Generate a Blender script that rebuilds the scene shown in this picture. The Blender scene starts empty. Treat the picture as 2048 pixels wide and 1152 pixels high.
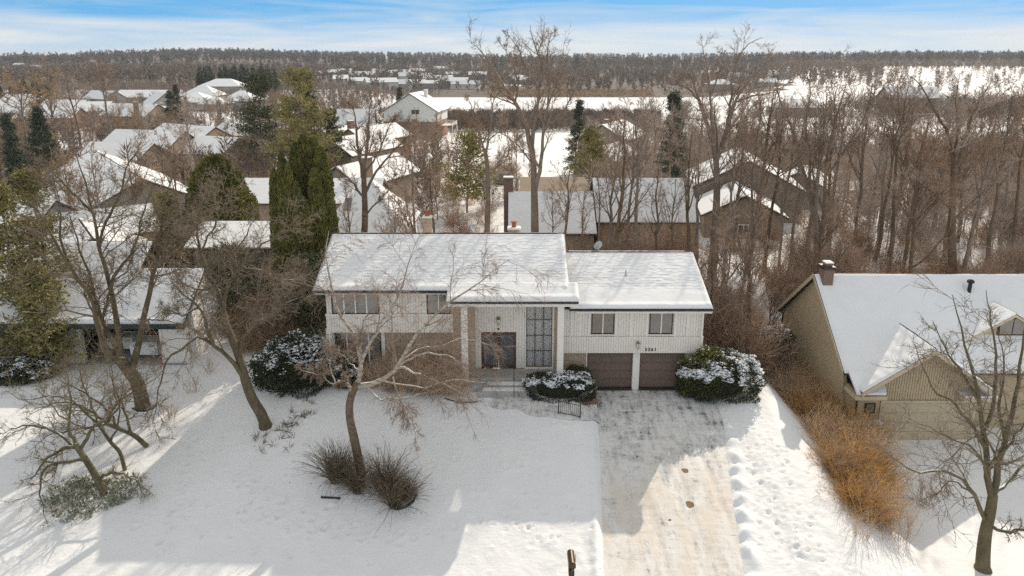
import bpy, math, random
import numpy as np
from mathutils import Vector, Matrix

S = bpy.context.scene
C = S.collection
R = math.radians
# ------------------------------------------------------------------ camera
CAM_H, PITCH, FPX, CY = 19.0, R(14.0), 1365.0, 458.0
cd = bpy.data.cameras.new('camera'); cam = bpy.data.objects.new('camera', cd); C.objects.link(cam)
cam.location = (0, 0, CAM_H); cam.rotation_euler = (R(90) - PITCH, 0, 0)
cd.sensor_width = 36.0; cd.lens = 36.0 * FPX / 2048.0; cd.shift_y = -(576 - CY) / 2048.0
cd.clip_start = 0.5; cd.clip_end = 12000
S.camera = cam
# ------------------------------------------------------------------ sun and sky
SUN_EL, SUN_AZ = R(32.0), R(30.0)          # azimuth from +Y towards +X
sun_dir = Vector((math.sin(SUN_AZ) * math.cos(SUN_EL), math.cos(SUN_AZ) * math.cos(SUN_EL), math.sin(SUN_EL)))
sd = bpy.data.lights.new('sun', 'SUN'); so = bpy.data.objects.new('sun', sd); C.objects.link(so)
sd.energy = 4.4; sd.angle = R(0.5); sd.color = (1.0, 0.89, 0.74)
so.rotation_euler = sun_dir.to_track_quat('Z', 'Y').to_euler(); so.location = (60, 100, 60)

W = bpy.data.worlds.new('World'); S.world = W; W.use_nodes = True
nt = W.node_tree; nt.nodes.clear(); N = nt.nodes.new; L = nt.links.new
out = N('ShaderNodeOutputWorld'); bg = N('ShaderNodeBackground'); bg.inputs['Strength'].default_value = 0.128
L(bg.outputs[0], out.inputs[0])
sky = N('ShaderNodeTexSky'); sky.sky_type = 'NISHITA'; sky.sun_disc = False
sky.sun_elevation = SUN_EL; sky.sun_rotation = SUN_AZ; sky.altitude = 250; sky.air_density = 1.0; sky.dust_density = 0.6; sky.ozone_density = 1.5
tc = N('ShaderNodeTexCoord'); sep = N('ShaderNodeSeparateXYZ'); L(tc.outputs['Generated'], sep.inputs[0])
def wmath(op, a, b=None, clamp=False):
    n = N('ShaderNodeMath'); n.operation = op; n.use_clamp = clamp
    for i, v in enumerate((a, b)):
        if v is None: continue
        if isinstance(v, (int, float)): n.inputs[i].default_value = v
        else: L(v, n.inputs[i])
    return n.outputs[0]
# clear blue starts low in this sky: sample the sky model at a raised elevation
zr = wmath('ADD', wmath('MULTIPLY', sep.outputs[2], 3.0), 0.05)
cmb = N('ShaderNodeCombineXYZ'); L(sep.outputs[0], cmb.inputs[0]); L(sep.outputs[1], cmb.inputs[1]); L(zr, cmb.inputs[2])
nrm = N('ShaderNodeVectorMath'); nrm.operation = 'NORMALIZE'; L(cmb.outputs[0], nrm.inputs[0]); L(nrm.outputs[0], sky.inputs[0])
# thin cloud veil: solid near the horizon, streaks of cirrus above, thick again higher up out of view
el = N('ShaderNodeMapRange'); L(sep.outputs[2], el.inputs[0])
ramp = N('ShaderNodeValToRGB'); L(sep.outputs[2], ramp.inputs[0])
cr = ramp.color_ramp; cr.elements[0].position = 0.0; cr.elements[0].color = (0.92, 0.92, 0.92, 1)
cr.elements[1].position = 0.40; cr.elements[1].color = (0.74, 0.74, 0.74, 1)
for p, v in ((0.026, 0.84), (0.042, 0.56), (0.058, 0.20), (0.080, 0.02), (0.13, 0.2), (0.22, 0.66)):
    e = cr.elements.new(p); e.color = (v, v, v, 1)
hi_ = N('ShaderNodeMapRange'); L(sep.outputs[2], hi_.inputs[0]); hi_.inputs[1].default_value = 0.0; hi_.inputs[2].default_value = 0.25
ccol = N('ShaderNodeMix'); ccol.data_type = 'RGBA'; L(hi_.outputs[0], ccol.inputs[0]); ccol.inputs[6].default_value = (6.4, 7.0, 7.4, 1); ccol.inputs[7].default_value = (7.3, 6.5, 5.45, 1)  # unseen cloud overhead, added bright and warm to lift and warm the shade
mp = N('ShaderNodeMapping'); L(tc.outputs['Generated'], mp.inputs[0]); mp.inputs['Scale'].default_value = (3.0, 3.0, 34.0)
mp.inputs['Rotation'].default_value = (0.0, R(4), 0)
cn = N('ShaderNodeTexNoise'); L(mp.outputs[0], cn.inputs[0]); cn.inputs['Scale'].default_value = 1.6; cn.inputs['Detail'].default_value = 4.5; cn.inputs['Roughness'].default_value = 0.55; cn.inputs['Distortion'].default_value = 0.5
nz = wmath('MULTIPLY', wmath('SUBTRACT', cn.outputs[0], 0.5), 1.5)
fac = wmath('ADD', ramp.outputs[0], nz, True)
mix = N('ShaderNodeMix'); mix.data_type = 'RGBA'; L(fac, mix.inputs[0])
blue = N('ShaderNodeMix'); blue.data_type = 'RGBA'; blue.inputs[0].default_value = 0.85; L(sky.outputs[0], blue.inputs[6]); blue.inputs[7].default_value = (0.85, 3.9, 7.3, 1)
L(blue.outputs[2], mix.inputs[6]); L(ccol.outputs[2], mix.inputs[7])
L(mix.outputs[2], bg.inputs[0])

W.cycles.sampling_method = 'NONE'
S.view_settings.view_transform = 'Standard'; S.view_settings.look = 'None'
S.view_settings.exposure = -0.10; S.view_settings.gamma = 1.0; S.view_settings.use_curve_mapping = False
S.cycles.max_bounces = 6; S.cycles.diffuse_bounces = 3; S.cycles.glossy_bounces = 2; S.cycles.transparent_max_bounces = 6; S.cycles.volume_bounces = 0
S.cycles.use_denoising = False; S.cycles.use_adaptive_sampling = False
rng = np.random.default_rng(7)
random.seed(7)
# ------------------------------------------------------------------ projection helpers (photo pixels at 2048x1152)
sp, cp = math.sin(PITCH), math.cos(PITCH)
def ray(x, y):
    u = (x - 1024.0) / FPX; v = (CY - y) / FPX
    return u, cp + v * sp, -sp + v * cp
def at(x, y, Y):
    d = ray(x, y); t = Y / d[1]
    return (d[0] * t, Y, CAM_H + d[2] * t)
def zat(y, Y): return at(1024, y, Y)[2]
def xat(x, y, Y): return at(x, y, Y)[0]
def px(X, Y, Z):
    fwd = Y * cp - (Z - CAM_H) * sp; up = Y * sp + (Z - CAM_H) * cp
    return 1024 + FPX * X / fwd, CY - FPX * up / fwd

def sstep(a, b, x):
    t = np.clip((np.asarray(x, float) - a) / (b - a), 0, 1); return t * t * (3 - 2 * t)
def vnoise(x, y, seed=0):
    x = np.asarray(x, float); y = np.asarray(y, float)
    ix = np.floor(x).astype(np.int64); iy = np.floor(y).astype(np.int64)
    fx = x - ix; fy = y - iy; fx = fx * fx * (3 - 2 * fx); fy = fy * fy * (3 - 2 * fy)
    def h(a, b):
        n = (a * 374761393 + b * 668265263 + seed * 1442695041) & 0xffffffff
        n = ((n ^ (n >> 13)) * 1274126177) & 0xffffffff
        return ((n ^ (n >> 16)) & 0xffff) / 65535.0
    return (h(ix, iy) * (1 - fx) + h(ix + 1, iy) * fx) * (1 - fy) + (h(ix, iy + 1) * (1 - fx) + h(ix + 1, iy + 1) * fx) * fy
def fbm(x, y, seed=0, o=4):
    s = 0; a = 0.5
    for k in range(o):
        s = s + a * (vnoise(np.asarray(x) * 2 ** k, np.asarray(y) * 2 ** k, seed + k * 17) - 0.5); a *= 0.5
    return s

# ------------------------------------------------------------------ terrain height
YM = [-80, 15, 21, 24, 30, 36, 40, 55, 80, 110, 200, 275, 300, 490, 520, 600, 900, 1400, 2200, 5000]
ZM = [-4, -3.0, -2.35, -2.0, -1.05, -.08, 0, -.2, -.6, -1, -3.2, -6.8, -8.3, -8.3, -7.4, -6.5, -4, 3, 14, 18]
YRT = [-80, 15, 21, 24, 30, 36, 40, 55, 80, 110, 150, 195, 215, 283, 300, 330, 500, 700, 950, 1400, 2200, 5000]
ZR_ = [-4, -3.0, -2.35, -2.0, -1.05, -.08, 0, -.2, -1, -2.5, -5, -7.6, -8.3, -8.3, -7.8, -7, -2.7, 1, 5, 9, 16, 18]
def driveway_edges(Y):
    l = np.interp(Y, [10, 23, 35, 40], [3.0, 3.76, 4.9, 5.0]); r = np.interp(Y, [10, 22, 30, 34, 40], [7.9, 9.25, 10.75, 11.6, 11.7])
    return l, r
def hz(X, Y):
    X = np.asarray(X, float); Y = np.asarray(Y, float)
    m = np.interp(Y, YM, ZM); r = np.interp(Y, YRT, ZR_)
    a = sstep(0.27, 0.40, X / np.maximum(Y, 30)) * sstep(60, 120, Y)
    z = m * (1 - a) + r * a
    # the left wood and houses stand above the lake
    b = sstep(-0.12, -0.24, X / np.maximum(Y, 30)) * sstep(150, 260, Y)
    z = z * (1 - b) + np.maximum(z, np.interp(Y, [150, 260, 500, 900, 1400, 2200], [-2, -2.5, -2.5, 0, 5, 16])) * b
    # front lawn stands above the drive near the entrance
    lawn = 0.75 * sstep(4.9, 3.3, X) * sstep(23, 34.5, Y) * sstep(60, 44, Y) * sstep(-20, -11, X)
    z = z + lawn
    z = z + 0.14 * sstep(11.9, 13.0, X) * sstep(70, 50, Y)
    wn = sstep(14.3, 19.0, X) * sstep(16, 24, Y) * sstep(58, 49, Y) * sstep(70, 55, X); z = z * (1 - wn) - 3.0 * wn
    q_ = X / np.maximum(Y, 30); z = z + sstep(1050, 1600, Y) * (34 * fbm(X / 420, Y / 420, 77, 3) - 3 + 15 * np.exp(-((q_ + .44) / .17) ** 2) + 9 * np.exp(-((q_ - .66) / .22) ** 2))
    z = z + fbm(X / 9.0, Y / 9.0, 3, 3) * 0.25 * sstep(14, 20, np.hypot(X - 5, (Y - 30) * .7)) * sstep(900, 60, Y)
    l, rr = driveway_edges(Y)
    dr = sstep(l - .25, l + .1, X) * sstep(rr + .3, rr - .15, X) * sstep(38.5, 37.6, Y) 
    z = z * (1 - dr) + (-0.10 + np.interp(Y, YM, ZM)) * dr
    return z
def hz1(x, y): return float(hz(np.array([x]), np.array([y]))[0])
def gnd(x, y, dz=0.0):
    d = ray(x, y); lo, hi = 8.0, 8.0
    while hi < 4000:
        z = CAM_H + d[2] * hi / d[1]
        if z < hz1(d[0] * hi / d[1], hi) + dz: break
        lo = hi; hi *= 1.08
    for _ in range(30):
        m = (lo + hi) / 2
        if CAM_H + d[2] * m / d[1] < hz1(d[0] * m / d[1], m) + dz: hi = m
        else: lo = m
    m = (lo + hi) / 2
    return (d[0] * m / d[1], m, hz1(d[0] * m / d[1], m) + dz)

# ------------------------------------------------------------------ materials
MATS = {}
def newmat(name):
    m = bpy.data.materials.new(name); m.use_nodes = True; t = m.node_tree; t.nodes.clear()
    o = t.nodes.new('ShaderNodeOutputMaterial'); b = t.nodes.new('ShaderNodeBsdfPrincipled'); t.links.new(b.outputs[0], o.inputs[0])
    MATS[name] = m
    return m, t, b
def node(t, typ, inp=None, **kw):
    n = t.nodes.new(typ)
    for k, v in kw.items(): setattr(n, k, v)
    for k, v in (inp or {}).items():
        if isinstance(v, bpy.types.NodeSocket): t.links.new(v, n.inputs[k])
        else: n.inputs[k].default_value = v
    return n
def c4(c): return (c[0], c[1], c[2], 1)
def noise_fac(t, scale, detail=4, rough=.6, vec=None, stretch=None):
    if vec is None: vec = node(t, 'ShaderNodeNewGeometry').outputs['Position']
    if stretch: vec = node(t, 'ShaderNodeMapping', {'Vector': vec, 'Scale': stretch}).outputs[0]
    return node(t, 'ShaderNodeTexNoise', {'Vector': vec, 'Scale': scale, 'Detail': detail, 'Roughness': rough}).outputs[0]
def ramp_(t, fac, stops):
    n = t.nodes.new('ShaderNodeValToRGB'); t.links.new(fac, n.inputs[0]); e = n.color_ramp.elements
    rgb = lambda c: c4(c) if hasattr(c, '__len__') else (c, c, c, 1)
    e[0].position, e[1].position = stops[0][0], stops[-1][0]; e[0].color, e[1].color = rgb(stops[0][1]), rgb(stops[-1][1])
    for p, c in stops[1:-1]: q = e.new(p); q.color = rgb(c)
    return n.outputs[0]
def simple(name, c1, c2=None, scale=6.0, rough=.8, bump=0.0, bscale=30.0, stretch=None, metal=0, spec=.3, snow=None, rand=0):
    """two-tone noise material; snow = (threshold on the upward normal) lays snow on top faces"""
    m, t, b = newmat(name)
    c2 = c2 or tuple(v * .8 for v in c1)
    col = ramp_(t, noise_fac(t, scale, 5, .65, stretch=stretch), [(.32, c2), (.68, c1)])
    if rand:
        rn = node(t, 'ShaderNodeMapRange', {0: node(t, 'ShaderNodeObjectInfo').outputs['Random'], 3: 1 - rand, 4: 1 + rand}).outputs[0]
        hs_ = node(t, 'ShaderNodeHueSaturation', {'Saturation': node(t, 'ShaderNodeMath', {0: 1.9, 1: rn}, operation='SUBTRACT').outputs[0], 'Value': rn, 'Color': col}); col = hs_.outputs[0]
    if snow is not None:
        g = node(t, 'ShaderNodeNewGeometry'); z = node(t, 'ShaderNodeSeparateXYZ', {0: g.outputs['Normal']}).outputs[2]
        nz = node(t, 'ShaderNodeMath', {0: noise_fac(t, 2.2, 3), 1: snow[1]}, operation='MULTIPLY').outputs[0]
        sm = node(t, 'ShaderNodeMath', {0: z, 1: nz}, operation='ADD').outputs[0]
        f = node(t, 'ShaderNodeMapRange', {0: sm, 1: snow[0], 2: snow[0] + .12}).outputs[0]
        col = node(t, 'ShaderNodeMix', {0: f, 6: col, 7: (.84, .85, .87, 1)}, data_type='RGBA').outputs[2]
    t.links.new(col, b.inputs['Base Color'])
    b.inputs['Roughness'].default_value = rough; b.inputs['Metallic'].default_value = metal
    b.inputs['Specular IOR Level'].default_value = spec
    if bump:
        bn = node(t, 'ShaderNodeBump', {'Strength': bump, 'Distance': .03, 'Height': noise_fac(t, bscale, 4, stretch=stretch)})
        t.links.new(bn.outputs[0], b.inputs['Normal'])
    return m

# snow ground
m, t, b = newmat('snow')
col = ramp_(t, noise_fac(t, .6, 5, .6), [(.3, (.83, .825, .82)), (.7, (.87, .865, .86))])
vo = node(t, 'ShaderNodeTexVoronoi', {'Vector': node(t, 'ShaderNodeNewGeometry').outputs['Position'], 'Scale': 1.7, 'Randomness': 1.0})
sz = node(t, 'ShaderNodeMapRange', {0: noise_fac(t, .23, 3), 1: .42, 2: .72, 3: 0.0, 4: .085}).outputs[0]
sp_ = node(t, 'ShaderNodeMath', {0: vo.outputs['Distance'], 1: sz}, operation='LESS_THAN').outputs[0]
col = node(t, 'ShaderNodeMix', {0: sp_, 6: col, 7: (.10, .075, .05, 1)}, data_type='RGBA').outputs[2]
t.links.new(col, b.inputs['Base Color']); b.inputs['Roughness'].default_value = .75; b.inputs['Specular IOR Level'].default_value = .15
h = node(t, 'ShaderNodeMath', {0: noise_fac(t, 1.5, 3, .6), 1: node(t, 'ShaderNodeMath', {0: noise_fac(t, 5.5, 2, .5, stretch=(.7, 1.5, 1)), 1: .30}, operation='MULTIPLY').outputs[0]}, operation='ADD').outputs[0]
bn = node(t, 'ShaderNodeBump', {'Strength': .5, 'Distance': .10, 'Height': h}); t.links.new(bn.outputs[0], b.inputs['Normal'])
# snow on roofs (clean, fine grain)
def roofsnow(name, shingle):
    m, t, b = newmat(name)
    col = ramp_(t, noise_fac(t, .7, 4), [(.3, (.82, .82, .82)), (.7, (.87, .87, .87))])
    if shingle:
        pos = node(t, 'ShaderNodeNewGeometry').outputs['Position']
        thin = ramp_(t, noise_fac(t, 3.2, 6, .75, stretch=(1, 2.5, 2.5)), [(.50, 0.0), (.66, 1.0)])
        at_ = node(t, 'ShaderNodeAttribute', attribute_name='thin')
        f = node(t, 'ShaderNodeMath', {0: thin, 1: at_.outputs['Fac']}, operation='MULTIPLY').outputs[0]
        col = node(t, 'ShaderNodeMix', {0: f, 6: col, 7: (.42, .40, .385, 1)}, data_type='RGBA').outputs[2]
    t.links.new(col, b.inputs['Base Color']); b.inputs['Roughness'].default_value = .75; b.inputs['Specular IOR Level'].default_value = .12
    bn = node(t, 'ShaderNodeBump', {'Strength': .35, 'Distance': .05, 'Height': noise_fac(t, 3, 3, .5)}); t.links.new(bn.outputs[0], b.inputs['Normal'])
roofsnow('roof_snow', False); roofsnow('shingle_snow', True)
MELT = [(gnd(1370, 944)[0], gnd(1370, 944)[1], .17), (gnd(1379, 1011)[0], gnd(1379, 1011)[1], .20), (gnd(1339, 1043)[0], gnd(1339, 1043)[1], .05)]
# driveway: thin packed snow scraped over dark paving
m, t, b = newmat('driveway')
pos = node(t, 'ShaderNodeNewGeometry').outputs['Position']
sx = node(t, 'ShaderNodeSeparateXYZ', {0: pos})
streak = noise_fac(t, 3.2, 7, .75, stretch=(1.0, .17, 1)); blot = noise_fac(t, .8, 8, .78); cross = noise_fac(t, 2.2, 6, .75, stretch=(.34, 1.7, 1)); fine = noise_fac(t, 11, 4, .7, stretch=(1, .45, 1))
grad = node(t, 'ShaderNodeMapRange', {0: sx.outputs[1], 1: 37.0, 2: 29.0, 3: -.245, 4: -.18}).outputs[0]
def add_(a_, b_, k): return node(t, 'ShaderNodeMath', {0: node(t, 'ShaderNodeMath', {0: b_, 1: k}, operation='MULTIPLY').outputs[0], 1: a_}, operation='ADD').outputs[0]
f = add_(add_(add_(add_(grad, streak, .52), blot, .46), cross, .38), fine, .24)
col = ramp_(t, f, [(.42, (.07, .07, .07)), (.475, (.24, .235, .23)), (.515, (.50, .49, .48)), (.56, (.60, .59, .57)), (.64, (.78, .765, .74))])
sand = node(t, 'ShaderNodeMapRange', {0: sx.outputs[1], 1: 34.0, 2: 29.0, 3: 0.0, 4: 1.0}).outputs[0]
tan = ramp_(t, noise_fac(t, 1.4, 6, .7, stretch=(1.0, .14, 1)), [(.40, 0.0), (.60, .75)])
col = node(t, 'ShaderNodeMix', {0: node(t, 'ShaderNodeMath', {0: sand, 1: tan}, operation='MULTIPLY').outputs[0], 6: col, 7: (.71, .625, .525, 1)}, data_type='RGBA').outputs[2]
scr = ramp_(t, noise_fac(t, 4.0, 5, .7, stretch=(.30, 3.2, 1)), [(.645, 0.0), (.70, .75)])
col = node(t, 'ShaderNodeMix', {0: scr, 6: col, 7: (.16, .14, .12, 1)}, data_type='RGBA').outputs[2]
for mx_, my_, mr_ in MELT:
    dv_ = node(t, 'ShaderNodeVectorMath', {0: node(t, 'ShaderNodeMath', {0: 1.0, 1: 1.0}).outputs[0], 1: (0, 0, 0)}, operation='ADD') if False else None
    dd_ = node(t, 'ShaderNodeVectorMath', {0: node(t, 'ShaderNodeVectorMath', {0: pos, 1: (1, 1, 0)}, operation='MULTIPLY').outputs[0], 1: (mx_, my_, 0)}, operation='DISTANCE').outputs['Value']
    ds_ = node(t, 'ShaderNodeMath', {0: dd_, 1: node(t, 'ShaderNodeMath', {0: noise_fac(t, 5, 3), 1: .25}, operation='MULTIPLY').outputs[0]}, operation='ADD').outputs[0]
    col = node(t, 'ShaderNodeMix', {0: node(t, 'ShaderNodeMath', {0: ds_, 1: mr_ + .12}, operation='LESS_THAN').outputs[0], 6: col, 7: (.20, .14, .085, 1)}, data_type='RGBA').outputs[2]
t.links.new(col, b.inputs['Base Color']); b.inputs['Roughness'].default_value = .7; b.inputs['Specular IOR Level'].default_value = .2
hb_ = add_(f, scr, -.15)
bn = node(t, 'ShaderNodeBump', {'Strength': .7, 'Distance': .07, 'Height': hb_}); t.links.new(bn.outputs[0], b.inputs['Normal'])
# brick
def brickmat(name, c1, c2, mort):
    m, t, b = newmat(name)
    g = node(t, 'ShaderNodeNewGeometry'); s = node(t, 'ShaderNodeSeparateXYZ', {0: g.outputs['Position']})
    xy = node(t, 'ShaderNodeMath', {0: s.outputs[0], 1: s.outputs[1]}, operation='ADD').outputs[0]
    v = node(t, 'ShaderNodeCombineXYZ', {0: xy, 1: s.outputs[2], 2: 0.0}).outputs[0]
    br = node(t, 'ShaderNodeTexBrick', {'Vector': v, 'Color1': c4(c1), 'Color2': c4(c2), 'Mortar': c4(mort), 'Scale': 1.0, 'Mortar Size': .012, 'Brick Width': .22, 'Row Height': .075, 'Bias': 0.1})
    col = node(t, 'ShaderNodeMix', {0: .5, 6: br.outputs[0], 7: ramp_(t, noise_fac(t, 5, 4), [(.3, c2), (.7, c1)])}, data_type='RGBA').outputs[2]
    t.links.new(col, b.inputs['Base Color']); b.inputs['Roughness'].default_value = .9
    bn = node(t, 'ShaderNodeBump', {'Strength': .6, 'Distance': .01, 'Height': br.outputs[1]}, invert=True); t.links.new(bn.outputs[0], b.inputs['Normal'])
brickmat('tan_brick', (.58, .43, .30), (.31, .21, .14), (.56, .50, .43))
brickmat('red_brick', (.30, .15, .10), (.20, .10, .07), (.34, .29, .25))
brickmat('brown_brick', (.24, .15, .10), (.17, .11, .08), (.28, .24, .20))
simple('white_siding', (0.82, 0.765, 0.7), (0.77, 0.715, 0.65), 1.2, .75, .15, 20)
simple('white_trim', (0.84, 0.8, 0.75), (0.8, 0.755, 0.7), 1.5, .6)
simple('tan_siding', (0.55, 0.44, 0.29), (0.49, 0.39, 0.255), 1.0, .8, .15, 20)
simple('tan_trim', (0.6, 0.49, 0.34), (0.55, 0.45, 0.31), 1.5, .7)
simple('tan_door', (0.56, 0.46, 0.32), (0.52, 0.43, 0.3), 1.0, .65)
simple('brown_siding', (0.34, 0.28, 0.22), (0.28, 0.23, 0.18), .8, .85)
simple('ochre_siding', (0.38, 0.28, 0.17), (0.32, 0.23, 0.14), .8, .85)
simple('grey_siding', (.36, .35, .34), (.31, .30, .29), .8, .85)
simple('cream_siding', (.70, .70, .66), (.66, .66, .62), .8, .8)
simple('garage_brown', (0.185, 0.13, 0.102), (0.16, 0.112, 0.09), 2.0, .6, .1, 40)
simple('door_brown', (0.095, 0.05, 0.037), (0.075, 0.04, 0.03), 2.0, .5)
simple('dark_frame', (.055, .04, .032), (.045, .033, .027), 3, .5)
simple('dark_shingle', (.075, .06, .055), (.05, .04, .038), 4, .9, .4, 25)
simple('gutter_brown', (.05, .04, .036), (.04, .03, .028), 3, .5)
simple('gutter_green', (.03, .045, .04), (.025, .035, .032), 3, .5)
simple('brown_roof', (.25, .195, .145), (.20, .155, .115), .7, .95)
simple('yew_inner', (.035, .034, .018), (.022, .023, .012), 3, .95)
simple('concrete', (.46, .44, .41), (.36, .345, .32), 2.5, .9, .3, 30)
simple('iron', (.015, .015, .016), (.02, .02, .02), 5, .5)
simple('retaining_brick', (0.3, 0.18, 0.13), (0.2, 0.12, 0.09), 5, .9, .4, 30)
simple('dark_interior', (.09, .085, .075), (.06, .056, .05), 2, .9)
simple('curtain', (0.88, 0.86, 0.83), (0.74, 0.72, 0.69), 9, .9, stretch=(1, 1, .02))
simple('brass', (.45, .32, .14), (.34, .24, .10), 6, .4, metal=.7)
simple('bronze', (0.1, 0.07, 0.04), (0.07, 0.05, 0.03), 6, .35, metal=.6)
simple('dish_grey', (.48, .49, .50), (.42, .43, .44), 5, .6)
simple('clay', (.42, .14, .07), (.32, .10, .05), 6, .8)
simple('car_white', (.78, .77, .75), (.74, .73, .71), 1, .3, spec=.5)
simple('car_grey', (.10, .11, .12), (.09, .095, .10), 1, .3, spec=.5)
simple('tyre', (.02, .02, .02), (.03, .03, .03), 10, .9)
simple('rim_metal', (.45, .45, .46), (.35, .35, .36), 6, .4, metal=.6)
simple('lamp_red', (.4, .02, .015), (.35, .015, .01), 2, .3)
simple('flag_red', (.85, .10, .07), (.75, .08, .05), 5, .7)
simple('reed', (0.52, 0.4, 0.27), (0.38, 0.28, 0.19), .2, .95)
simple('woods_floor', (0.185, 0.15, 0.125), (0.115, 0.093, 0.078), .15, .95)
m, t, b = newmat('glass_dark')
b.inputs['Base Color'].default_value = (.05, .042, .036, 1); b.inputs['Roughness'].default_value = .03; b.inputs['IOR'].default_value = 2.3; b.inputs['Specular IOR Level'].default_value = .5
bn = node(t, 'ShaderNodeBump', {'Strength': .03, 'Distance': .05, 'Height': noise_fac(t, 1.2, 2)}); t.links.new(bn.outputs[0], b.inputs['Normal'])
m, t, b = newmat('glass_clear')
b.inputs['Base Color'].default_value = (.9, .92, .92, 1); b.inputs['Roughness'].default_value = .03; b.inputs['Specular IOR Level'].default_value = 1.0; b.inputs['Alpha'].default_value = .14
b.inputs['Base Color'].default_value = (.10, .11, .11, 1)
m, t, b = newmat('screen_mesh')
b.inputs['Base Color'].default_value = (.085, .085, .092, 1); b.inputs['Roughness'].default_value = .55
# bark and foliage
simple('birch_bark', (0.6, 0.52, 0.42), (0.17, 0.13, 0.1), 3.5, .85, .4, 20, stretch=(1, 1, 2.4), snow=(1.08, .5))
simple('birch_twig', (0.36, 0.265, 0.2), (0.21, 0.155, 0.118), 2.0, .85)
simple('maple_bark', (0.185, 0.145, 0.088), (0.085, 0.066, 0.044), 4, .95, .6, 18, stretch=(1, 1, .35), snow=(1.05, .5))
simple('maple_twig', (0.29, 0.222, 0.15), (0.17, 0.128, 0.086), 1.5, .9, rand=.15)
simple('olive_bark', (0.18, 0.15, 0.088), (0.088, 0.072, 0.044), 3, .95, .5, 20, stretch=(1, 1, .4), snow=(1.12, .5))
simple('olive_twig', (0.28, 0.225, 0.14), (0.16, 0.128, 0.08), 1.2, .9)
simple('forest_bark', (0.26, 0.195, 0.14), (0.145, 0.108, 0.08), 1.5, .95, rand=.35)
simple('forest_twig', (0.41, 0.285, 0.2), (0.25, 0.172, 0.12), .6, .95, rand=.28)
simple('vine_twig', (0.44, 0.285, 0.195), (0.27, 0.18, 0.122), .7, .95, rand=.25)
simple('far_twig', (0.26, 0.2, 0.163), (0.135, 0.107, 0.09), .05, .95)
simple('ridge_twig', (0.105, 0.09, 0.087), (0.048, 0.043, 0.044), .02, .95)
simple('birch_trunk', (.22, .16, .11), (.10, .072, .05), 3.5, .9, .5, 20, stretch=(1, 1, 2.0), snow=(1.05, .5))
simple('willow_twig', (0.42, 0.29, 0.17), (0.29, 0.2, 0.12), .4, .95)
simple('arborvitae', (0.27, 0.245, 0.065), (0.1, 0.11, 0.035), 1.6, .8)
simple('arborvitae_brown', (0.13, 0.09, 0.035), (0.07, 0.055, 0.02), 2.5, .8)
simple('pine_needle', (0.14, 0.145, 0.075), (0.065, 0.08, 0.042), .8, .8)
simple('pine_yellow', (0.4, 0.33, 0.12), (0.2, 0.19, 0.08), .6, .8)
simple('cedar_green', (0.36, 0.3, 0.11), (0.16, 0.15, 0.055), .9, .8)
simple('spruce_green', (0.11, 0.13, 0.085), (0.06, 0.075, 0.05), .8, .8)
simple('yew_green', (0.075, 0.085, 0.042), (0.035, 0.045, 0.024), 2.5, .8)
simple('yew_gold', (.20, .19, .025), (.09, .10, .02), 2.5, .7)
simple('snow_tuft', (.86, .87, .88), (.82, .83, .85), 3, .8)
simple('brush_orange', (0.86, 0.53, 0.22), (0.5, 0.29, 0.12), .7, .9, rand=.22)
simple('brush_brown', (0.66, 0.45, 0.27), (0.4, 0.265, 0.16), .8, .9, rand=.22)
simple('grass_dry', (0.26, 0.2, 0.13), (0.13, 0.1, 0.07), 2.5, .95)
simple('ground_cover_green', (0.4, 0.42, 0.33), (0.2, 0.22, 0.15), 2, .9)
# ------------------------------------------------------------------ objects
def mesh_np(name, V, quads=None, tris=None, smooth=False):
    V = np.asarray(V, np.float32).reshape(-1, 3)
    q = np.asarray(quads, np.int32).reshape(-1, 4) if quads is not None and len(quads) else np.zeros((0, 4), np.int32)
    t = np.asarray(tris, np.int32).reshape(-1, 3) if tris is not None and len(tris) else np.zeros((0, 3), np.int32)
    me = bpy.data.meshes.new(name)
    me.vertices.add(len(V)); me.vertices.foreach_set('co', V.ravel())
    me.loops.add(q.size + t.size); me.loops.foreach_set('vertex_index', np.concatenate([q.ravel(), t.ravel()]))
    me.polygons.add(len(q) + len(t))
    ls = np.concatenate([np.arange(len(q)) * 4, q.size + np.arange(len(t)) * 3]).astype(np.int32)
    me.polygons.foreach_set('loop_start', ls)
    if smooth: me.polygons.foreach_set('use_smooth', np.ones(len(ls), bool))
    me.update(calc_edges=True)
    return me
def link(name, me, mat=None, parent=None, kind=None, label=None, loc=None):
    o = bpy.data.objects.new(name, me); C.objects.link(o)
    if mat and not me.materials: me.materials.append(MATS[mat])
    if parent is not None: o.parent = parent
    if kind: o['kind'] = kind
    if label: o['label'] = label
    if loc is not None: o.location = loc
    return o
def tag(o, label, cat, group=None):
    o['label'] = label; o['category'] = cat
    if group: o['group'] = group
    return o
def thing(name, label, cat, loc=(0, 0, 0), rz=0.0, group=None):
    o = bpy.data.objects.new(name, None); C.objects.link(o); o.empty_display_size = .3
    o.location = loc; o.rotation_euler = (0, 0, rz)
    return tag(o, label, cat, group)
KIDS = {}
def dup(root, loc, rz=0.0, sc=1.0, label=None, group=None, levels=2):
    r = root.copy(); C.objects.link(r); r.location = loc; r.rotation_euler = (0, 0, rz); r.scale = (sc, sc, sc) if not hasattr(sc, '__len__') else sc
    if label: r['label'] = label
    if group: r['group'] = group
    for ch in root.children:
        c = ch.copy(); C.objects.link(c); c.parent = r
        for g in ch.children:
            d = g.copy(); C.objects.link(d); d.parent = c
    return r

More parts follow.
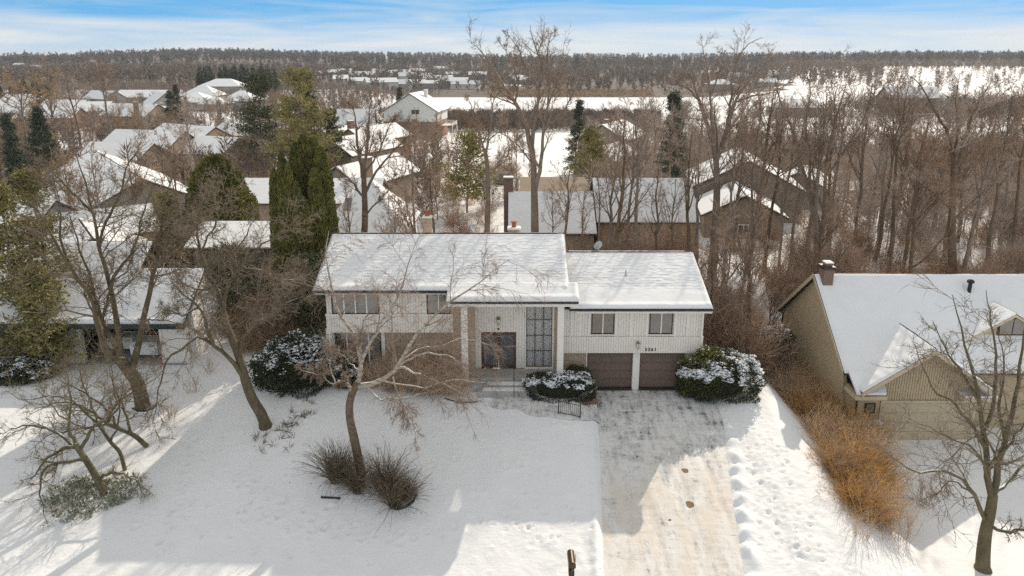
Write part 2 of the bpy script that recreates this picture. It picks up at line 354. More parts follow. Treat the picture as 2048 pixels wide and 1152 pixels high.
class MB:
    """collects simple shapes; build() links them as ONE mesh object"""
    def __init__(s): s.v = []; s.f = []
    def add(s, vs, fs):
        n = len(s.v); s.v += [tuple(p) for p in vs]; s.f += [tuple(i + n for i in f) for f in fs]; return s
    def box(s, x0, x1, y0, y1, z0, z1):
        return s.add([(x, y, z) for z in (z0, z1) for x, y in ((x0, y0), (x1, y0), (x1, y1), (x0, y1))],
                     [(3, 2, 1, 0), (4, 5, 6, 7), (0, 1, 5, 4), (1, 2, 6, 5), (2, 3, 7, 6), (3, 0, 4, 7)])
    def bbox(s, x0, x1, y0, y1, z0, z1, b=.01):
        """box with chamfered vertical and top edges"""
        def ring(x0, x1, y0, y1, z, c): return [(x0 + c, y0, z), (x1 - c, y0, z), (x1, y0 + c, z), (x1, y1 - c, z), (x1 - c, y1, z), (x0 + c, y1, z), (x0, y1 - c, z), (x0, y0 + c, z)]
        v = ring(x0, x1, y0, y1, z0, b) + ring(x0, x1, y0, y1, z1 - b, b) + ring(x0 + b, x1 - b, y0 + b, y1 - b, z1, b * .5)
        f = [tuple(reversed(range(8))), tuple(range(16, 24))]
        for k in (0, 8): f += [(k + i, k + (i + 1) % 8, k + 8 + (i + 1) % 8, k + 8 + i) for i in range(8)]
        return s.add(v, f)
    def prism(s, poly, d):
        """closed polygon (list of 3D points) extruded by vector d"""
        n = len(poly); d = Vector(d); P = [Vector(p) for p in poly]
        return s.add(P + [p + d for p in P], [tuple(range(n))[::-1], tuple(range(n, 2 * n))] + [(i, (i + 1) % n, n + (i + 1) % n, n + i) for i in range(n)])
    def tube(s, pts, r, n=6, cap=True):
        P = [Vector(p) for p in pts]; rr = r if hasattr(r, '__len__') else [r] * len(P); base = len(s.v)
        for i, p in enumerate(P):
            t = (P[min(i + 1, len(P) - 1)] - P[max(i - 1, 0)]).normalized(); ref = Vector((0, 0, 1)) if abs(t.z) < .9 else Vector((1, 0, 0))
            a = t.cross(ref).normalized(); b = t.cross(a)
            for k in range(n):
                g = 2 * math.pi * k / n; s.v.append(tuple(p + (a * math.cos(g) + b * math.sin(g)) * rr[i]))
        for i in range(len(P) - 1):
            for k in range(n):
                s.f.append((base + i * n + k, base + i * n + (k + 1) % n, base + (i + 1) * n + (k + 1) % n, base + (i + 1) * n + k))
        if cap: s.f.append(tuple(range(base, base + n))[::-1]); s.f.append(tuple(range(base + (len(P) - 1) * n, base + len(P) * n)))
        return s
    def cyl(s, x, y, z0, z1, r0, r1=None, n=12): return s.tube([(x, y, z0), (x, y, z1)], [r0, r0 if r1 is None else r1], n)
    def lathe(s, c, prof, n=12):
        base = len(s.v)
        for r, z in prof:
            for k in range(n): g = 2 * math.pi * k / n; s.v.append((c[0] + r * math.cos(g), c[1] + r * math.sin(g), c[2] + z))
        for i in range(len(prof) - 1):
            for k in range(n): s.f.append((base + i * n + k, base + i * n + (k + 1) % n, base + (i + 1) * n + (k + 1) % n, base + (i + 1) * n + k))
        s.f.append(tuple(range(base, base + n))[::-1]); s.f.append(tuple(range(base + (len(prof) - 1) * n, base + len(prof) * n)))
        return s
    def mesh(s, name, off=(0, 0, 0)):
        me = bpy.data.meshes.new(name); me.from_pydata([(a - off[0], b - off[1], c - off[2]) for a, b, c in s.v], [], s.f); me.update(); return me
    def build(s, name, mat, parent=None, world=False, kind=None, label=None):
        off = (0, 0, 0)
        if world and parent is not None:
            p = parent
            while p is not None: off = tuple(a + b for a, b in zip(off, p.location)); p = p.parent
        return link(name, s.mesh(name, off), mat, parent, kind, label)
def part(name, mat, parent, world=False, kind=None, label=None, **boxes):
    m = MB()
    for b in boxes['b']: m.box(*b)
    return m.build(name, mat, parent, world, kind, label)

# ------------------------------------------------------------------ branches: vectorised chains of tapering tubes
def nrmv(a): return a / np.maximum(np.linalg.norm(a, axis=-1, keepdims=True), 1e-9)
def tubes(groups):
    """groups: list of (P[C,k,3], R[C,k], sides) -> V, quads, tris"""
    Vs, Qs, Ts, n0 = [], [], [], 0
    for P, Rr, n in groups:
        Cn, k, _ = P.shape
        if Cn == 0: continue
        T = nrmv(np.gradient(P, axis=1)) if k > 2 else nrmv(np.repeat((P[:, 1:] - P[:, :1]), 2, axis=1))
        mt = nrmv(T.mean(1)); ref = np.where(np.abs(mt[:, 2:3]) < .85, np.array([[0, 0, 1.]]), np.array([[1., 0, 0]]))[:, None, :]
        a = nrmv(np.cross(T, np.broadcast_to(ref, T.shape))); b = np.cross(T, a)
        ang = 2 * np.pi * np.arange(n) / n
        V = P[:, :, None, :] + Rr[:, :, None, None] * (a[:, :, None, :] * np.cos(ang)[None, None, :, None] + b[:, :, None, :] * np.sin(ang)[None, None, :, None])
        tip = n == 3            # twigs end in a point
        kk = k - 1 if tip else k
        Vr = V[:, :kk].reshape(Cn, kk * n, 3)
        if tip: Vr = np.concatenate([Vr, P[:, -1:, :]], axis=1)
        per = Vr.shape[1]; base = n0 + np.arange(Cn)[:, None, None] * per
        i = np.arange(kk - 1)[None, :, None] * n; j = np.arange(n)[None, None, :]; j2 = (j + 1) % n
        if kk > 1: Qs.append(np.stack([base + i + j, base + i + j2, base + i + n + j2, base + i + n + j], -1).reshape(-1, 4))
        if tip:
            e = n0 + np.arange(Cn)[:, None] * per; jj = np.arange(3)[None, :]
            Ts.append(np.stack([e + (kk - 1) * 3 + jj, e + (kk - 1) * 3 + (jj + 1) % 3, np.broadcast_to(e + kk * 3, (Cn, 3))], -1).reshape(-1, 3))
        Vs.append(Vr.reshape(-1, 3)); n0 += Cn * per
    V = np.concatenate(Vs); Q = np.concatenate(Qs) if Qs else None; T = np.concatenate(Ts) if Ts else None
    return V, Q, T
def resample(pts, k):
    """Catmull-Rom through the points, k samples by arc length"""
    p = np.asarray(pts, float); p = np.concatenate([2 * p[:1] - p[1:2], p, 2 * p[-1:] - p[-2:-1]])
    out = []
    for i in range(1, len(p) - 2):
        t = np.linspace(0, 1, 12, endpoint=False)[:, None]
        a, b, c, d = p[i - 1], p[i], p[i + 1], p[i + 2]
        out.append(.5 * ((2 * b) + (-a + c) * t + (2 * a - 5 * b + 4 * c - d) * t ** 2 + (-a + 3 * b - 3 * c + d) * t ** 3))
    out = np.concatenate(out + [p[-2:-1]]); s = np.concatenate([[0], np.cumsum(np.linalg.norm(np.diff(out, axis=0), axis=1))])
    q = np.linspace(0, s[-1], k)
    return np.stack([np.interp(q, s, out[:, j]) for j in range(3)], 1)
def sprout(rg, P, Rr, n, k, ln, ang, wig=.2, up=0.0, t0=.2, t1=1.0, rr=.6, tip=.25, rmin=.004, shr=.5, absl=False, flat=0.0, pw=1.0):
    """n children on every parent chain"""
    Cn, kp, _ = P.shape; idx = np.repeat(np.arange(Cn), n); M = len(idx)
    t = t0 + (t1 - t0) * rg.random(M) ** pw; f = t * (kp - 1); i = np.minimum(f.astype(int), kp - 2); w = (f - i)[:, None]
    base = P[idx, i] * (1 - w) + P[idx, i + 1] * w; tan = nrmv(P[idx, i + 1] - P[idx, i])
    r = (Rr[idx, i] * (1 - w[:, 0]) + Rr[idx, i + 1] * w[:, 0])
    pl = np.linalg.norm(np.diff(P, axis=1), axis=2).sum(1)[idx]
    le = rg.uniform(ln[0], ln[1], M) * (1 if absl else pl) * (1 - shr * t)
    v = rg.normal(size=(M, 3)); v[:, 2] *= (1 - flat); perp = nrmv(np.cross(tan, np.cross(v, tan)))
    a = np.radians(rg.uniform(ang[0], ang[1], M))[:, None]
    d = nrmv(tan * np.cos(a) + perp * np.sin(a))
    pts = [base]; seg = (le / (k - 1))[:, None]
    for _ in range(k - 1):
        d = nrmv(d + wig * rg.normal(size=(M, 3)) + np.array([0, 0, up])); pts.append(pts[-1] + d * seg)
    r0 = np.maximum(r * rr, rmin)
    R2 = np.maximum(r0[:, None] * np.linspace(1, tip, k)[None, :], rmin * .6)
    return np.stack(pts, 1), R2
def grow(rg, P, Rr, levels):
    g = []
    for lv in levels:
        sides = lv.pop('sides', 3); rep = lv.pop('also', None)
        P2, R2 = sprout(rg, P, Rr, **lv); lv['sides'] = sides
        g.append((P2, R2, sides)); P, Rr = P2, R2
    return g
def limbs(pxy, Y0, r0, r1, k=14, sides=8):
    """pixel polylines with depth offsets (x, y, dY) -> one chain"""
    P = resample([at(p[0], p[1], Y0 + (p[2] if len(p) > 2 else 0)) for p in pxy], k)
    return P, np.linspace(r0, r1, k)
def tree_obj(name, label, cat, base, trunkgroups, crowngroups, mtrunk, mcrown, group=None, world=True, crown_name='crown'):
    root = thing(name, label, cat, base, 0, group)
    off = np.array(base) if world else np.zeros(3)
    V, Q, T = tubes(trunkgroups); link('trunk', mesh_np('trunk', V - off, Q, T, True), mtrunk, root)
    V, Q, T = tubes(crowngroups); link(crown_name, mesh_np('crown', V - off, Q, T, True), mcrown, root)
    return root

# ---- generic forest tree: straight trunk, rising limbs, fine twigs (height 1 unit = metres passed in)
def forest_tree(seed, H, fork=.45, spread=1.0, dens=1.0, wig=.10, sides=6, tw=.016):
    rg = np.random.default_rng(seed); k = 12
    lean = rg.normal(0, .02, 2)
    z = np.linspace(0, H * .93, k); x = np.cumsum(rg.normal(0, .012 * H, k)) * .5 + lean[0] * z; y = np.cumsum(rg.normal(0, .012 * H, k)) * .5 + lean[1] * z
    P = np.stack([x - x[0], y - y[0], z], 1)[None]; r0 = .0125 * H
    Rr = (r0 * np.linspace(1, .12, k) ** .8)[None]; Rr[0, 0] *= 1.25
    nl = int(11 * dens)
    P1, R1 = sprout(rg, P, Rr, nl, 8, (.30 * spread, .52 * spread), (22, 48), wig, .10, fork, .97, .58, .18, tw, .55)
    P2, R2 = sprout(rg, P1, R1, 6, 6, (.30, .55), (25, 55), .16, .07, .2, 1, .6, .25, tw, .4)
    P3, R3 = sprout(rg, P2, R2, 6, 4, (.35, .6), (25, 60), .2, .05, .15, 1, .6, .4, tw * .8, .35)
    P4, R4 = sprout(rg, P3, R3, 4, 3, (.4, .75), (20, 60), .2, .04, .1, 1, .6, .4, tw * .7, .3)
    tg = [(P, Rr, 8), (P1, R1, 5)]; cg = [(P2, R2, 4), (P3, R3, 3), (P4, R4, 3)]
    return tg, cg
# ---- bare shrub: many stems from the ground
def stems(rg, n, H, base_r, spread, k=6, wig=.10, up=-.02, r=.012, tip=.3):
    a = rg.uniform(0, 2 * np.pi, n); q = base_r * np.sqrt(rg.random(n)); b = np.stack([np.cos(a) * q, np.sin(a) * q, np.zeros(n)], 1)
    o = rg.uniform(0, 2 * np.pi, n) * .35 + a; s = np.abs(rg.normal(0, spread, n)); d = nrmv(np.stack([np.cos(o) * s, np.sin(o) * s, np.ones(n)], 1))
    L_ = H * rg.uniform(.55, 1.1, n); pts = [b]
    for _ in range(k - 1):
        d = nrmv(d + wig * rg.normal(size=(n, 3)) + np.array([0, 0, up])); pts.append(pts[-1] + d * (L_ / (k - 1))[:, None])
    return np.stack(pts, 1), np.repeat((r * np.linspace(1, tip, k))[None], n, 0)
# ---- leafy sprays: small two-triangle blades scattered and oriented
def blades(rg, P, D, length, width):
    """P points, D directions; each blade a bent quad-pair"""
    n = len(P); D = nrmv(D); s = nrmv(np.cross(D, rg.normal(size=(n, 3)))); L_ = length * rg.uniform(.6, 1.3, (n, 1)); w = width * rg.uniform(.6, 1.3, (n, 1))
    nn = np.cross(D, s)
    a = P; b = P + D * L_ * .5 + s * w + nn * w * .5; c = P + D * L_; d = P + D * L_ * .5 - s * w + nn * w * .5
    V = np.stack([a, b, c, d], 1).reshape(-1, 3); i = np.arange(n)[:, None] * 4
    T = np.concatenate([i + np.array([[0, 1, 2]]), i + np.array([[0, 2, 3]])])
    return V, T
def clumps(rg, P, sx, sz, jit=.35):
    """little irregular snow pads: squashed octahedra"""
    n = len(P); o = np.array([[1, 0, 0], [0, 1, 0], [-1, 0, 0], [0, -1, 0], [0, 0, 1], [0, 0, -1.]])
    s = rg.uniform(.5, 1.4, (n, 1, 1)) * np.array([sx, sx, sz])[None, None, :]
    a = rg.uniform(0, 6.28, n); ca, sa = np.cos(a), np.sin(a)
    v = (o[None] * (1 + jit * rg.normal(size=(n, 6, 3)))) * s
    v = np.stack([v[..., 0] * ca[:, None] - v[..., 1] * sa[:, None], v[..., 0] * sa[:, None] + v[..., 1] * ca[:, None], v[..., 2]], -1) + P[:, None, :]
    f = np.array([[0, 1, 4], [1, 2, 4], [2, 3, 4], [3, 0, 4], [1, 0, 5], [2, 1, 5], [3, 2, 5], [0, 3, 5]])
    return v.reshape(-1, 3), (np.arange(n)[:, None, None] * 6 + f[None]).reshape(-1, 3)
def conifer(seed, H, rad, n_wh, per, clump, bl, bw, crown0=.12, droop=-.12, rag=.35, blades_per=10, top=.06, prof=1.0):
    """trunk, whorled limbs, needle sprays along each limb"""
    rg = np.random.default_rng(seed)
    z = np.linspace(0, H, 10); P = np.stack([np.cumsum(rg.normal(0, .006 * H, 10)), np.cumsum(rg.normal(0, .006 * H, 10)), z], 1); P[:, :2] -= P[0, :2]
    Rr = .016 * H * np.linspace(1, .08, 10)
    hs = crown0 + (1 - crown0) * np.sort(rg.random(n_wh * per)) ** .9; n = len(hs)
    le = rad * ((1 - hs) / (1 - crown0)) ** prof * (1 + rag * rg.normal(size=n)) + top * rad; le = np.maximum(le, .08 * rad)
    b = np.stack([np.interp(hs * H, z, P[:, j]) for j in range(3)], 1)
    a = rg.uniform(0, 2 * np.pi, n); d = np.stack([np.cos(a), np.sin(a), np.where(hs > .8, .6, .15) + 0 * a], 1); pts = [b]
    for _ in range(4):
        d = nrmv(d + .1 * rg.normal(size=(n, 3)) + np.array([0, 0, droop])); pts.append(pts[-1] + d * (le / 4)[:, None])
    BP = np.stack(pts, 1); BR = np.repeat((.012 * H * .35 * np.linspace(1, .2, 5))[None], n, 0)
    m = blades_per; idx = np.repeat(np.arange(n), m); t = .25 + .75 * rg.random(len(idx)); f = t * 4; i = np.minimum(f.astype(int), 3); w = (f - i)[:, None]
    q = BP[idx, i] * (1 - w) + BP[idx, i + 1] * w; tan = nrmv(BP[idx, i + 1] - BP[idx, i])
    q = q + rg.normal(0, clump, q.shape) * np.array([1, 1, .55]); dd = tan * .8 + rg.normal(0, .6, q.shape) + np.array([0, 0, .15])
    V, T = blades(rg, q, dd, bl, bw)
    return [(P[None], Rr[None], 7)], [(BP, BR, 3)], V, T
def conifer_obj(name, label, loc, spec, mfol, group=None, sc=1.0):
    tg, bg_, V, T = conifer(**spec)
    root = thing(name, label, 'tree', loc, 0, group); root.scale = (sc, sc, sc)
    v, q, t = tubes(tg + bg_); link('trunk', mesh_np('trunk', v, q, t, True), 'forest_bark', root)
    link('foliage', mesh_np('foliage', V, None, T), mfol, root)
    return root
# ================================================================== SETTING
def axis(lo, hi, fine, step0, far, grow=1.16):
    a = list(np.arange(lo, hi + fine * .5, fine)); s = step0; v = a[-1]
    while v < far: v += s; a.append(v); s *= grow
    return a
xs = np.array([-v for v in axis(24, 24, 1, .3, 5200)][::-1][:-1] + axis(-24, 18, .105, .22, 5200))
ys = np.array([-60, -40, -20, -5, 5, 10, 14, 17, 19] + axis(20, 37.6, .105, .25, 6000, 1.06))
GX, GY = np.meshgrid(xs, ys)
GZ = hz(GX, GY)
near = (GX > -24.5) & (GX < 18.5) & (GY > 19) & (GY < 38)
l_, r_ = driveway_edges(GY)
# ploughed banks beside the drive: a soft ridge on the lawn side, scalloped shovel heaps on the other
bank = .13 * np.exp(-((GX - (l_ - .32)) / .22) ** 2) * sstep(36, 33, GY)
sc_ = .55 + .45 * np.sin(GY * 6.3 / 1.05 + 1.4 * vnoise(GY * .9, 0 * GY, 5) * 3)
bank2 = .26 * sc_ * np.exp(-((GX - (r_ + .42 + .12 * np.sin(GY * 3.1))) / .27) ** 2) * sstep(33.6, 31.5, GY)
GZ += (bank + bank2) * near
GZ += near * (fbm(GX * 1.1, GY * 1.1, 21, 4) * .07 + fbm(GX * 4, GY * 4, 22, 2) * .022) * ((GX < l_ - .1) | (GX > r_ + .15))
rough_r = sstep(11.2, 11.8, GX) * sstep(33.6, 31, GY)
GZ += near * rough_r * (fbm(GX * 2.4, GY * 2.4, 31, 4) * .13)
# churned snow at the street edge of the lawn
GZ += near * (fbm(GX * 3.2, GY * 3.2, 33, 4) * .13) * sstep(27.2, 25.6, GY) * sstep(.6, 2.2, GX) * (GX < l_)
def dent(pts, r=.105, depth=.10, every=.55, side=.10, jit=.04):
    P = [gnd(*p) for p in pts]; P = resample(P, max(3, int(sum(math.dist(P[i][:2], P[i + 1][:2]) for i in range(len(P) - 1)) / every)))
    for k, p in enumerate(P):
        q = P[min(k + 1, len(P) - 1)] - P[max(k - 1, 0)]; n = np.array([-q[1], q[0]]); n = n / (np.linalg.norm(n) + 1e-9)
        s = side if k % 2 else -side
        stamp(p[0] + n[0] * s + rng.normal(0, jit), p[1] + n[1] * s + rng.normal(0, jit), r * rng.uniform(.8, 1.2), depth * rng.uniform(.6, 1.2))
def stamp(cx, cy, r, depth):
    i0, i1 = np.searchsorted(xs, [cx - 3 * r, cx + 3 * r]); j0, j1 = np.searchsorted(ys, [cy - 3 * r, cy + 3 * r])
    if i1 <= i0 or j1 <= j0: return
    d2 = ((GX[j0:j1, i0:i1] - cx) ** 2 + (GY[j0:j1, i0:i1] - cy) ** 2) / (r * r)
    GZ[j0:j1, i0:i1] += -depth * np.exp(-d2 * 1.2) + depth * .45 * np.exp(-((np.sqrt(d2) - 1.6) ** 2) * 3)
for tr in ([(316, 1110), (335, 1060), (352, 1010), (372, 940), (385, 890), (405, 850)], [(328, 1100), (346, 1040), (362, 985), (372, 930)],
           [(505, 930), (498, 965), (512, 1005), (550, 1035), (620, 1058), (700, 1072), (790, 1074), (880, 1066), (960, 1050), (1020, 1036), (1060, 1065), (1100, 1080)],
           [(520, 960), (560, 1005), (640, 1040), (740, 1055)], [(1030, 1035), (1070, 1060), (1095, 1078)], [(1480, 850), (1500, 920), (1530, 1000), (1570, 1090)],
           [(1510, 860), (1530, 930), (1560, 1010), (1610, 1100)], [(1545, 880), (1570, 950), (1600, 1030), (1650, 1120)]):
    dent(tr)
for k in range(300):
    x, y = rng.uniform(-17, 15), rng.uniform(21, 35.5); l0, r0 = driveway_edges(y)
    if l0 - .2 < x < r0 + .2: continue
    stamp(x, y, rng.uniform(.07, .14), rng.uniform(.05, .10))
for k in range(45):
    y = rng.uniform(21.5, 33.5); l0, r0 = driveway_edges(y); x = r0 + rng.uniform(.5, 3.6)
    stamp(x, y, rng.uniform(.08, .13), rng.uniform(.04, .08))
nx, ny = len(xs), len(ys)
i = np.arange(ny - 1)[:, None] * nx + np.arange(nx - 1)[None, :]
Q = np.stack([i, i + 1, i + nx + 1, i + nx], -1).reshape(-1, 4)
g = link('ground', mesh_np('ground', np.stack([GX, GY, GZ], -1), Q, None, True), 'snow', None, 'structure')
g.data.materials.append(MATS['woods_floor'])
_cx = (GX[:-1, :-1] + GX[1:, 1:]) / 2; _cy = (GY[:-1, :-1] + GY[1:, 1:]) / 2
_wf = (_cy > 1180) | ((_cy > 505) & (_cx / np.maximum(_cy, 1) < .38) & (fbm(_cx / 70, _cy / 70, 8, 3) > -.22)) | ((_cy > 95) & (_cy < 203) & (_cy > 112) & (_cx / np.maximum(_cy, 1) > .13) & (fbm(_cx / 9, _cy / 9, 9, 3) > -.04))
g.data.polygons.foreach_set('material_index', _wf.ravel().astype(np.int32))
from bisect import bisect_left
def gz(x, y):
    """height of the built ground"""
    a = min(max(int(np.searchsorted(xs, x)) - 1, 0), nx - 2); b = min(max(int(np.searchsorted(ys, y)) - 1, 0), ny - 2)
    u = (x - xs[a]) / (xs[a + 1] - xs[a]); v = (y - ys[b]) / (ys[b + 1] - ys[b])
    return float((GZ[b, a] * (1 - u) + GZ[b, a + 1] * u) * (1 - v) + (GZ[b + 1, a] * (1 - u) + GZ[b + 1, a + 1] * u) * v)
# driveway sheet
dy = np.arange(8, 37.75, .12); du = np.linspace(0, 1, 70)
dl, dr = driveway_edges(dy)
DX = dl[:, None] - .05 + (dr - dl + .1)[:, None] * du[None]; DY = np.repeat(dy[:, None], 70, 1)
DX = DX + .12 * fbm(DX * 0 + DY * 1.3, DY * .1, 4)[:] * (np.abs(du - .5)[None] > .45)
ruts = sum(np.exp(-((DX - (6.3 + .09 * (37 - DY) * .2 + o)) / .16) ** 2) for o in (0, 1.5)) + sum(np.exp(-((DX - (8.1 + .12 * (37 - DY) * .25 + o)) / .16) ** 2) for o in (0, 1.5))
DZ = -.02 + np.interp(DY, YM, ZM) + (fbm(DX * 1.2, DY * .5, 41, 3) * .03 + fbm(DX * 2.5, DY * 5, 42, 2) * .022) * sstep(36.5, 30, DY) - .035 * ruts * sstep(35, 31, DY)
i = np.arange(len(dy) - 1)[:, None] * 70 + np.arange(69)[None, :]
link('driveway', mesh_np('driveway', np.stack([DX, DY, DZ], -1), np.stack([i, i + 1, i + 71, i + 70], -1).reshape(-1, 4), None, True), 'driveway', None, 'structure')
# entry walk: swept paving curving from the steps to the drive, following the ground
wk = resample([gnd(985, 800), gnd(1035, 806), gnd(1085, 818), gnd(1120, 824), gnd(1165, 826), gnd(1200, 832)], 30)
V = []
for k, p in enumerate(wk):
    q = wk[min(k + 1, 29)] - wk[max(k - 1, 0)]; n = np.array([-q[1], q[0]]) / np.hypot(q[0], q[1]); hw = .62 + .12 * math.sin(k * .7)
    for s in np.linspace(-1, 1, 7):
        x, y = p[0] + n[0] * hw * s, p[1] + n[1] * hw * s; V.append((x, y, max(gz(x, y), gz(x + .1, y), gz(x, y + .1), gz(x - .1, y), gz(x, y - .1)) + .03 - .03 * abs(s) ** 3))
i = np.arange(29)[:, None] * 7 + np.arange(6)[None, :]
link('entry_walk', mesh_np('entry_walk', V, np.stack([i, i + 7, i + 8, i + 1], -1).reshape(-1, 4), None, True), 'driveway', None, 'structure')
# frozen lake and pond: snow-covered ice in the hollow
def sheet(name, pts, z, mat):
    m = MB(); m.add([(x, y, z) for x, y in pts], [tuple(range(len(pts)))]); return m.build(name, mat, None, kind='structure')
sheet('frozen_lake', [(-55, 308), (-62, 400), (-40, 470), (10, 500), (60, 482), (120, 478), (160, 440), (150, 360), (120, 318), (60, 306), (0, 303)], -8.05, 'roof_snow')
sheet('frozen_pond', [(82, 214), (90, 204), (140, 203), (220, 206), (330, 215), (330, 280), (220, 290), (130, 288), (95, 270)], -8.05, 'roof_snow')

# ================================================================== ROOF SNOW, SIDING, WINDOWS
def snow_roof(parent, x0, x1, ridge, eave, T=.10, ext=None, shingle=True, du=.10, ds=.036, seed=1, thin_to=.66, ridge_gap=.16, name='roof_snow'):
    """a blanket lying on a roof plane; ridge, eave = (Y, z); ext = (xa, Ye, ze): right of xa the plane runs on to a lower eave"""
    (yr, zr), (ye, ze) = ridge, eave
    if ext: ye2, ze2 = ext[1], ext[2]
    else: ye2, ze2 = ye, ze
    Ls = math.hypot(ye2 - yr, ze2 - zr); ty, tz = (ye2 - yr) / Ls, (ze2 - zr) / Ls
    nyv, nzv = (tz, -ty) if -ty > 0 else (-tz, ty)
    L1 = Ls if not ext else math.hypot(ye - yr, ze - zr)
    u = np.arange(x0, x1 + du * .5, du); u[-1] = x1; s = np.arange(ridge_gap, Ls + ds * .5, ds); s[-1] = Ls
    U, Sg = np.meshgrid(u, s)
    lim = np.where(U < ext[0], L1, Ls) if ext else np.full(U.shape, Ls)
    d = np.minimum.reduce([Sg - ridge_gap, np.maximum(lim - Sg, 0), U - x0, x1 - U])
    if ext: d = np.minimum(d, np.where((Sg > L1), np.abs(U - ext[0]), 9))
    edge = np.sqrt(np.clip(1 - (1 - np.clip(d / .16, 0, 1)) ** 2, 0, 1))
    h = T * edge * (1 + .35 * fbm(U * .5, Sg * .5, seed)) + .02 * fbm(U * 2.2, Sg * 2.2, seed + 1)
    h += .05 * np.exp(-((lim - Sg - .22) / .2) ** 2) * edge + .05 * np.exp(-((x1 - U - .2) / .15) ** 2) * edge
    mask = sstep(thin_to + .06, thin_to - .08, Sg / lim + .35 * fbm(U * .25, Sg * .25, seed + 2)) * (edge > .99)
    if shingle:
        fr = (Sg / .145) % 1.0; row = np.floor(Sg / .145); tab = vnoise(np.floor(U / .30 + .5 * (row % 2)), row, seed + 5)
        saw = np.where(fr < .82, fr / .82, (1 - fr) / .18)
        h = h * (1 - .35 * mask) + mask * (.030 * saw * (.35 + .9 * tab))
        thin = mask * (fr > .70) * (.45 + .75 * tab)
    h = np.maximum(h, .004)
    Y = yr + ty * Sg + nyv * h + 0.0; Z = zr + tz * Sg + nzv * h
    nxx, nyy = len(u), len(s); i = np.arange(nyy - 1)[:, None] * nxx + np.arange(nxx - 1)[None, :]
    q = np.stack([i, i + nxx, i + nxx + 1, i + 1], -1)
    if ext:
        keep = ~((Sg[1:, :-1] > L1 + ds) & (U[1:, :-1] < ext[0])); q = q[keep]
    off = np.array([0, 0, 0.]); p = parent
    while p is not None: off += np.array(p.location); p = p.parent
    me = mesh_np(name, np.stack([U, Y, Z], -1).reshape(-1, 3) - off, q.reshape(-1, 4), None, True)
    if shingle:
        a = me.attributes.new('thin', 'FLOAT', 'POINT'); a.data.foreach_set('value', np.clip(thin, 0, 1).ravel().astype(np.float32))
    return link(name, me, 'shingle_snow' if shingle else 'roof_snow', parent)
def boards(parent, x0, x1, z0, z1, Y, mat='white_siding', pitch=.15, gap=.028, proud=.028, thick=.12, name='siding', skip=()):
    """vertical boards with real grooves on a backing wall"""
    m = MB(); m.box(x0, x1, Y, Y + thick, z0, z1); n = max(1, round((x1 - x0) / pitch)); w = (x1 - x0) / n
    for k in range(n):
        a, b_ = x0 + k * w + gap / 2, x0 + (k + 1) * w - gap / 2
        if any(a < s1 and b_ > s0 for s0, s1 in skip): continue
        m.box(a, b_, Y - proud * rng.uniform(.8, 1.15), Y + .004, z0 + .004, z1 - .004)
    return m.build(name, mat, parent, True, 'stuff')
def window(parent, x0, x1, z0, z1, Y, n=2, fr=.05, mframe='dark_frame', mull=None, mmull='white_trim', rows=1, mun=.025, glass='glass_dark', sill='white_trim', depth=.07):
    m = MB(); m.box(x0, x0 + fr, Y - depth, Y, z0, z1); m.box(x1 - fr, x1, Y - depth, Y, z0, z1)
    m.box(x0 + fr, x1 - fr, Y - depth, Y, z1 - fr, z1); m.box(x0 + fr, x1 - fr, Y - depth, Y, z0, z0 + fr)
    for k in range(1, rows):
        zz = z0 + fr + (z1 - z0 - 2 * fr) * k / rows; m.box(x0 + fr, x1 - fr, Y - depth + .01, Y - .02, zz - mun / 2, zz + mun / 2)
    w = m.build('window', mframe, parent, True)
    cw = (x1 - x0 - 2 * fr) / n
    if n > 1:
        m = MB(); mw = mull or mun
        for k in range(1, n): xx = x0 + fr + cw * k; m.box(xx - mw / 2, xx + mw / 2, Y - depth - .004, Y - .015, z0 + fr, z1 - fr)
        m.build('mullion', mmull, w, True)
    for k in range(n):
        for j in range(rows):
            a = x0 + fr + cw * k; hh = (z1 - z0 - 2 * fr) / rows; c = z0 + fr + hh * j
            MB().box(a + .006, a + cw - .006, Y - .035, Y - .028, c + .006, c + hh - .006).build('pane', glass, w, True)
    if sill: MB().box(x0 - .06, x1 + .06, Y - depth - .05, Y - .002, z0 - .07, z0 - .004).build('sill', sill, w, True)
    return w
def lantern(parent, x, y, z, s=1.0):
    m = MB(); m.box(x - .05 * s, x + .05 * s, y - .02, y, z - .10 * s, z + .16 * s); m.tube([(x, y - .02, z + .12 * s), (x, y - .09 * s, z + .19 * s), (x, y - .13 * s, z + .17 * s)], .012 * s)
    m.lathe((x, y - .13 * s, z), [(.02 * s, .17 * s), (.11 * s, .12 * s), (.10 * s, .09 * s)], 8); m.lathe((x, y - .13 * s, z), [(.06 * s, -.16 * s), (.015 * s, -.22 * s), (.01 * s, -.26 * s)], 8)
    for k in range(4): g = k * math.pi / 2; m.tube([(x + .09 * s * math.cos(g), y - .13 * s + .09 * s * math.sin(g), z + .1 * s), (x + .055 * s * math.cos(g), y - .13 * s + .055 * s * math.sin(g), z - .16 * s)], .008 * s, 4)
    o = m.build('wall_lantern', 'brass', parent, True)
    MB().lathe((x, y - .13 * s, z), [(.045 * s, -.155 * s), (.078 * s, .088 * s)], 8).build('glass', 'curtain', o, True)
    return o

# ================================================================== MAIN HOUSE
YW = 37.0
H = thing('split_level_house', 'white vertical-board split-level house with brown double garage and snowy roof', 'house', (0, YW, 0))
xl, xr = xat(653, 620, 36.7), xat(1407, 650, 36.9)
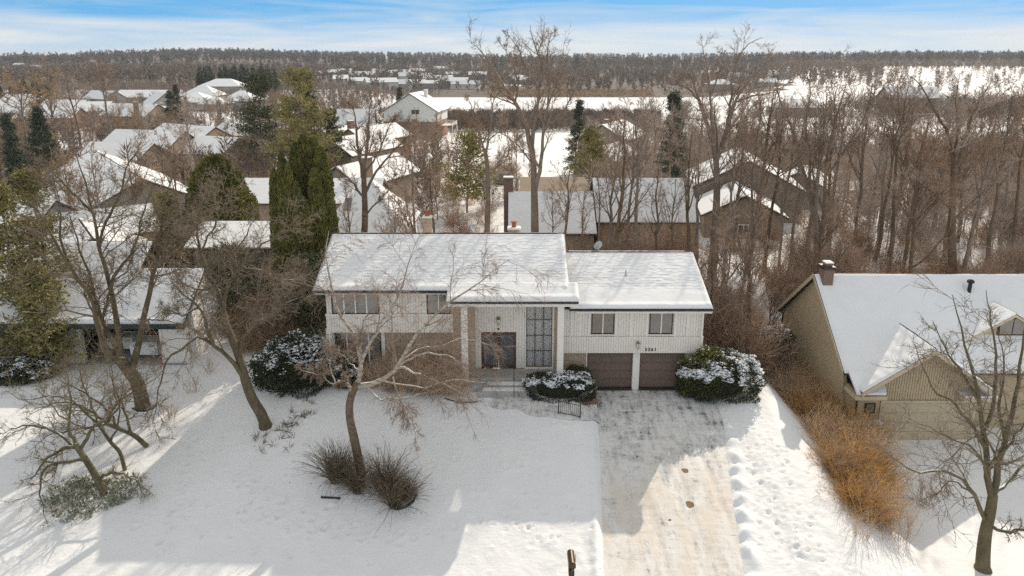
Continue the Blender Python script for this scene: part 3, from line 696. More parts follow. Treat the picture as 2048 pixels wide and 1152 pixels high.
# --- left wing, upper storey
YL = 36.7
z_e = zat(584, YL); z_m = zat(629, YL); z_b = zat(665, YL - .1)
xw = xat(906, 620, YL)
wz0, wz1 = zat(627, YL), zat(583, YL) - .02
wa = (xat(664, 605, YL), xat(758, 605, YL)); wb = (xat(854, 605, YL), xat(901, 605, YL))
boards(H, xl, xw, z_m, z_e, YL, skip=((wa[0] - .1, wa[1] + .1), (wb[0] - .1, wb[1] + .1)))
boards(H, xl - .03, xw, z_b, z_m, YL - .10, pitch=.15)
MB().box(xl - .05, xw, YL - .17, YL - .03, z_m - .02, z_m + .07).build('ledge', 'white_trim', H, True)
window(H, wa[0], wa[1], wz0, wz1, YL - .03, 4, .05, 'dark_frame', .07)
window(H, wb[0], wb[1], wz0, wz1, YL - .03, 2, .06, 'dark_frame', .05)
for a, b_ in ((655, 663), (758, 764), (788, 794), (821, 827), (846, 853)):
    MB().box(xat(a, 605, YL), xat(b_, 605, YL), YL - .055, YL - .026, z_m + .072, z_e).build('batten', 'white_trim', H, True)
# --- left wing, lower storey (set back)
part('wall', 'tan_brick', H, True, b=[(xl + .2, xat(908, 620, 37.1), 37.15, 37.4, .2, z_b + .02)])
window(H, xat(672, 700, 37.1), xat(762, 700, 37.1), 1.25, z_b - .03, 37.14, 4, .06, 'dark_frame', .07, sill='white_trim')
MB().box(xat(655, 700, 37.1), xat(672, 700, 37.1) - .03, 37.02, 37.14, .3, z_b - .004).build('batten', 'white_trim', H, True)
MB().box(xat(763, 700, 37.1) + .04, xat(771, 700, 37.1), 37.02, 37.14, .3, z_b - .004).build('batten', 'white_trim', H, True)
# --- gable ends and rear: plain boxes, butted to the fronts
part('side_wall', 'white_siding', H, True, b=[(xl, xl + .2, YL + .125, 45.5, .1, z_e), (xr - .2, xr, 37.03, 45.3, -.1, zat(622, 36.9)), (xl, xr, 45.52, 45.7, -.2, 5.2)])
# --- roof planes
YR = 41.2
zr_m = zat(467, YR); zr_r = zat(504, YR)
ye_l = 36.3; ze_l = zat(581, ye_l)
slope = (zr_m - ze_l) / (YR - ye_l)
ye_p = 35.5; ze_p = zr_m - slope * (YR - ye_p)
ye_r = 36.25; ze_r = zat(617, ye_r)
x_l, x_m = xat(626, 580, ye_l), xat(1139, 585, ye_l)
x_p0, x_p1 = xat(896, 606, ye_p), xat(1157, 606, ye_p)
x_rr = xat(1425, 615, ye_r)
slr = (zr_r - ze_r) / (YR - ye_r)
def roof_slab(m, x0, x1, yr, zr, ye, ze, t=.16):
    m.prism([(x0, yr, zr), (x0, ye, ze), (x0, ye, ze - t), (x0, yr, zr - t)], (x1 - x0, 0, 0))
m = MB(); roof_slab(m, x_l, x_m, YR, zr_m, ye_l, ze_l); roof_slab(m, x_l, x_m, YR + .001, zr_m, YR + 4.9, ze_l)
m.prism([(x_p0, ye_l - .001, ze_l - .003), (x_p0, ye_p, ze_p), (x_p0, ye_p, ze_p - .16), (x_p0, ye_l - .001, ze_l - .163)], (x_p1 - x_p0, 0, 0))
m.box(x_l, x_m, YR - .10, YR + .10, zr_m - .04, zr_m + .035)
rf = m.build('roof', 'dark_shingle', H, True)
snow_roof(rf, x_l + .02, x_m - .01, (YR - .05, zr_m + .005), (ye_l - .03, ze_l + .004), .10, None, True, seed=3, thin_to=.86, ridge_gap=.10)
snow_roof(rf, x_p0 - .10, x_p1 + .06, (ye_l + .55, ze_l + .55 * slope + .01), (ye_p - .07, ze_p - .02), .15, None, False, du=.08, ds=.04, seed=9, ridge_gap=.0)
snow_roof(rf, x_l + .02, x_m - .01, (YR + .05, zr_m + .005), (YR + 4.9, ze_l), .10, None, False, du=.4, ds=.2, seed=11, ridge_gap=.16)
m = MB(); roof_slab(m, x_m + .002, x_rr, YR, zr_r, ye_r, ze_r); roof_slab(m, x_m + .002, x_rr, YR + .001, zr_r, YR + 4.9, ze_r); m.box(x_m + .002, x_rr, YR - .09, YR + .09, zr_r - .04, zr_r + .03)
rf2 = m.build('roof', 'dark_shingle', H, True)
snow_roof(rf2, x_m + .04, x_rr + .03, (YR - .05, zr_r + .005), (ye_r - .05, ze_r + .004), .10, None, True, seed=5, thin_to=.70, ridge_gap=.10)
snow_roof(rf2, x_m + .04, x_rr - .01, (YR + .05, zr_r + .005), (YR + 4.9, ze_r), .10, None, False, du=.4, ds=.2, seed=12)
# gable triangles under the slabs
m = MB()
for x0, x1, zr, ze, ye in ((xl + .02, xl + .18, zr_m - .18, z_e, YL + .13), (xr - .18, xr - .02, zr_r - .18, zat(622, 36.9), 37.04)):
    m.prism([(x0, ye, ze), (x0, YR, zr), (x0, 2 * YR - ye, ze)], (x1 - x0, 0, 0))
m.prism([(x_m - .3, ye_l + .1, ze_l - .15), (x_m - .3, YR, zr_m - .18), (x_m - .3, 2 * YR - ye_l, ze_l - .15)], (.16, 0, 0))
m.build('gable', 'white_siding', H, True)
# fascia, gutters and rake boards
def fascia(x0, x1, ye, ze, d=.20):
    MB().box(x0, x1, ye - .03, ye + .05, ze - .165 - d, ze - .06).build('fascia', 'white_trim', H, True)
    MB().box(x0, x1, ye - .13, ye - .032, ze - .13, ze - .015).build('gutter', 'gutter_brown', H, True)
    MB().box(x0 + .02, x1 - .02, ye + .052, 37.0, ze - .165 - d + .02, ze - .165 - d + .05).build('soffit', 'white_trim', H, True)
fascia(x_l, x_p0 - .02, ye_l, ze_l, .06); fascia(x_p0 - .02, x_p1, ye_p, ze_p, .16); fascia(x_p1 + .01, x_rr, ye_r, ze_r, .12)
for x, yr, zr, ye, ze in ((x_l - .04, YR, zr_m, ye_l, ze_l), (x_m + .0, YR, zr_m, ye_l, ze_l), (x_rr - .0, YR, zr_r, ye_r, ze_r)):
    for sgn in (1, -1):
        yy = ye if sgn > 0 else 2 * YR - ye
        MB().prism([(x, yr + .002 * sgn, zr - .02), (x, yy, ze - .02), (x, yy, ze - .22), (x, yr + .002 * sgn, zr - .22)], (.04, 0, 0)).build('rake_board', 'white_trim', H, True)
# --- entry bay
YE = 37.3; zt = zat(612, YE) + .25; zf = 1.20
xb0, xb1 = xat(907, 680, 37.0), xat(962, 680, YE)
part('brick_pier', 'tan_brick', H, True, b=[(xb0, xat(950, 680, 37.0), 36.62, YE + .1, .4, zt)])
d0, d1 = xat(963, 700, YE), xat(1032, 700, YE); zd = zat(665, YE)
boards(H, xat(950, 680, YE), d0, zf, zt, YE, pitch=.2)
boards(H, d0, d1, zd + .03, zt, YE, pitch=.155, gap=.03)
w0, w1 = xat(1052, 680, YE), xat(1104, 680, YE)
boards(H, d1, w0 - .08, zf, zt, YE, pitch=.15, gap=.03)
part('brick_pier', 'tan_brick', H, True, b=[(w1 + .10, xat(1122, 680, YE) + .2, YE - .06, YE + .1, .4, zt)])
part('window_trim', 'white_trim', H, True, b=[(w0 - .08, w0 - .002, YE - .06, YE + .1, zf + .1, zt), (w1 + .002, w1 + .099, YE - .06, YE + .1, zf + .1, zt), (w0 - .08, w1 + .099, YE - .08, YE + .1, zf - .02, zf + .098)])
tw = window(H, w0, w1, zf + .10, zat(610, YE) + .1, YE + .02, 3, .035, 'dark_frame', .035, 'dark_frame', 4, .035, 'glass_clear', None, .05)
cv, cf = [], []
nn = 60
for k in range(nn + 1):
    x = w0 + .03 + (w1 - w0 - .06) * k / nn; y = YE + .07 + .03 * math.sin(k * 1.25) + .02 * math.sin(k * .37)
    cv += [(x, y, zf + .12), (x, y, zt - .02)]
for k in range(nn): cf.append((2 * k, 2 * k + 2, 2 * k + 3, 2 * k + 1))
cm = MB().add(cv, cf); cm.build('curtain', 'curtain', tw, True)
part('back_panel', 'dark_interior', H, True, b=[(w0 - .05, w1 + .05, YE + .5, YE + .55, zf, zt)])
# double entry door with screen doors
for k, (a, b_) in enumerate(((d0 + .05, (d0 + d1) / 2 - .01), ((d0 + d1) / 2 + .01, d1 - .05))):
    m = MB(); s = .10 if k == 0 else .09
    m.box(a, a + s, YE - .04, YE + .02, zf + .03, zd - .04); m.box(b_ - s, b_, YE - .04, YE + .02, zf + .03, zd - .04); m.box(a + s, b_ - s, YE - .04, YE + .02, zd - .14, zd - .04); m.box(a + s, b_ - s, YE - .04, YE + .02, zf + .03, zf + .22)
    dd = m.build('entry_door', 'door_brown', H, True)
    MB().box(a + s, b_ - s, YE - .012, YE - .004, zf + .22, zd - .14).build('screen_panel', 'screen_mesh', dd, True)
    hx = b_ - .05 if k == 0 else a + .05
    hm = MB().box(hx - .02, hx + .02, YE - .055, YE - .041, zf + .95, zf + 1.25); hm.tube([(hx, YE - .055, zf + 1.2), (hx, YE - .10, zf + 1.15), (hx, YE - .10, zf + 1.02), (hx, YE - .055, zf + .98)], .012, 6); hm.build('handle', 'brass', dd, True)
part('door_frame', 'door_brown', H, True, b=[(d0 - .0, d0 + .048, YE - .05, YE + .1, zf, zd + .028), (d1 - .048, d1, YE - .05, YE + .1, zf, zd + .028), (d0 + .048, d1 - .048, YE - .05, YE + .1, zd - .038, zd + .028)])
lantern(H, xat(997, 637, YE), YE - .025, zat(640, YE), 1.25)
MB().lathe((xat(997, 657, YE), YE - .05, zat(657, YE)), [(.05, -.05), (.06, 0), (.04, .05)], 10).build('doorbell_camera', 'iron', H, True)
# columns, porch, steps
for a, b_ in ((923, 936), (1114, 1127)):
    xa, xb = xat(a, 690, 35.9), xat(b_, 690, 35.9)
    MB().bbox(xa, xb, 35.75, 36.10, 1.02, ze_p - .33, .015).build('column', 'white_trim', H, True)
    MB().box(xa - .05, xb + .05, 35.70, 36.15, ze_p - .328, ze_p - .30).build('column_cap', 'dark_frame', H, True)
part('porch', 'concrete', H, True, b=[(xb0 - .1, xat(1150, 745, 36.5), 36.0, 37.28, .3, zf - .02), (xat(945, 760, 35.8), xat(1082, 760, 35.8), 35.45, 35.998, .3, zf - .2)])
part('step', 'concrete', H, True, b=[(xat(955, 772, 35), xat(1058, 772, 35), 34.95, 35.445, .2, .88)])
part('step_snow', 'roof_snow', H, True, b=[(xat(975, 760, 35.8), xat(1060, 760, 35.8), 35.5, 35.9, zf - .198, zf - .175), (xat(965, 772, 35), xat(1052, 772, 35), 35.0, 35.40, .882, .91)])
for x_, y_, z0_, z1_ in ((xl + .12, 36.55, .4, ze_l - .3), (xr - .12, 36.74, -.05, ze_r - .25)):
    MB().tube([(x_, ye_l - .08, z1_ + .12), (x_, ye_l + .1, z1_), (x_, y_, z1_ - .18), (x_, y_, z0_ + .15), (x_, y_ - .25, z0_)], .045, 6).build('downpipe', 'white_trim', H, True)
# --- right wing
YG = 36.9; zg_t = zat(621, YG); zg_m = zat(672, YG); zg_b = zat(706, YG - .1)
xg0 = xat(1128, 650, YG)
ws = [(xat(1183, 645, YG), xat(1228, 645, YG)), (xat(1299, 645, YG), xat(1345, 645, YG))]
boards(H, xg0, xr, zg_m, zg_t + .05, YG, skip=[(a - .05, b_ + .05) for a, b_ in ws])
boards(H, xg0, xr + .02, zg_b, zg_m, YG - .09, pitch=.145)
for a, b_ in ws: window(H, a, b_, zat(667, YG), zat(620.5, YG), YG - .03, 2, .05, 'dark_frame', .06)
for a, b_ in ((1141, 1144.5), (1158.5, 1162), (1176.5, 1181.5), (1229.5, 1234), (1260, 1264.5), (1292, 1297), (1348, 1352.5), (1373, 1377), (1401, 1406.5)):
    MB().box(xat(a, 645, YG), xat(b_, 645, YG), YG - .06, YG - .027, zg_m + .004, zg_t + .04).build('batten', 'white_trim', H, True)
YD = 37.25
gd = [(xat(1173, 740, YD), xat(1263.5, 740, YD)), (xat(1277, 740, YD), xat(1368, 740, YD))]
part('wall', 'tan_brick', H, True, b=[(xg0, gd[0][0] - .06, YD - .12, YD + .1, -.1, zg_b - .002)])
for bx_ in ((gd[0][1] + .002, gd[1][0] - .002, YD - .25, YD + .1, -.05, zg_b - .002), (gd[0][0] - .058, gd[0][0] - .002, YD - .14, YD + .1, -.05, zg_b - .002), (gd[1][1] + .002, xr, YD - .25, YD + .1, -.1, zg_b - .002)):
    part('garage_post', 'white_trim', H, True, b=[bx_])
zdt = zat(707, YD)
for a, b_ in gd:
    g_ = MB().box(a, b_, YD, YD + .06, 0.0, zdt + .1).build('garage_door', 'garage_brown', H, True)
    hgt = zdt / 4
    for k in range(4):
        m = MB(); m.box(a + .01, b_ - .01, YD - .03, YD - .002, k * hgt + .010, (k + 1) * hgt - .008)
        for q in range(4):
            pa = a + .10 + (b_ - a - .12) * q / 4; m.box(pa, pa + (b_ - a - .12) / 4 - .08, YD - .042, YD - .031, k * hgt + .09, (k + 1) * hgt - .08)
        m.build('panel', 'garage_brown', g_, True)
    xm = (a + b_) / 2
    MB().tube([(xm - .07, YD - .03, hgt * 2 - .06), (xm - .06, YD - .075, hgt * 2 - .06), (xm + .06, YD - .075, hgt * 2 - .06), (xm + .07, YD - .03, hgt * 2 - .06)], .012, 6).build('handle', 'rim_metal', g_, True)
    MB().box(a, b_, YD - .34, YD - .004, -.045, .02).build('threshold', 'dark_frame', g_, True)
lantern(H, xat(1275.5, 688, 36.8), YG - .115, zat(688, 36.8), 1.15)
fc = bpy.data.curves.new('house_number', 'FONT'); fc.body = '3261'; fc.size = .27; fc.extrude = .012; fc.space_character = 1.35; fc.align_x = 'CENTER'; fc.align_y = 'CENTER'; fc.offset = .004
fo = bpy.data.objects.new('number_text', fc); C.objects.link(fo); bpy.context.view_layer.update()
nm = bpy.data.meshes.new_from_object(fo.evaluated_get(bpy.context.evaluated_depsgraph_get())); bpy.data.objects.remove(fo); nm.materials.clear()
fo = link('house_number', nm, 'iron', H)
fo.location = (xat(1301, 699, 36.8), YG - .135 - YW, zat(699, 36.8)); fo.rotation_euler = (R(90), 0, 0)
xv, yv = xat(1251, 556, 38.9), 38.9; zv = zr_r - slr * (YR - yv)
vp = MB().cyl(xv, yv, zv - .05, zv + .42, .05, .05, 10); vp.lathe((xv, yv, zv), [(.16, .02), (.09, .10), (.06, .14)], 10); vp.build('vent_pipe', 'dish_grey', rf2, True)
# chimneys seen just over the ridge
def chimney(parent, x, y, z0, z1, w=.6, d=.6, mat='tan_brick', clay=True):
    c = MB().box(x - w / 2, x + w / 2, y - d / 2, y + d / 2, z0, z1).box(x - w / 2 - .05, x + w / 2 + .05, y - d / 2 - .05, y + d / 2 + .05, z1 + .001, z1 + .10).build('chimney', mat, parent, True)
    MB().bbox(x - w / 2 - .06, x + w / 2 + .06, y - d / 2 - .06, y + d / 2 + .06, z1 + .102, z1 + .19, .05).build('snow_cap', 'roof_snow', c, True)
    if clay: MB().lathe((x, y, z1 + .15), [(.15, 0), (.13, .30)], 10).lathe((x, y, z1 + .45), [(.2, .03), (.2, .10), (.05, .13)], 10).build('flue', 'clay', c, True)
    return c
xc = xat(1028, 455, 42.6); chimney(rf, xc, 42.6, zr_m - 1.2, zat(464, 42.6) + .15, .75, .6)
xc = xat(855, 450, 45); chimney(rf, xc, 45.0, 6.4, zat(437, 45.0), .55, .5)
# satellite dishes
def dish(label, x, y, z, r, face):
    t_ = thing('satellite_dish', label, 'satellite dish', (x, y, z)); MB().tube([(0, 0, 0), (0, 0, .42)], .025, 6).build('mast', 'dish_grey', t_)
    m = MB(); n = 16; base = [(0, -.02, 0)]; fs = []
    for q, (rr, dz) in enumerate(((r * .5, .02), (r, .08))):
        for k in range(n): g = 2 * math.pi * k / n; base.append((rr * math.cos(g), -.02 - dz, rr * math.sin(g) * 1.15))
    for k in range(n): fs += [(0, 1 + k, 1 + (k + 1) % n), (1 + k, 1 + n + k, 1 + n + (k + 1) % n, 1 + (k + 1) % n)]
    nb = len(base); back = [(a, b_ + .03, c) for a, b_, c in base]; fs2 = [tuple(i + nb for i in f[::-1]) for f in fs] + [(1 + n + k, 1 + n + k + nb, 1 + n + (k + 1) % n + nb, 1 + n + (k + 1) % n) for k in range(n)]
    mt = Matrix.Translation((0, 0, .50)) @ Matrix.Rotation(face, 4, 'Z') @ Matrix.Rotation(R(-25), 4, 'X')
    d_ = MB().add([tuple(mt @ Vector(p)) for p in base + back], fs + fs2).build('dish', 'dish_grey', t_)
    a = mt @ Vector((0, -.09, -r)); b2 = mt @ Vector((0, -.55 * r - .2, -.1)); MB().tube([a, b2], .012, 5).box(b2.x - .03, b2.x + .03, b2.y - .03, b2.y + .03, b2.z - .03, b2.z + .03).build('feed_arm', 'iron', t_)
dish('grey satellite dish behind the ridge of the high left roof', xat(943, 460, 41.6), 41.6, zr_m - .25, .25, R(70))
dish('round grey satellite dish standing above the garage wing ridge', xat(1197, 497, 41.7), 41.7, zr_r - .25, .28, R(200))
# ================================================================== GENERIC GABLE / HIP HOUSE (local coordinates, ridge along X)
FOOT = []      # footprints (x, y, radius) so trees keep clear
def gable_house(label, loc, rz, w, d, h, pitch=.5, wall='brown_siding', roof='gable', group=None, name='house', chim=None, wins=(), snow=(1, 1), base=None, oh=.5, door=None, skylights=(), th=.09, deck=None, base_h=2.4, sink=2.0, rmat='dark_shingle'):
    root = thing(name, label, 'house', loc, rz, group); FOOT.append((loc[0], loc[1], .5 * math.hypot(w, d) + 1))
    z0 = 0.0
    if base: MB().box(-w / 2 + .03, w / 2 - .03, -d / 2 + .03, d / 2 - .03, -sink, base_h).build('lower_wall', base, root); z0 = base_h + .002
    hr = h + pitch * d / 2
    m = MB(); m.box(-w / 2, w / 2, -d / 2, d / 2, z0 if base else -sink, h)
    if roof == 'gable':
        for x in (-w / 2, w / 2 - .15): m.prism([(x, -d / 2, h + .002), (x, 0, hr), (x, d / 2, h + .002)], (.15, 0, 0))
    m.build('wall', wall, root)
    ye = d / 2 + oh; ze = h - pitch * oh; xe = w / 2 + oh * .8; t = .16
    sn = []
    m = MB()
    if roof == 'gable':
        for s in (-1, 1):
            m.prism([(-xe, 0, hr + .02), (-xe, s * ye, ze + .02), (-xe, s * ye, ze + .02 + t), (-xe, 0, hr + .02 + t)], (2 * xe, 0, 0))
            if snow[0 if s < 0 else 1]: sn.append([(-xe + .04, s * .10, hr + t + .025), (-xe + .04, s * (ye - .0), ze + t + .025), (xe - .04, s * (ye - .0), ze + t + .025), (xe - .04, s * .10, hr + t + .025)])
    else:
        rl = max(w / 2 - d / 2, .2)
        A = [(-xe, -ye, ze), (xe, -ye, ze), (xe, ye, ze), (-xe, ye, ze)]; B = [(-rl, 0, hr), (rl, 0, hr)]
        up = lambda p: (p[0], p[1], p[2] + t)
        vs = A + [up(p) for p in A] + [up(p) for p in B]
        m.add(vs, [(3, 2, 1, 0), (0, 1, 5, 4), (1, 2, 6, 5), (2, 3, 7, 6), (3, 0, 4, 7), (4, 5, 9, 8), (6, 7, 8, 9), (5, 6, 9), (7, 4, 8)])
        P = [up(p) for p in A]; Q = [up(p) for p in B]
        sn = [[P[0], P[1], Q[1], Q[0]], [P[2], P[3], Q[0], Q[1]], [P[1], P[2], Q[1]], [P[3], P[0], Q[0]]]
        sn = [[(x, y, z + .006) for x, y, z in f] for f in sn]
    rf = m.build('roof', rmat, root)
    if sn:
        m = MB()
        for f in sn: m.prism(f, (0, 0, th))
        m.build('snow', 'roof_snow', rf)
    for c in (chim or []):
        x, y, z1, cw, mt = c
        k = MB().box(x - cw / 2, x + cw / 2, y - cw * .4, y + cw * .4, (h - 1 if abs(y) < d / 2 else -sink), hr + z1).box(x - cw / 2 - .06, x + cw / 2 + .06, y - cw * .4 - .06, y + cw * .4 + .06, hr + z1 + .002, hr + z1 + .12).build('chimney', mt, rf)
        MB().bbox(x - cw / 2 - .05, x + cw / 2 + .05, y - cw * .4 - .05, y + cw * .4 + .05, hr + z1 + .124, hr + z1 + .22, .05).build('snow_cap', 'roof_snow', k)
    for wn in wins:            # (side, u, z, ww, wh): side f/b/l/r
        sd_, u, z, ww, wh = wn; m = MB(); p = MB()
        def bx(mb, a0, a1, q0, q1, zz0, zz1):
            if sd_ == 'f': mb.box(a0, a1, -d / 2 - q1, -d / 2 - q0, zz0, zz1)
            elif sd_ == 'b': mb.box(a0, a1, d / 2 + q0, d / 2 + q1, zz0, zz1)
            elif sd_ == 'l': mb.box(-w / 2 - q1, -w / 2 - q0, a0, a1, zz0, zz1)
            else: mb.box(w / 2 + q0, w / 2 + q1, a0, a1, zz0, zz1)
        fr = .09; bx(m, u - ww / 2 - fr, u - ww / 2, .005, .07, z - fr, z + wh + fr); bx(m, u + ww / 2, u + ww / 2 + fr, .005, .07, z - fr, z + wh + fr)
        bx(m, u - ww / 2, u + ww / 2, .005, .07, z + wh, z + wh + fr); bx(m, u - ww / 2, u + ww / 2, .005, .07, z - fr, z)
        if ww > .9: bx(m, u - .035, u + .035, .005, .065, z, z + wh)
        o = m.build('window', 'white_trim', root); bx(p, u - ww / 2 + .002, u + ww / 2 - .002, .008, .03, z + .002, z + wh - .002); p.build('pane', 'glass_dark', o)
    for (x, s, cw) in skylights:
        yy = s * ye * .5; zz = hr - (hr - ze) * .5 + t; a = MB()
        a.prism([(x - cw / 2, yy - s * .5, zz + .5 * pitch + .05), (x + cw / 2, yy - s * .5, zz + .5 * pitch + .05), (x + cw / 2, yy + s * .5, zz - .5 * pitch + .05), (x - cw / 2, yy + s * .5, zz - .5 * pitch + .05)], (0, 0, .22))
        a.build('skylight', 'glass_dark', rf)
    if deck:
        x0, x1, y0, y1, z = deck; m = MB()
        n = int((x1 - x0) / .28)
        for k in range(n): m.box(x0 + (x1 - x0) * k / n + .01, x0 + (x1 - x0) * (k + 1) / n - .01, y0, y1, z, z + .05)
        m.box(x0, x1, y0, y0 + .06, z + .9, z + .98); m.box(x1 - .06, x1, y0 + .061, y1, z + .9, z + .98); m.box(x0, x0 + .06, y0 + .061, y1, z + .9, z + .98)
        q = MB()
        for k in range(int((x1 - x0) / .2)): q.box(x0 + .2 * k + .08, x0 + .2 * k + .12, y0 + .01, y0 + .05, z + .052, z + .898)
        for k in range(int((y1 - y0) / .2)):
            q.box(x1 - .05, x1 - .01, y0 + .2 * k + .08, y0 + .2 * k + .12, z + .052, z + .898)
        for xx, yy in ((x0 + .1, y0 + .1), (x1 - .1, y0 + .1)): m.box(xx - .08, xx + .08, yy - .08, yy + .08, -sink, z - .002)
        dk = m.build('deck', 'white_trim', root); q.build('baluster', 'white_trim', dk, kind='stuff')
    return root

# ================================================================== TAN NEIGHBOUR HOUSE (beyond the orange hedge)
NH = thing('tan_house', 'tan vertical-sided house with steep snowy roof and front garage gable', 'house', (22, 34, 0)); FOOT.append((25, 36, 10))
xN0, yN0, yNr, zNr = 17.1, 31.9, 36.4, 7.36; slN = .84; xN1 = 36.0
zNe = zNr - slN * (yNr - 31.0)
def roofN(m, t=.15):
    zf = zNr - slN * (yNr - 31.85)
    m.prism([(xN0 - .25, yNr, zNr), (xN0 - .25, 31.85, zf), (xN0 - .25, 31.85, zf - t), (xN0 - .25, yNr, zNr - t)], (xN1 - xN0 + .25, 0, 0))
    m.prism([(xN0 - .25, yNr + .001, zNr), (xN0 - .25, 41.0, zNr - slN * 4.6), (xN0 - .25, 41.0, zNr - slN * 4.6 - t), (xN0 - .25, yNr + .001, zNr - t)], (xN1 - xN0 + .25, 0, 0))
    m.prism([(xN0 + .15, 32.3, zf + .45 * slN * 0 - .38 - .003), (xN0 + .15, 30.95, zNe - .02), (xN0 + .15, 30.95, zNe - .02 - t), (xN0 + .15, 32.3, zf - .38 - t)], (.95, 0, 0))
m = MB(); roofN(m); nr = m.build('roof', 'dark_shingle', NH, True)
# garage wing: ridge runs towards the street
xg, hwg, yg0 = 20.5, 2.9, 31.0; zgr, slg = 5.35, .69; zge = zgr - slg * hwg
def ymain(z): return yNr - (zNr - z) / slN
snow_roof(nr, xN0 - .22, xN1, (yNr - .02, zNr + .005), (31.82, zNr - slN * (yNr - 31.82)), .10, None, False, du=.12, ds=.06, seed=21, ridge_gap=.05)
snow_roof(nr, xN0 - .2, xN1, (yNr + .02, zNr + .005), (41.0, zNr - slN * 4.6), .10, None, False, du=.5, ds=.2, seed=22, ridge_gap=.05)
m = MB()
m.prism([(xN0 - .05, 31.9, 3.62), (xN0 - .05, 30.75, 2.86), (xg - hwg + .9, 30.75, 2.86), (xg - hwg + 1.2, 31.9, 3.62)], (0, 0, .12)); m.build('corner_eave_snow', 'roof_snow', nr, True)
for bx_ in ((xN0 - .1, xg - hwg + .95, 30.72, 31.9, 2.60, 2.80), (xg + hwg - 1.0, xg + hwg + .7, 30.72, 31.9, 2.50, 2.70)): part('corner_eave', 'tan_trim', NH, True, b=[bx_])
part('corner_eave_snow', 'roof_snow', NH, True, b=[(xg + hwg - .95, xg + hwg + .65, 30.74, 31.9, 2.705, 2.80)])
m = MB()
for s in (-1, 1):
    xe = xg + s * (hwg + .35); zee = zgr - slg * (hwg + .35); m.prism([(xg, 30.6, zgr), (xe, 30.6, zee), (xe, 30.6, zee - .15), (xg, 30.6, zgr - .15)], (0, ymain(zgr) - 30.6 + .1, 0))
gr_ = m.build('garage_roof', 'dark_shingle', NH, True)
# snow on garage wing (grid across, clipped where it dives under the main roof)
for s in (-1, 1):
    n1, n2 = 46, 60; uu = np.linspace(.0, 1, n1); vv = np.linspace(0, 1, n2); hw = hwg + .38
    Xg = xg + s * hw * uu[:, None] + 0 * vv[None]; Zp = zgr - slg * hw * uu[:, None] + 0 * vv[None]
    Ye_ = np.minimum(yNr - (zNr - Zp) / slN + .05, 36); Yg = 30.58 + (Ye_ - 30.58) * vv[None]
    dd = np.minimum.reduce([hw * uu[:, None] + 0 * vv + .2, hw * (1 - uu[:, None]) + 0 * vv, (Yg - 30.58)]); e = np.sqrt(np.clip(1 - (1 - np.clip(dd / .15, 0, 1)) ** 2, 0, 1))
    hh = .09 * e + e * .02 * np.sin(Xg * 0 + hw * uu[:, None] * 6.28 / .45) * .5 + .05 * fbm(Xg * 2, Yg * 2, 61) * e + .005
    V = np.stack([Xg + s * hh * .5, Yg, Zp + hh * .85], -1) - np.array([22, 34, 0]); i = np.arange(n1 - 1)[:, None] * n2 + np.arange(n2 - 1)[None, :]
    q = np.stack([i, i + 1, i + n2 + 1, i + n2], -1).reshape(-1, 4); link('roof_snow', mesh_np('roof_snow', V, q if s < 0 else q[:, ::-1], None, True), 'roof_snow', gr_)
# walls
m = MB(); m.prism([(xN0, 32.3, -.3), (xN0, 32.3, 3.6), (xN0, yNr, zNr - .2), (xN0, 40.6, 3.6), (xN0, 40.6, -.3)], (.2, 0, 0)); m.box(xN0, xN1, 40.4, 40.6, -.3, 3.5); m.box(xg + hwg, xN1, 32.5, 32.7, -.3, 3.3); m.box(xN0 + .2, xN0 + .4, 31.55, 32.3, -.2, 2.75); m.build('side_wall', 'tan_siding', NH, True)
x0g, x1g = xg - hwg - .0, xg + hwg; zfa = zgr - .16
gx0, gx1, gzt = xat(1756, 870, 31.4), xat(1934, 880, 31.4), 2.1
# gable front: battened boards following the slope
m = MB(); n = 44; wv = (x1g - x0g) / n
for k in range(n):
    a, b_ = x0g + k * wv + .012, x0g + (k + 1) * wv - .012
    za, zb = zfa - slg * abs(a - xg) - .02, zfa - slg * abs(b_ - xg) - .02
    lo = gzt + .16 if (b_ > gx0 - .1 and a < gx1 + .1) else -.1
    m.prism([(a, 31.4, lo), (b_, 31.4, lo), (b_, 31.4, zb), (a, 31.4, za)], (0, .05, 0))
m.build('siding', 'tan_siding', NH, True, 'stuff')
MB().prism([(x0g, 31.452, -.2), (x1g, 31.452, -.2), (x1g, 31.452, zge - .2), (xg, 31.452, zfa - .03), (x0g, 31.452, zge - .2)], (0, .15, 0)).build('wall', 'tan_siding', NH, True)
part('side_wall', 'tan_siding', NH, True, b=[(x0g, x0g + .15, 31.61, 34, -.2, 2.7), (x1g - .15, x1g, 31.61, 33, -.2, 2.7)])
gdN = MB().box(gx0, gx1, 31.36, 31.448, 0, gzt).build('garage_door', 'tan_door', NH, True)
for k in range(4):
    m = MB().box(gx0 + .01, gx1 - .01, 31.335, 31.358, gzt * k / 4 + .012, gzt * (k + 1) / 4 - .006)
    for q in range(8):
        pa = gx0 + .08 + (gx1 - gx0 - .1) * q / 8; m.box(pa, pa + (gx1 - gx0) / 8 - .1, 31.325, 31.334, gzt * k / 4 + .1, gzt * (k + 1) / 4 - .1)
    m.build('panel', 'tan_door', gdN, True)
part('door_trim', 'tan_trim', NH, True, b=[(gx0 - .12, gx0 - .004, 31.33, 31.398, -.05, gzt + .15), (gx1 + .004, gx1 + .12, 31.33, 31.398, -.05, gzt + .15), (gx0 - .004, gx1 + .004, 31.33, 31.398, gzt + .01, gzt + .15)])
for s in (-1, 1):
    xe = xg + s * (hwg + .37); zee = zgr - slg * (hwg + .37)
    MB().prism([(xg, 30.55, zgr - .02), (xe, 30.55, zee - .02), (xe, 30.55, zee - .24), (xg, 30.55, zgr - .24)], (0, .048, 0)).build('rake_board', 'tan_trim', NH, True)
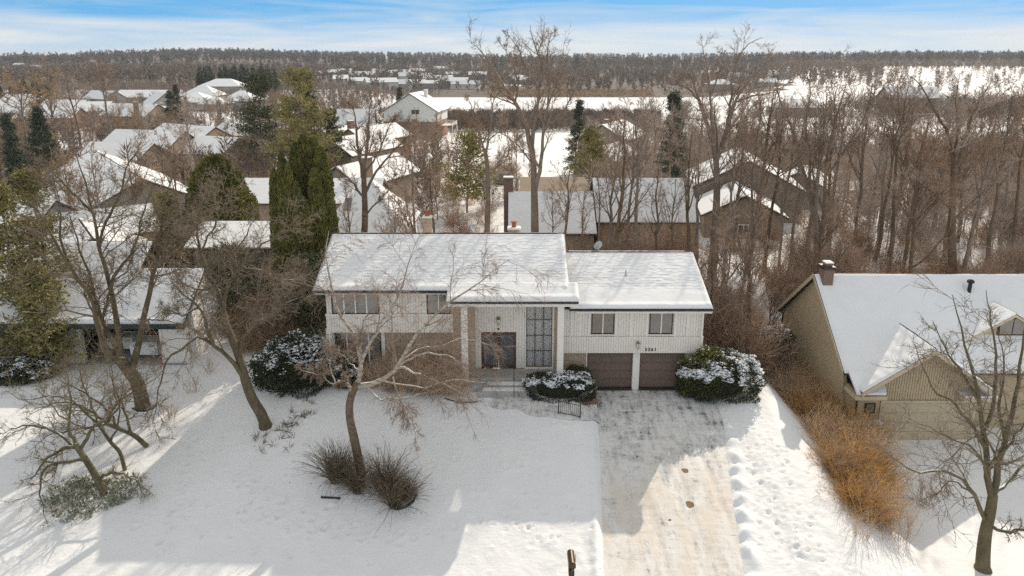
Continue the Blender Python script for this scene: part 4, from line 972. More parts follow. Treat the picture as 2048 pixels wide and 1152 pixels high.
MB().prism([(xN0 - .29, yNr, zNr + .02), (xN0 - .29, 41.0, zNr - slN * 4.6 + .02), (xN0 - .29, 41.0, zNr - slN * 4.6 - .26), (xN0 - .29, yNr, zNr - .26)], (.038, 0, 0)).build('rake_board', 'tan_trim', NH, True)
MB().prism([(xN0 - .29, yNr - .002, zNr + .0), (xN0 - .29, 31.9, zNr - slN * 4.5), (xN0 - .29, 31.9, zNr - slN * 4.5 - .2), (xN0 - .29, yNr - .002, zNr - .2)], (.038, 0, 0)).build('rake_board', 'tan_trim', NH, True)
# brick corner with stone cap, small lattice window
part('corner_wall', 'tan_siding', NH, True, b=[(xN0 + .42, gx0 - .13, 31.385, 31.399, 1.2, 2.6)])
part('corner_brick', 'brown_brick', NH, True, b=[(xN0 + .35, gx0 - .13, 31.22, 31.398, -.2, 1.08)])
part('stone_cap', 'roof_snow', NH, True, b=[(xN0 - .1, gx0 - .06, 31.05, 31.41, 1.082, 1.18)])
wN = MB().box(17.86, 17.91, 31.33, 31.378, 1.55, 2.1).box(18.35, 18.40, 31.33, 31.378, 1.55, 2.1).box(17.912, 18.348, 31.33, 31.378, 2.05, 2.1).box(17.912, 18.348, 31.33, 31.378, 1.55, 1.6).build('window', 'dark_frame', NH, True)
MB().box(17.912, 18.348, 31.36, 31.37, 1.602, 2.048).build('pane', 'glass_dark', wN, True)
m = MB()
for k in range(3): m.tube([(17.94 + k * .13, 31.352, 1.61), (18.06 + k * .13, 31.352, 2.04)], .010, 4); m.tube([(18.06 + k * .13, 31.34, 1.61), (17.94 + k * .13, 31.34, 2.04)], .010, 4)
m.build('lattice', 'tan_trim', wN, True)
# dormer
dx, dz, yd = 26.0, 5.9, 33.4; hwd = 2.3
zdr = dz + .3; zb_ = zNr - slN * (yNr - yd)
m = MB()
for s in (-1, 1): m.prism([(dx, yd - .35, zdr), (dx + s * (hwd + .3), yd - .35, zdr - .6 * (hwd + .3)), (dx + s * (hwd + .3), yd - .35, zdr - .6 * (hwd + .3) - .14), (dx, yd - .35, zdr - .14)], (0, 3.0, 0))
do = m.build('dormer', 'tan_trim', NH, True)
m = MB()
for s in (-1, 1): m.prism([(dx + s * .05, yd - .36, zdr + .012), (dx + s * (hwd + .32), yd - .36, zdr - .6 * (hwd + .32) + .012), (dx + s * (hwd + .32), yd - .36, zdr - .6 * (hwd + .32) + .10), (dx + s * .05, yd - .36, zdr + .10)], (0, 2.9, 0))
m.build('snow', 'roof_snow', do, True)
MB().prism([(dx - hwd, yd, zb_ - .25), (dx + hwd, yd, zb_ - .25), (dx + hwd, yd, zdr - .6 * hwd - .1), (dx, yd, zdr - .16), (dx - hwd, yd, zdr - .6 * hwd - .1)], (0, 1.4, 0)).build('front', 'tan_siding', do, True)
wN = MB().box(dx - .6, dx + .9, yd - .06, yd - .004, zb_ + .1, zb_ + 1.1).build('window', 'dark_frame', NH, True); MB().box(dx - .52, dx + .12, yd - .075, yd - .062, zb_ + .18, zb_ + 1.02).build('pane', 'glass_dark', wN, True); MB().box(dx + .18, dx + .82, yd - .075, yd - .062, zb_ + .18, zb_ + 1.02).build('pane', 'glass_dark', wN, True)
# chimney and vent on the ridge
cx_, cy_ = xat(1653, 545, 36.0), 36.0
c_ = MB().box(cx_ - .27, cx_ + .27, cy_ - .32, cy_ + .32, 6.2, zNr + .45).build('chimney', 'brown_brick', nr, True)
MB().box(cx_ - .33, cx_ + .33, cy_ - .38, cy_ + .38, zNr + .452, zNr + .60).build('crown', 'dark_frame', c_, True)
MB().bbox(cx_ - .16, cx_ + .22, cy_ - .2, cy_ + .24, zNr + .602, zNr + .76, .04).build('flue', 'red_brick', c_, True); MB().bbox(cx_ - .2, cx_ + .26, cy_ - .24, cy_ + .28, zNr + .762, zNr + .83, .03).build('snow_cap', 'roof_snow', c_, True)
vx, vy = xat(1937, 590, 35.4), 35.4; MB().cyl(vx, vy, zNr - 1.2, zNr - .2, .1, .1, 10).lathe((vx, vy, zNr - .2), [(.18, 0), (.18, .12), (.05, .2)], 10).build('vent_pipe', 'iron', nr, True)
# the lot falls to the street: the whole house stands a little lower and farther
kN = 1.16; NH.scale = (kN, kN, kN); NH.location = (22 * kN, 34 * kN, 19 - 19 * kN); FOOT[0] = (25 * kN, 36 * kN, 10)
# ================================================================== GARAGE NEIGHBOUR (open garage, green gutters)
AH = thing('white_brick_house', 'white painted house with open two-bay garage, dark green gutter and snowy roof', 'house', (-26, 42, 0)); FOOT.append((-28, 46, 9))
yA, zAe, slA, yAe = 40.4, 2.98, .66, 39.8
x_r = -20.45
m = MB(); t = .16
def slabA(m, x0, x1, yr, yb):
    zr = zAe + slA * (yr - yAe); m.prism([(x0, yr, zr), (x0, yAe, zAe), (x0, yAe, zAe - t), (x0, yr, zr - t)], (x1 - x0, 0, 0)); m.prism([(x0, yr + .001, zr), (x0, yb, zr - slA * (yb - yr)), (x0, yb, zr - slA * (yb - yr) - t), (x0, yr + .001, zr - t)], (x1 - x0, 0, 0)); return zr
zr2 = slabA(m, -24.8, x_r, 43.57, 47.3); zr1 = slabA(m, -42, -24.802, 45.57, 51.3); ar = m.build('roof', 'dark_shingle', AH, True)
snow_roof(ar, -24.8, x_r - .03, (43.57, zr2 + .006), (yAe, zAe), .08, None, False, du=.2, ds=.1, seed=31, ridge_gap=.04)
snow_roof(ar, -42, -24.8, (45.57, zr1 + .006), (yAe, zAe), .08, None, False, du=.25, ds=.1, seed=32, ridge_gap=.04)
snow_roof(ar, -42, -24.8, (45.59, zr1 + .006), (51.3, zr1 - slA * 5.73), .08, None, False, du=.6, ds=.3, seed=33, ridge_gap=.04)
part('gutter', 'gutter_green', AH, True, b=[(-42, x_r, yAe - .14, yAe - .002, zAe - .24, zAe + .0)])
part('soffit', 'gutter_green', AH, True, b=[(-42, x_r - .05, yAe + .002, yA + .2, zAe - .36, zAe - .245)])
xp = [xat(118, 700, yA), xat(165, 700, yA), xat(322, 700, yA), xat(378, 700, yA)]
part('pier', 'white_trim', AH, True, b=[(xp[0], xp[1], yA, yA + .35, -.3, zAe - .37)]); part('pier', 'white_trim', AH, True, b=[(xp[2], xp[3], yA, yA + .35, -.3, zAe - .37)])
m = MB(); m.prism([(xp[3] - .2, yA + .352, -.3), (xp[3] - .2, yA + .352, zAe - .36), (xp[3] - .2, 43.57, zr2 - .18), (xp[3] - .2, 47.1, zAe - .2), (xp[3] - .2, 47.1, -.3)], (.2, 0, 0)); m.box(-42, xp[3] - .2, 47.0, 47.2, -.3, 3.0); m.build('side_wall', 'white_trim', AH, True)
part('corner_board', 'white_trim', AH, True, b=[(xp[3] + .003, xp[3] + .05, yA - .03, yA + .2, -.25, zAe - .37)])
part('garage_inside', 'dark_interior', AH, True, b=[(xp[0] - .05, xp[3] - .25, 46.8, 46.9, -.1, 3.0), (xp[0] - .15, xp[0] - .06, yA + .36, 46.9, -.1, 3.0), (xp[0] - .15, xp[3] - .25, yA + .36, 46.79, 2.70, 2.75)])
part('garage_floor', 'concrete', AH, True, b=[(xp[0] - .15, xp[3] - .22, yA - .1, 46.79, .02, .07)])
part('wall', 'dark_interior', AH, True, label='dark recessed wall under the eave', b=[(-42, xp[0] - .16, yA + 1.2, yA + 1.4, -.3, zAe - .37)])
part('porch_beam', 'brown_siding', AH, True, b=[(-42, xp[0] - .004, yA - .02, yA + .12, .2, .36)])
# rear wing with brown wall
m = MB().box(-24.3, -17.6, 50.0, 56, -.5, 4.9).build('rear_wing', 'brown_siding', AH, True)
m = MB(); m.prism([(-24.8, 49.5, 5.0), (-17.2, 49.5, 5.0), (-17.2, 53, 6.2), (-24.8, 53, 6.2)], (0, 0, .15)); m.prism([(-24.8, 53.001, 6.2), (-17.2, 53.001, 6.2), (-17.2, 56.5, 5.0), (-24.8, 56.5, 5.0)], (0, 0, .15)); r2 = m.build('roof', 'dark_shingle', AH, True)
m = MB(); m.prism([(-24.7, 49.5, 5.16), (-17.3, 49.5, 5.16), (-17.3, 53, 6.36), (-24.7, 53, 6.36)], (0, 0, .09)); m.prism([(-24.7, 53.01, 6.36), (-17.3, 53.01, 6.36), (-17.3, 56.5, 5.16), (-24.7, 56.5, 5.16)], (0, 0, .09)); m.build('snow', 'roof_snow', r2, True)
# ================================================================== CARS
def car(label, loc, rz, mat, L_=4.6, Wd=1.8, Ht=1.45, suv=False, group=None):
    root = thing('parked_car', label, 'car', loc, rz, group); h = Ht
    prof = [(-.5, .30), (-.5, .62), (-.47, .72), (-.30, .78), (-.17, .97 if suv else .98), (.28, 1.0), (.44, .80 if not suv else .95), (.5, .66), (.5, .30)]
    body = [(L_ * a, h * b_ * (1 if b_ > .5 else .7)) for a, b_ in prof]
    m = MB(); n = len(body)
    secs = [(-Wd / 2, .93), (-Wd / 2 * .97, 1.0), (Wd / 2 * .97, 1.0), (Wd / 2, .93)]
    for y, s in secs:
        for (x, z) in body:
            zz = z; yy = y * (1 - .16 * max(0, (z - .62 * h) / (.4 * h))); m.v.append((x * (1 if s == 1 else .985), yy, .2 + (zz - .2) * (1 if s == 1 else .985)))
    for k in range(3):
        for i in range(n): m.f.append((k * n + i, k * n + (i + 1) % n, (k + 1) * n + (i + 1) % n, (k + 1) * n + i))
    m.f.append(tuple(range(n))[::-1]); m.f.append(tuple(range(3 * n, 4 * n))); m.build('body', mat, root)
    def pane(pts): MB().prism(pts, (0, 0, .012)).build('window', 'glass_dark', root)
    for s in (-1, 1):
        yt, yb = s * Wd / 2 * .855, s * Wd / 2 * .955
        MB().prism([(-.27 * L_, yb, .79 * h), (.38 * L_, yb, .79 * h), (.27 * L_, yt, .965 * h), (-.15 * L_, yt, .95 * h)], (0, s * .02, 0)).build('window', 'glass_dark', root)
        for x in (-.32 * L_, .31 * L_):
            wv = MB(); wv.tube([(x, s * (Wd / 2 - .2), .32), (x, s * (Wd / 2 + .01), .32)], .32, 16); w_ = wv.build('wheel', 'tyre', root); MB().tube([(x, s * (Wd / 2 + .011), .32), (x, s * (Wd / 2 + .03), .32)], [.2, .17], 12).build('rim', 'rim_metal', w_)
        MB().box(-.499 * L_ - .01, -.48 * L_, s * Wd * .3 - .2, s * Wd * .3 + .2, .60 * h - .07, .60 * h + .07).build('headlight', 'rim_metal', root)
        MB().box(.48 * L_, .503 * L_, s * Wd * .33 - .14, s * Wd * .33 + .14, .58 * h - .06, .58 * h + .12).build('tail_light', 'lamp_red', root)
    MB().prism([(-.29 * L_, -Wd * .42, .80 * h), (-.29 * L_, Wd * .42, .80 * h), (-.175 * L_, Wd * .37, .975 * h), (-.175 * L_, -Wd * .37, .975 * h)], (-.02, 0, .02)).build('windscreen', 'glass_dark', root)
    MB().prism([(.43 * L_, -Wd * .42, .83 * h), (.43 * L_, Wd * .42, .83 * h), (.30 * L_, Wd * .37, .985 * h), (.30 * L_, -Wd * .37, .985 * h)], (.02, 0, .02)).build('rear_window', 'glass_dark', root)
    return root
c1 = at(308, 700, 42.7); car('white car parked inside the open garage beside the right white pier', (c1[0] + .35, 43.2, .07), R(90), 'car_white', suv=True, Ht=1.6)
c1 = at(258, 700, 42.7); car('white car parked deeper in the open garage behind the forked tree', (c1[0] - .1, 44.2, .07), R(90), 'car_white')
p = gnd(1007, 366); p = (p[0], p[1], gz(p[0], p[1])); car('dark grey SUV parked on the snowy drive behind the house', p, R(78), 'car_grey', suv=True, Ht=1.75)
# ================================================================== MID-DISTANCE HOUSES
def P(x, y, dz=0): q = gnd(x, y); return (q[0], q[1], q[2] + dz)
# rear neighbours
def place(x, Y, z): return (xat(x, 400, Y), Y, z)
gable_house('brown bare-roofed house block behind the main ridge, beside the tall brick chimney', (at(1108, 400, 74)[0], 74, -.5), 0, 7.4, 9.5, zat(387, 69.2) + .42, .02, 'brown_siding', oh=.1, snow=(0, 0), rmat='brown_roof')
gable_house('low snowy front roof below the bare brown roof, with a tall brick chimney', (at(1102, 430, 64)[0], 65.6, -.5), 0, 7.8, 8.2, zat(470, 61.5) + .7, .70, 'brown_siding', oh=.3, chim=[(-4.1, .2, 1.5, .9, 'brown_brick')])
gable_house('house with big snowy front roof and ochre wall behind the garage wing', (at(1283, 420, 68)[0], 69, -.6), 0, 9.6, 9.0, zat(443, 64.5) + .6, .72, 'ochre_siding', oh=.3, wins=[('f', -2, 1.2, 1.2, 1.2), ('f', 2.4, 1.2, 1.2, 1.2)])
gable_house('grey-brown gabled house in the woods with snow along its roof edges', (at(1490, 390, 88)[0], 90, -1.5), R(78), 13, 13.5, 4.6, .52, 'brown_siding', oh=.5, wins=[('l', 0, 4.2, .8, 1.0), ('l', 3, 1.2, 1.2, 1.2)])
gable_house('low front gable of the grey-brown woods house with snowy rakes', (at(1465, 420, 80)[0], 78, -1.3), R(80), 9, 8.5, 3.4, .50, 'brown_siding', oh=.4, wins=[('l', 0, 1.2, 1.0, 1.2)])
gable_house('house corner with a small snowy roof beside tall trunks in the woods', (at(1622, 420, 92)[0], 96, -1.5), R(60), 8, 8, 3.2, .5, 'grey_siding', oh=.4)
gable_house('brown gabled house with striped snowy roof near the lake spruce', (at(1228, 270, 150)[0], 152, -2.8), R(64), 15, 10.5, 5.2, .55, 'brown_siding', oh=.5, skylights=[(-3, 1, .8), (0, 1, .8)], chim=[(-3, .6, .8, .9, 'brown_brick')])
gable_house('brown outbuilding with steep snowy roof below the striped-roof house', (at(1222, 300, 125)[0], 128, -2.2), R(60), 12, 7, 3.4, .60, 'brown_siding', oh=.4)
# hip-roofed neighbour with skylight
gable_house('hip-roofed white house with a skylight, left of the tall bare tree', (at(722, 400, 66)[0], 70, -.6), R(0), 8.4, 9, 3.1, .95, 'cream_siding', 'hip', oh=.5, skylights=[(-1.7, -1, .7)])
# white house over a brick walk-out by the lake
pw = P(828, 276)
WHs = gable_house('white-gabled house above a red brick walk-out level beside the frozen lake', (pw[0], pw[1] + 7, pw[2]), R(84), 15, 15.5, 7.6, .62, 'cream_siding', base='red_brick', base_h=4.7, oh=.5, chim=[(2, -2.5, .8, 1.2, 'cream_siding')], wins=[('l', -1.5, 6.8, 2.3, 1.3), ('l', 2.6, 7.0, .7, 1.1), ('l', -1.2, 4.6, 1.5, .8), ('l', 5.0, 4.5, 2.0, .9)], deck=(-3.5, 3.5, -11.5, -7.8, 3.3))
pg = P(838, 290)
gt = thing('patio_table', 'dark covered patio table with snow on it near the brick walk-out', 'table', (pg[0], pg[1] - 2, pg[2])); MB().cyl(0, 0, 0, .7, .12, .08, 8).build('leg', 'iron', gt); MB().cyl(0, 0, .701, .80, 1.5, 1.5, 16).build('table_top', 'brown_brick', gt); MB().lathe((0, 0, .802), [(1.35, 0), (1.2, .12), (.3, .16)], 14).build('snow', 'roof_snow', gt)
gl = thing('grill', 'small covered black grill with a snowy top beside the patio table', 'grill', (pg[0] - 2.6, pg[1] - 1.5, pg[2])); MB().bbox(-.6, .6, -.4, .4, 0, 1.1, .1).build('body', 'iron', gl); MB().lathe((0, 0, 1.101), [(.5, 0), (.35, .35), (.05, .7)], 10).build('lid', 'iron', gl); MB().lathe((.02, 0, 1.62), [(.26, 0), (.15, .14), (.02, .26)], 8).build('snow', 'roof_snow', gl)
# row of brown houses left of it
hs = [(735, 300, 92, R(68), 14, 7, 4.2, .6, 'brown_siding', 'brown house with a stepped snowy roof and stone chimney right of the pines', [(-5.2, -3.2, 1.2, 1.3, 'brown_brick')]),
      (715, 262, 122, R(66), 15, 8, 4.6, .6, 'brown_siding', 'second stepped snowy roof in the row, with a dark gable wall', [(-6.5, -.8, 1.4, 1.1, 'brown_brick')]),
      (745, 240, 142, R(64), 15, 8, 5.0, .55, 'ochre_siding', 'third roof in the stepped row, with a red brick chimney', [(-6.8, .2, 1.6, 1.1, 'red_brick')]),
      (682, 236, 150, R(50), 11, 9, 4.6, .45, 'grey_siding', 'low snowy-roofed house at the left end of the stepped row', None),
      (712, 222, 178, R(6), 9, 9, 5.2, .8, 'grey_siding', 'house with a plain shaded grey roof facing the viewer above the row', None)]
for x, y, Y, rz, w, d, h, pt, mt, lb, ch in hs:
    gable_house(lb, (at(x, y, Y)[0], Y, hz1(at(x, y, Y)[0], Y)), rz, w, d, h, pt, mt, oh=.5, chim=ch, wins=[('l', 0, 2.6, .9, 1.1)])
# left cluster
hl = [(226, 300, 84, R(-51), 30, 15, 3.2, .50, 'grey_siding', 'large ridge-roofed house, one slope sunlit and one in blue shade, behind the forked tree', None),
      (165, 425, 60, R(-52), 9, 9, 2.3, .42, 'tan_siding', 'tan house with sunlit snowy roof just behind the garage neighbour', None),
      (205, 400, 66, R(35), 8, 7, 3.0, .5, 'tan_siding', 'small sunlit gable beside the round-topped evergreen', None),
      (20, 395, 64, R(0), 8, 7, 4.2, .5, 'grey_siding', 'house with blue-shaded roof at the far edge beyond the cedars', None),
      (242, 268, 118, R(-12), 12, 10, 3.4, .5, 'brown_siding', 'brown house with a blue-shaded low roof in front of the long white roof', None),
      (300, 262, 132, R(-14), 15, 11, 4.0, .55, 'brown_siding', 'long brown house with broad sunlit roof left of the L-shaped one', None),
      (378, 252, 140, R(-30), 16, 11, 4.4, .55, 'ochre_siding', 'L-shaped brown house with the widest sunlit roof left of the pines', None),
      (425, 258, 132, R(-20), 12, 10, 3.3, .5, 'ochre_siding', 'ochre wing with a sunlit roof in front of the L-shaped house', None),
      (585, 345, 84, R(0), 22, 8, 3.0, .5, 'brown_siding', 'long low shaded roof behind the arborvitae clump', None),
      (487, 222, 172, R(-20), 13, 9, 3.4, .5, 'brown_siding', 'snow-roofed house half hidden by the dark pine', None),
      (268, 190, 225, R(-14), 17, 12, 4.2, .55, 'brown_siding', 'brown gabled house with sunlit roof and tall end chimney', [(5.5, -5.8, 1.0, 1.2, 'brown_brick')]),
      (308, 188, 235, R(-10), 12, 11, 3.8, .4, 'brown_siding', 'house with a small snowy dormered roof next to the grey gable', [(2, 0, 1, 1.0, 'brown_brick')]),
      (322, 183, 250, R(-52), 14, 11, 5.5, .75, 'grey_siding', 'grey steep-gabled house with white rake lines', None),
      (98, 190, 222, R(2), 18, 10, 3.8, .5, 'red_brick', 'long red house with half-shaded snowy roof behind two bare trees', None),
      (130, 178, 255, R(-12), 17, 11, 4.0, .5, 'brown_siding', 'brown house with bright roof just above the long red house', None),
      (180, 186, 245, R(4), 14, 11, 4.0, .5, 'grey_siding', 'grey-roofed house between the crowns of the two bare trees', None),
      (52, 172, 270, R(-4), 16, 12, 5.0, .5, 'grey_siding', 'wide snowy-roofed house under the distant pine clump', None),
      (8, 185, 240, R(0), 16, 12, 4.0, .5, 'grey_siding', 'snow-covered roof cut off at the edge of the view above the tan shrubs', None),
      (205, 165, 300, R(-25), 14, 10, 5.0, .6, 'grey_siding', 'small grey house with a bright gable slope in the tree gap', None),
      (285, 158, 330, R(0), 22, 12, 4.0, .5, 'grey_siding', 'long grey-blue roof among bare trees behind the steep gable', None)]
for x, y, Y, rz, w, d, h, pt, mt, lb, ch in hl:
    X = at(x, y, Y)[0]; gable_house(lb, (X, Y, hz1(X, Y)), rz, w, d, h, pt, mt, oh=.5, chim=ch, wins=[('f', -w * .22, 1.2, 1.4, 1.2), ('f', w * .22, 1.2, 1.4, 1.2), ('r', 0, 2.0, 1.0, 1.1)])
hh = [(392, 172, 300, 0, 16, 15, 4, .5, 'hip-roofed house with pyramid roof left of its twin'), (428, 173, 296, 0, 11, 10, 3.4, .55, 'low hip-roofed wing with sunlit right slope'), (405, 160, 335, 0, 17, 14, 5, .6, 'broad hip roof showing bare brown shingles through snow'), (446, 146, 420, 0, 25, 16, 6, .5, 'large hip-roofed mansion on the rise before the dark pines'), (482, 170, 310, 0, 15, 13, 4, .6, 'hip-roofed house just left of the dark pine top'), (1598, 214, 330, R(8), 26, 14, 4.2, .5, 'long low snowy-roofed building across the pond, seen through trunks'), (1815, 208, 345, R(-5), 24, 16, 7.5, .6, 'dark-gabled barn-like house at the foot of the snowy hill'), (1440, 165, 560, 0, 20, 14, 6, .5, 'pale house behind the crown of the wide elm')]
for x, y, Y, rz, w, d, h, pt, lb in hh:
    X = at(x, y, Y)[0]; gable_house(lb, (X, Y, hz1(X, Y) - .3), rz, w, d, h, pt, 'grey_siding' if 'barn' not in lb else 'brown_siding', 'hip' if 'barn' not in lb else 'gable', wins=[('f', -w * .25, 1.3, 1.6, 1.4), ('f', w * .2, 1.3, 1.6, 1.4)], sink=4)
# far side of the lake
fr_ = [(645, 136, 'cream'), (652, 147, 'grey'), (672, 150, 'grey'), (690, 147, 'brown'), (680, 162, 'cream'), (712, 152, 'grey'), (716, 165, 'cream'), (735, 152, 'brown'), (757, 146, 'grey'), (778, 150, 'cream'), (762, 170, 'cream'), (790, 170, 'grey'), (806, 146, 'grey'), (815, 158, 'cream'), (822, 170, 'brown'), (838, 142, 'cream'), (845, 172, 'grey'), (855, 152, 'brown'), (868, 160, 'grey'), (888, 160, 'cream'), (908, 171, 'grey'), (932, 172, 'cream'), (905, 150, 'brown'), (955, 152, 'grey'), (878, 140, 'cream'), (1030, 158, 'brown'), (1048, 162, 'grey'), (1385, 150, 'grey'), (1420, 146, 'cream'), (1478, 160, 'brown'), (1530, 168, 'grey'), (1560, 152, 'cream'), (18, 128, 'cream'), (70, 126, 'grey'), (40, 132, 'grey')]
FARH = []
for i, (x, y, c) in enumerate(fr_):
    p_ = gnd(x, y + 6); Y = min(max(p_[1], 520), 1100); X = at(x, y, Y)[0]; s = Y / 620
    long_ = y > 168 and x > 740
    hb = gable_house('far house', (X, Y, zat(y + 6, Y) if zat(y + 6, Y) < hz1(X, Y) + 3 else hz1(X, Y)), random.uniform(-.5, .5), (26 if long_ else random.uniform(13, 19)) * (1 if Y < 700 else 1.15), random.uniform(10, 13), random.uniform(3.5, 6.5), random.uniform(.45, .65), c + '_siding', group='houses beyond the lake', wins=[('f', -3, 1.4, 1.5, 1.3), ('f', 3, 1.4, 1.5, 1.3)], sink=6, th=.12); FARH.append((hb, X, Y, {'cream': 'pale', 'grey': 'grey', 'brown': 'brown'}[c] + ' snow-roofed house'))
# ================================================================== SMALL THINGS ROUND THE DRIVE
mb = gnd(1141, 1180)
MX = thing('mailbox', 'bronze round-topped mailbox on a post at the foot of the drive', 'mailbox', (mb[0], mb[1], gz(mb[0], mb[1])), R(0))
MX.scale = (1.3, 1.3, 1.2)
zt_ = 1.15
m = MB(); prof = [(-.11, 0)] + [(-.11 * math.cos(a), .12 + .11 * math.sin(a)) for a in np.linspace(0, math.pi, 9)] + [(.11, 0)]
m.prism([(x, -.30, zt_ + z) for x, z in prof], (0, .56, 0)); m.build('box', 'bronze', MX)
m = MB(); m.prism([(x * 1.04, -.325, zt_ - .004 + z * 1.03) for x, z in prof], (0, .024, 0)); m.box(-.02, .02, -.35, -.326, zt_ + .15, zt_ + .19); m.build('door', 'bronze', MX)
MB().box(.1145, .125, -.12, -.08, zt_ + .06, zt_ + .26).box(.1145, .125, -.08, .02, zt_ + .20, zt_ + .26).build('flag', 'lamp_red', MX)
MB().bbox(-.05, .05, -.08, .02, -.3, zt_ - .005, .01).build('post', 'iron', MX); MB().bbox(-.08, .08, -.26, .2, zt_ - .09, zt_ - .006, .01).build('bracket', 'iron', MX)
MB().box(-.07, .07, -.22, .0, zt_ - .42, zt_ - .22).box(-.085, -.0701, -.24, .02, zt_ - .44, zt_ - .2).box(.0701, .085, -.24, .02, zt_ - .44, zt_ - .2).build('newspaper_slot', 'dark_frame', MX)
# retaining wall with rail beside the drive
ra, rb = np.array(gnd(1122, 826)), np.array(gnd(1190, 806)); n = 9
RW = thing('retaining_wall', 'low curved brick retaining wall under the snowy hedge by the drive', 'wall', (0, 0, 0))
for k in range(n):
    for c in range(4):
        t0, t1 = (k + .5 * (c % 2) * .5) / n, (k + .94 + .5 * (c % 2) * .5) / n; a = ra + (rb - ra) * t0; b_ = ra + (rb - ra) * t1; nn_ = np.array([-(rb - ra)[1], (rb - ra)[0]]); nn_ = nn_ / np.hypot(*nn_) * .11
        zb0 = float(np.interp(a[1], YM, ZM)) - .12; z0 = zb0 + c * .2; top = zb0 + .42 + .5 * (k / n)
        if z0 + .19 > top + .1: continue
        MB().prism([(a[0] - nn_[0], a[1] - nn_[1], z0), (b_[0] - nn_[0], b_[1] - nn_[1], z0), (b_[0] + nn_[0], b_[1] + nn_[1], z0), (a[0] + nn_[0], a[1] + nn_[1], z0)], (0, 0, .188)).build('block', 'retaining_brick', RW)
m = MB(); pts = [ra + (rb - ra) * t + np.array([0, 0, 0]) for t in np.linspace(0, 1, 8)]
for k in range(7):
    a, b_ = pts[k], pts[k + 1]; za, zb = [float(np.interp(q_[1], YM, ZM)) + .36 + .5 * j_ / 7 for q_, j_ in ((a, k), (b_, k + 1))]; m.prism([(a[0] - .05, a[1] + .05, za), (b_[0] - .05, b_[1] + .05, zb), (b_[0] + .12, b_[1] + .2, zb), (a[0] + .12, a[1] + .2, za)], (0, 0, .06))
m.build('snow', 'roof_snow', RW)
r0_, r1_ = np.array(gnd(1117, 829)), np.array(gnd(1160, 838)); r0_[2] = gz(r0_[0], r0_[1]); r1_[2] = gz(r1_[0], r1_[1])
RL = thing('iron_railing', 'short black iron railing beside the walk and brick wall', 'railing', tuple(r0_)); dv = r1_ - r0_
m = MB()
for zz in (.12, .78): m.tube([(0, 0, zz), (dv[0], dv[1], dv[2] + zz)], .016, 6)
m.build('rail', 'iron', RL)
for t in (0, 1): MB().box(dv[0] * t - .025, dv[0] * t + .025, dv[1] * t - .025, dv[1] * t + .025, dv[2] * t - .1, dv[2] * t + .90).build('post', 'iron', RL)
bal = None
for k in range(1, 11):
    t = k / 11
    if bal is None: bal = MB().tube([(0, 0, 0), (0, 0, .65)], .010, 5).mesh('baluster')
    link('baluster', bal, 'iron', RL, loc=(dv[0] * t, dv[1] * t, dv[2] * t + .125))
hp = gnd(1028, 792); hp = (hp[0], 34.85, gz(hp[0], 34.85))
HR = thing('handrail', 'thin black handrail standing at the front steps', 'handrail', hp)
MB().cyl(0, 0, -.05, 1.15, .018, .018, 6).build('post', 'iron', HR); MB().tube([(0, 0, 1.15), (0, .5, 1.35), (0, 1.1, 1.5)], .018, 6).build('rail', 'iron', HR); MB().cyl(0, 1.1, .28, 1.5, .018, .018, 6).build('post', 'iron', HR)
# bed edging and strips on the lawn
def strip(name, label, cat, pts, r, mat, lift=.03):
    p = [gnd(*q) for q in pts]; c = p[0]; o = MB().tube([(a - c[0], b_ - c[1], gz(a, b_) - c[2] + lift) for a, b_, z in p], r, 6).build(name, mat); o.location = c; return tag(o, label, cat)
strip('bed_edging', 'curved black bed edging in front of the dry grass clumps', 'edging', [(783, 1016), (795, 1020), (812, 1016), (826, 1006), (833, 992)], .055, 'iron', .05)
strip('downspout_pipe', 'dark flat pipe lying on the snow near the grass bed', 'pipe', [(642, 995), (655, 996), (681, 998)], .05, 'iron')
strip('bed_edging', 'thin dark edging strip showing through snow below the birch twigs', 'edging', [(890, 798), (912, 805), (930, 806)], .03, 'iron'); strip('bed_edging', 'short straight dark edging strip beside the entry walk', 'edging', [(931, 806), (944, 806), (957, 804)], .035, 'iron')
strip('tree_ring', 'black ring edging round the foot of the forked tree', 'edging', [(265, 818), (275, 823), (290, 823), (305, 818), (312, 812)], .05, 'iron')
def flag(label, x, y):
    p = gnd(x, y); t_ = thing('marker_flag', label, 'flag', (p[0], p[1], gz(p[0], p[1]))); MB().tube([(0, 0, -.05), (0, 0, .42)], .008, 5).build('stem', 'iron', t_); MB().prism([(.006, 0, .28), (.16, .02, .29), (.15, .03, .42), (.006, 0, .42)], (0, .008, 0)).build('flag', 'flag_red', t_)
flag('small red marker flag at the garage corner of the white house', 323, 738); flag('small red marker flag in the snow left of the forked trunk', 259, 790); flag('small red marker flag behind the leaning crabapple stems', 218, 828); flag('lone red marker flag on open snow by the crabapple twigs', 64, 982)
# long panel leaning, white fence far left behind evergreen
pf = at(520, 452, 72); FN = thing('picket_fence', 'short white picket fence behind the round evergreen', 'fence', (pf[0], 72, -.6))
pm = MB().box(-.05, .05, -.012, .012, 0, 1.1).mesh('picket'); pm.materials.append(MATS['white_trim'])
for k in range(14): link('picket', pm, None, FN, loc=(k * .2 - 1.3, 0, 0))
MB().box(-1.4, 1.4, .013, .04, .3, .38).box(-1.4, 1.4, .013, .04, .8, .88).build('rail', 'white_trim', FN)
